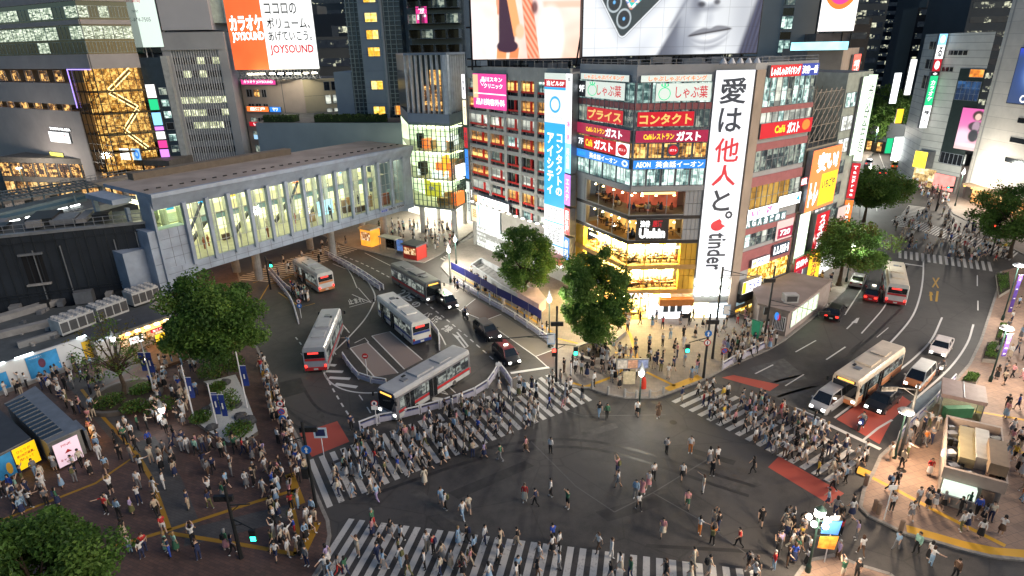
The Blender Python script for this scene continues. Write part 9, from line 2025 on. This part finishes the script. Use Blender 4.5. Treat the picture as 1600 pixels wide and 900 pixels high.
def figure(pose,female,sleeves='short',legs='long'):
 J=skeleton(POSES[pose]); v,f=grow(J,female)
 C_=np.array([v[q].mean(0) for q in f]); best=np.full(len(f),1e9); mi=np.zeros(len(f),int)
 for a,b in BON:
  d,t=seg_d(C_,J[a],J[b]); key=a.rstrip('RL')+b.rstrip('RL')
  m=np.full(len(f),TOPM)
  if b.startswith('hd'): m[:]=SKN
  elif key in ('chenek',): m=np.where(t > .75,SKN,TOPM)
  elif key == 'pelspi': m=np.where(t < .35,BOT,TOPM)
  elif key == 'shel': m=np.where(t > (.75 if sleeves == 'short' else 2),SKN,TOPM)
  elif key == 'elwr': m[:]=SKN if sleeves == 'short' else TOPM
  elif key == 'wrha': m[:]=SKN
  elif key == 'pelhip': m[:]=BOT
  elif key == 'hipkn': m=np.where(t > (.8 if legs == 'short' else 2),SKN,BOT)
  elif key == 'knan': m=np.where(t > .9,SHO,SKN if legs == 'short' else BOT)
  elif key == 'anto': m[:]=SHO
  k=d < best; best[k]=d[k]; mi[k]=m[k]
 v=v.tolist(); mi=mi.tolist()
 def prim(pts,fs,m):
  o=len(v); v.extend(pts); f.extend([[o+i for i in q] for q in fs]); mi.extend([m]*len(fs))
 CUBE=[[0,3,2,1],[4,5,6,7],[0,1,5,4],[1,2,6,5],[2,3,7,6],[3,0,4,7]]
 for s,sg in (('R',1),('L',-1)):   # five fingers per hand
  a,b=J['wr'+s],J['ha'+s]; d=(b - a)/np.linalg.norm(b - a); side=np.cross(d,V3(1,0,0) if abs(d[0]) < .8 else V3(0,1,0)); side /= np.linalg.norm(side); nn=np.cross(d,side)
  for k in range(5):
   L=(.06,.075,.08,.072,.055)[k]; o0=b+side*(.026 - .013*k) if k else b - d*.04+side*.03; dd=d if k else d*.6+side*.8; dd=dd/np.linalg.norm(dd); mid=o0+dd*L*.55; tip=mid+(dd*.8+nn*.5*sg)*L*.45; w=.009
   for (p0,p1,w0,w1) in ((o0,mid,w,w*.9),(mid,tip,w*.9,w*.7)):
    q=[(p0+side*w0*i+nn*w0*j).tolist() for i,j in ((-1,-1),(1,-1),(1,1),(-1,1))]+[(p1+side*w1*i+nn*w1*j).tolist() for i,j in ((-1,-1),(1,-1),(1,1),(-1,1))]; prim(q,CUBE,SKN)
 hc=J['hd0']*.35+J['hd1']*.65; fy=hc[1]+.093; zc=hc[2] - .01
 prim([(-.014,fy,zc - .04),(.014,fy,zc - .04),(0,fy+.026,zc - .035),(0,fy - .005,zc+.015)],[[0,1,2],[1,3,2],[3,0,2]],SKN)
 for x in (-.032,.032): prim([(x - .014,fy - .004,zc+.005),(x+.014,fy - .004,zc+.005),(x+.012,fy - .006,zc+.02),(x - .012,fy - .006,zc+.02)],[[0,1,2,3]],EYM)
 prim([(-.022,fy - .004,zc - .068),(.022,fy - .004,zc - .068),(.018,fy - .004,zc - .056),(-.018,fy - .004,zc - .056)],[[0,1,2,3]],EYM)
 for x in (-.085,.085): q=[(x+i*.012,hc[1]+j*.018,zc+k*.03) for k in (-1,1) for i,j in ((-1,-1),(1,-1),(1,1),(-1,1))]; prim(q,CUBE,SKN)
 return np.array(v),f,mi,hc,J
def hair_shape(hc,long):
 vs,fs=[],[]; n,rws=14,7
 for r_ in range(rws+1):
  ph=math.pi*.58*r_/rws
  for i in range(n):
   th=2*math.pi*i/n; front=max(0,math.sin(th)); p_=ph*(1 - .42*front); x,y,z=.106*math.sin(p_)*math.cos(th),.115*math.sin(p_)*math.sin(th),.118*math.cos(p_)
   if long and r_ >= rws - 1 and math.sin(th) < .25: z -= .16 if r_ == rws else .05; y *= 1.0
   vs.append((hc[0]+x,hc[1] - .008+y,hc[2]+.012+z))
 for r_ in range(rws):
  for i in range(n): j=(i+1) % n; fs.append([r_*n+i,(r_+1)*n+i,(r_+1)*n+j,r_*n+j])
 return np.array(vs),fs
def skirt_shape(J,long):
 vs,fs=[],[]; n=14; zs_=[(1.02,.125,.10),(.92,.165,.14),(.72,.20,.185),(.52 if not long else .36,.235,.22)]
 for z,rx,ry in zs_:
  for i in range(n): t=2*math.pi*i/n; k=1+.05*math.sin(5*t)*(1.03 - z); vs.append((rx*k*math.cos(t),ry*k*math.sin(t)+.005,z))
 for r_ in range(3):
  for i in range(n): j=(i+1) % n; fs.append([r_*n+i,r_*n+j,(r_+1)*n+j,(r_+1)*n+i])
 return np.array(vs),fs
def pack_shape():
 vs,fs=[],[]
 for y0,y1,x,z0,z1 in ((-.25,-.11,.14,1.05,1.42),(-.28,-.25,.11,1.08,1.24)):
  o=len(vs); vs += [(-x,y0,z0),(x,y0,z0),(x,y1,z0),(-x,y1,z0),(-x*.85,y0+.02,z1),(x*.85,y0+.02,z1),(x*.85,y1,z1),(-x*.85,y1,z1)]; fs += [[o+i for i in q] for q in ([0,3,2,1],[4,5,6,7],[0,1,5,4],[1,2,6,5],[2,3,7,6],[3,0,4,7])]
 for x in (-.09,.09): o=len(vs); vs += [(x - .02,-.1,1.42),(x+.02,-.1,1.42),(x+.02,.12,1.40),(x - .02,.12,1.40),(x - .02,.135,1.15),(x+.02,.135,1.15)]; fs += [[o,o+1,o+2,o+3],[o+3,o+2,o+5,o+4]]
 return np.array(vs),fs
def as_mesh(name,v,f,mats,mi=None,smooth=True):
 me=bpy.data.meshes.new(name); me.from_pydata(np.asarray(v).tolist(),[],f)
 for m in mats: me.materials.append(m)
 if mi is not None: me.polygons.foreach_set('material_index',mi)
 if smooth: me.polygons.foreach_set('use_smooth',[True]*len(f))
 me.update(); return me
PROTO=[]
for pose,fem,sl_,lg,hairl,skirt in (('walk1',False,'short','long',0,0),('walk2',True,'short','long',1,0),('walk3',False,'long','long',0,0),('walk1',True,'short','short',1,1),('walk2',False,'short','short',0,0),('walk3',True,'long','short',1,2),('stand',False,'short','long',0,0),('stand',True,'short','short',1,2),('phone',False,'short','long',0,0),('phone',True,'short','short',1,1),('photo',False,'short','short',0,0),('photo',True,'short','long',1,0),('point',True,'short','long',1,0),('bagarm',True,'long','short',1,2),('bagarm',False,'long','long',0,0),('ride',False,'long','long',0,0),('sit',True,'short','long',1,0),('sit',False,'short','short',0,0)):
 v,f,mi,hc,J=figure(pose,fem,sl_,lg); hv,hf=hair_shape(hc,hairl)
 if pose in ('walk1','walk2','walk3'):
  zmin=v[:,2].min(); v[:,2] -= zmin; hv[:,2] -= zmin; off=-zmin
 elif pose == 'sit': off=-.40; v[:,2] += off; hv[:,2] += off
 elif pose == 'ride': off=-.02; v[:,2] += off; hv[:,2] += off
 else: zmin=v[:,2].min(); v[:,2] -= zmin; hv[:,2] -= zmin; off=-zmin
 P_=dict(pose=pose,fem=fem,legs=lg,skirt=skirt,long=hairl,body=(v,f,mi),hair=(hv,hf)); P_['me']=as_mesh('person',v,f,[SKINM[0],CLM['white'],CLM['black'],SHOE_B,EYE],mi); P_['mh']=as_mesh('hair',hv,hf,[HAIRM['black-haired']])
 if skirt: sv,sf=skirt_shape(J,skirt == 2); sv=sv+np.array([0,0,off]); P_['sk']=(sv,sf); P_['ms']=as_mesh('skirt',sv,sf,[CLM['black']])
 pv,pf=pack_shape(); pv=pv+np.array([0,0,off]); P_['mp']=as_mesh('backpack',pv,pf,[CLM['black']],smooth=False)
 PROTO.append(P_)
BYP={}
for i,p in enumerate(PROTO): BYP.setdefault(p['pose'],[]).append(i)
WALKS=[0,1,2,3,4,5]; STANDS=[6,7,8,9,10,11,12,13,14]
def inside(p,poly):
 x,y=p; c=False; j=len(poly) - 1
 for i in range(len(poly)):
  (xi,yi),(xj,yj)=poly[i],poly[j]
  if (yi > y) != (yj > y) and x < (xj - xi)*(y - yi)/(yj - yi)+xi: c=not c
  j=i
 return c
# (where, polygon in photo pixels of the feet, how many, share walking, ground height, walking direction or None)
ZONES=[
('near crossing left end',[(505,895),(550,815),(660,830),(640,915),(495,915)],16,.9,0,0.2),
('near crossing middle',[(640,915),(665,832),(850,850),(850,915)],22,.9,0,0.2),
('near crossing right half',[(855,915),(858,852),(1080,876),(1190,892),(1190,915)],14,.9,0,0.2),
('crowded crossing plaza end',[(505,780),(560,690),(640,668),(650,745),(560,782)],44,.95,0,1.2),
('crowded crossing middle',[(640,665),(755,622),(790,640),(775,690),(650,745)],54,.95,0,1.2),
('crowded crossing corner end',[(760,615),(800,610),(868,592),(925,622),(850,660),(778,688)],32,.9,0,1.2),
('street crossing corner end',[(1060,628),(1112,600),(1180,625),(1165,690),(1110,660)],26,.95,0,-1.0),
('street crossing middle',[(1165,692),(1182,624),(1262,662),(1262,735),(1210,715)],45,.95,0,-1.0),
('street crossing kerb end',[(1262,736),(1265,662),(1360,712),(1345,738),(1305,772)],26,.9,0,-1.0),
('open middle of the junction',[(600,800),(650,752),(800,690),(905,655),(1060,650),(1180,730),(1240,800),(1200,870),(900,845)],10,.75,0,None),
('corner pavement by the ring planter',[(875,585),(905,555),(960,545),(985,560),(985,610),(925,605)],36,.25,.12,None),
('corner pavement by the green lamp',[(985,545),(1090,520),(1095,590),(1040,605),(990,612)],24,.3,.12,None),
('pavement before the golden shop',[(960,520),(975,502),(1130,500),(1140,540),(1060,525)],16,.3,.12,None),
('queue beside the green flag',[(1120,560),(1130,530),(1200,515),(1215,540),(1150,572)],46,.15,.12,None),
('pavement at the entrance house',[(1130,512),(1170,490),(1200,500),(1190,515)],12,.4,.12,None),
('plaza kerb strip',[(405,570),(418,560),(450,660),(480,745),(455,760),(425,660)],46,.5,.12,0.1),
('plaza below the gravel bed',[(310,690),(400,700),(450,745),(440,790),(330,760),(280,700)],36,.5,.12,None),
('plaza between planter and gravel bed',[(235,560),(300,570),(320,600),(300,660),(260,690),(235,650)],44,.1,.12,None),
('plaza left of the round planter',[(60,605),(140,572),(165,590),(150,665),(130,660)],30,.2,.12,None),
('plaza in front of the round planter',[(135,672),(160,655),(250,672),(330,700),(280,745),(160,740)],30,.3,.12,None),
('plaza corner by the adverts',[(5,775),(70,730),(140,700),(160,745),(110,790),(10,812)],24,.3,.12,None),
('open plaza bricks',[(110,790),(250,745),(420,770),(420,860),(250,895),(150,830)],24,.4,.12,None),
('plaza corner at the crossing',[(425,770),(488,790),(505,830),(485,890),(420,895)],24,.4,.12,None),
('hoarding wall',[(5,622),(20,606),(150,560),(155,570),(30,628)],14,.1,.12,None),
('front pavement by the cluster lamp',[(1200,890),(1225,815),(1255,820),(1270,895)],20,.3,0,None),
('road before the right corner',[(1255,800),(1330,795),(1365,835),(1480,870),(1490,905),(1310,862)],12,.8,0,None),
('pink pavement by the kiosk',[(1350,780),(1375,730),(1455,770),(1570,800),(1590,850),(1450,835)],18,.8,.12,None),
('pink pavement at the red lane',[(1380,720),(1420,680),(1460,660),(1470,700),(1450,750)],12,.3,.12,None),
('pink pavement beyond the shelter',[(1550,640),(1600,640),(1600,790),(1582,790),(1570,680)],14,.6,.12,None),
('right pavement along the planters',[(1575,480),(1600,470),(1600,610),(1540,600)],14,.5,.12,None),
('parking bay pavement',[(705,450),(735,430),(850,510),(862,535),(800,490)],26,.4,.12,None),
('glass station entrance',[(560,375),(600,352),(705,352),(720,385),(680,395)],75,.5,.12,None),
('bus stop under the bridge',[(455,452),(480,462),(485,472),(458,470)],22,.1,0,None),
('bridge crossing',[(400,430),(500,385),(540,378),(560,388),(440,438)],14,.9,0,None),
('far crossing',[(1395,350),(1440,318),(1500,345),(1580,395),(1550,420),(1410,390)],110,.9,0,None),
('far street',[(1400,262),(1440,258),(1490,320),(1450,320)],70,.6,.12,None),
('shop pavement behind the trees',[(1215,470),(1260,440),(1310,430),(1320,445),(1280,470)],22,.4,.12,None),
]
# people seen clearly on the open road: (feet x, feet y, figure, yaw, top, bottom, hair, backpack)
SINGLE=[
(936,651,0,3.3,'black','light blue','brown-haired',0),(948,655,2,3.2,'green','black','black-haired',0),(995,650,4,3.0,'white','black','black-haired',0),(1028,653,5,3.1,'brown','brown','brown-haired',0),
(1041,710,8,-1.2,'white','black','black-haired',1),(1078,708,6,2.8,'white','orange','black-haired',0),(1108,725,7,0.3,'white','grey','black-haired',0),(1120,725,4,0.2,'white','black','brown-haired',0),
(1176,740,1,1.3,'black','black','black-haired',0),(1098,770,12,1.4,'cream','white','brown-haired',0),(1073,794,4,2.9,'pink','green','black-haired',0),(1013,763,3,2.6,'white','pink','brown-haired',0),(1003,775,3,2.5,'pink','pink','black-haired',0),(993,778,2,2.7,'light blue','grey','black-haired',0),
(966,762,4,1.2,'white','grey','black-haired',0),(861,776,2,1.5,'white','black','black-haired',0),(820,784,5,3.0,'red','cream','brown-haired',0),(837,791,0,1.4,'navy','black','black-haired',0),(864,848,4,0.4,'royal blue','black','black-haired',0),(935,862,1,2.0,'white','brown','brown-haired',0),
(1035,838,3,2.8,'pink','cream','black-haired',0),(1092,836,12,-1.4,'white','orange','black-haired',0),(1112,852,11,-0.5,'orange','black','black-haired',1),(1113,826,10,-1.3,'yellow','black','black-haired',0),(1188,821,4,2.7,'black','black','black-haired',0),(1122,830,2,0.8,'black','navy','black-haired',0),
(690,790,4,0.4,'light blue','light blue','brown-haired',0),(697,797,2,1.5,'white','black','black-haired',1),(733,803,4,0.2,'cream','grey','black-haired',0),(664,758,5,0.6,'cream','cream','brown-haired',0),(590,784,0,1.0,'light blue','lilac','brown-haired',0),(757,716,3,1.6,'lilac','navy','black-haired',0),(782,720,0,1.3,'green','grey','black-haired',0),(822,707,3,1.5,'pink','brown','brown-haired',0),
(1248,850,10,-1.5,'yellow','black','black-haired',0),(1315,905,10,0.4,'green','cream','grey-haired',0),(1337,905,6,2.0,'black','black','grey-haired',0),(1292,793,4,1.0,'light blue','navy','black-haired',0),(1308,875,2,1.4,'lilac','brown','grey-haired',0),(1490,905,2,-1.2,'brown','black','black-haired',0),
(550,672,6,0.5,'navy','black','black-haired',0),(545,545,12,2.5,'light blue','navy','black-haired',0),
(262,862,7,2.6,'mint','mint','fair-haired',0),(277,862,7,-0.5,'mint','green','fair-haired',0),(304,852,11,0.6,'white','black','black-haired',0),(267,870,8,2.2,'navy','royal blue','black-haired',0),
]
rr=random.Random(77); pr=np.random.default_rng(77)
TOPW=['white']*44+['black']*18+['grey']*8+['beige']*8+['navy']*6+['light blue']*7+['cream']*8+['pink']*4+['red']*2+['green']*2+['yellow','orange','royal blue','royal blue','mint','lilac','brown','brown','olive']
BOTW=['black']*40+['navy']*14+['grey']*10+['beige']*8+['light blue']*8+['white']*5+['brown']*5+['cream']*4+['olive']*3+['pink','red']
PEOPLE=[]
for x,y,pi,yaw,top,bot,hr,bp in SINGLE:
 p=g(x,y,0.0 if y < 860 or x > 500 else 0.12)
 wh='open middle of the junction' if 600 < x < 1250 else 'road before the right corner' if x >= 1250 else 'open plaza bricks' if x < 400 else 'bus terminal road'
 if x < 400: p.z=0.12
 PEOPLE.append(dict(p=p,pi=pi,yaw=yaw,top=top,bot=bot,hair=hr,bp=bp,where=wh,s=1.0,px=(x,y)))
for where,poly,n,wk_,z,direction in ZONES:
 xs_,ys_=[a for a,b in poly],[b for a,b in poly]; got=0; tries=0
 while got < n and tries < n*80:
  tries += 1; x,y=rr.uniform(min(xs_),max(xs_)),rr.uniform(min(ys_),max(ys_))
  if not inside((x,y),poly): continue
  p=g(x,y,z)
  if any((q['p'] - p).length_squared < 0.20 for q in PEOPLE[-400:]): continue
  pi=rr.choice(WALKS) if rr.random() < wk_ else rr.choice(STANDS)
  if direction is not None and pi in WALKS: yaw=-math.pi/2+(0 if rr.random() < .5 else math.pi)+{0.2: -0.2,1.2: 0.5,-1.0: -0.55,0.1: 1.6}[direction]+rr.gauss(0,.3)
  else: yaw=rr.uniform(0,6.28)
  P_=PROTO[pi]; top=rr.choice(TOPW); bot=rr.choice(BOTW)
  PEOPLE.append(dict(p=p,pi=pi,yaw=yaw,top=top,bot=bot,hair=rr.choices(list(HAIRM),(70,22,4,4))[0],bp=rr.random() < .16,where=where,s=rr.uniform(.93,1.06),px=(x,y))); got += 1
for m_ in MOTO:
 PEOPLE.append(dict(p=Vector((m_.location.x,m_.location.y,0)),pi=15,yaw=m_.rotation_euler.z,top=rr.choice(('black','navy','grey')),bot='black',hair='black-haired',bp=0,where='motorcycle',s=1.0,px=(0,0),ride=m_))
def size_in_view(q):
 a=proj(q['p']); b=proj(q['p']+Vector((0,0,1.65))); vis=-20 < a[0] < 1620 and b[1] < 900
 return (a[1] - b[1]) if vis else -1
order=sorted(range(len(PEOPLE)),key=lambda i: -(size_in_view(PEOPLE[i])+(100 if PEOPLE[i].get('ride') else 0)+(3 if i < len(SINGLE) else 0)))
order=[i for i in order if size_in_view(PEOPLE[i]) > 0 or PEOPLE[i].get('ride')]
INDIV,REST_=order[:298],order[298:]
GROUNDW={'stand': 'standing','walk1': 'walking','walk2': 'walking','walk3': 'strolling','phone': 'phone raised','photo': 'photographing','point': 'pointing','bagarm': 'arm bent','ride': 'riding','sit': 'sitting'}
used={}
for i in INDIV:
 q=PEOPLE[i]; P_=PROTO[q['pi']]
 for k in range(60):
  low='long skirt' if P_['skirt'] == 2 else 'skirt' if P_['skirt'] else 'shorts' if P_['legs'] == 'short' else 'trousers'
  if q.get('ride'): lab='person in %s jacket and black trousers riding the %s' % (q['top'],{0: 'motorcycle in the taxi lane',1: 'motorcycle on the red lane',2: 'white scooter'}[MOTO.index(q['ride'])])
  else: lab='%s%s person, %s top, %s %s, %s, %s' % (q['hair'],' backpacked' if q['bp'] else '',q['top'],q['bot'],low,GROUNDW[P_['pose']],q['where'])
  if lab not in used and len(lab.split()) <= 16: break
  q['top']=rr.choice(list(CLO)) if k > 14 else rr.choice(TOPW); q['bot']=rr.choice(BOTW)
  if k > 4: q['hair']=rr.choice(list(HAIRM))
 used[lab]=1
 ob=bpy.data.objects.new('person',P_['me']); COL.objects.link(ob); ob.location=q['p']; ob.rotation_euler=(0,0,q['yaw']); ob.scale=(q['s'],)*3
 for k,m in enumerate((SKINM[0 if rr.random() < .8 else 1],CLM[q['top']],CLM[q['bot']] if not P_['skirt'] else SKINM[0],SHOE_W if rr.random() < .45 else SHOE_B)):
  ob.material_slots[k].link='OBJECT'; ob.material_slots[k].material=m
 tag(ob,lab,'person','people on the crossing and pavements')
 def child(nm,me,m):
  c=bpy.data.objects.new(nm,me); COL.objects.link(c); c.parent=ob; c.material_slots[0].link='OBJECT'; c.material_slots[0].material=m; return c
 child('hair',P_['mh'],HAIRM[q['hair']])
 if P_['skirt']: child('skirt',P_['ms'],CLM[q['bot']])
 if q['bp']: child('backpack',P_['mp'],CLM[rr.choice(('black','navy','grey','olive'))])
# everyone farther away: one object
VV,FF_,MM=[],[],[]; base=0; mats=[]; mdx={}
def mid_(m):
 if m not in mdx: mdx[m]=len(mats); mats.append(m)
 return mdx[m]
for i in REST_:
 q=PEOPLE[i]; P_=PROTO[q['pi']]; c,s=math.cos(q['yaw']),math.sin(q['yaw']); Rm=np.array([[c,-s,0],[s,c,0],[0,0,1]])*q['s']
 sl=[mid_(SKINM[0]),mid_(CLM[q['top']]),mid_(CLM[q['bot']]) if not P_['skirt'] else mid_(SKINM[0]),mid_(SHOE_B),mid_(EYE)]
 sets=[(P_['body'][0],P_['body'][1],[sl[k] for k in P_['body'][2]]),(P_['hair'][0],P_['hair'][1],[mid_(HAIRM[q['hair']])]*len(P_['hair'][1]))]
 if P_['skirt']: sets.append((P_['sk'][0],P_['sk'][1],[mid_(CLM[q['bot']])]*len(P_['sk'][1])))
 for v,f,m in sets:
  VV.append(v @ Rm.T+np.array(q['p'])[None]); FF_ += [[base+k for k in fc] for fc in f]; MM += m; base += len(v)
me=bpy.data.meshes.new('crowd'); me.from_pydata(np.concatenate(VV).tolist(),[],FF_)
for m in mats: me.materials.append(m)
me.polygons.foreach_set('material_index',MM); me.polygons.foreach_set('use_smooth',[True]*len(MM)); me.update()
cr_=bpy.data.objects.new('crowd',me); COL.objects.link(cr_); tag(cr_,'the farther crowd of people on the crossings and pavements','crowd',kind='stuff')
for p in PROTO:
 for k in ('me','mh','ms','mp'):
  if k in p and p[k].users == 0: bpy.data.meshes.remove(p[k])
print('people',len(PEOPLE),'individual',len(INDIV),'crowd',len(REST_),'crowd verts',base)
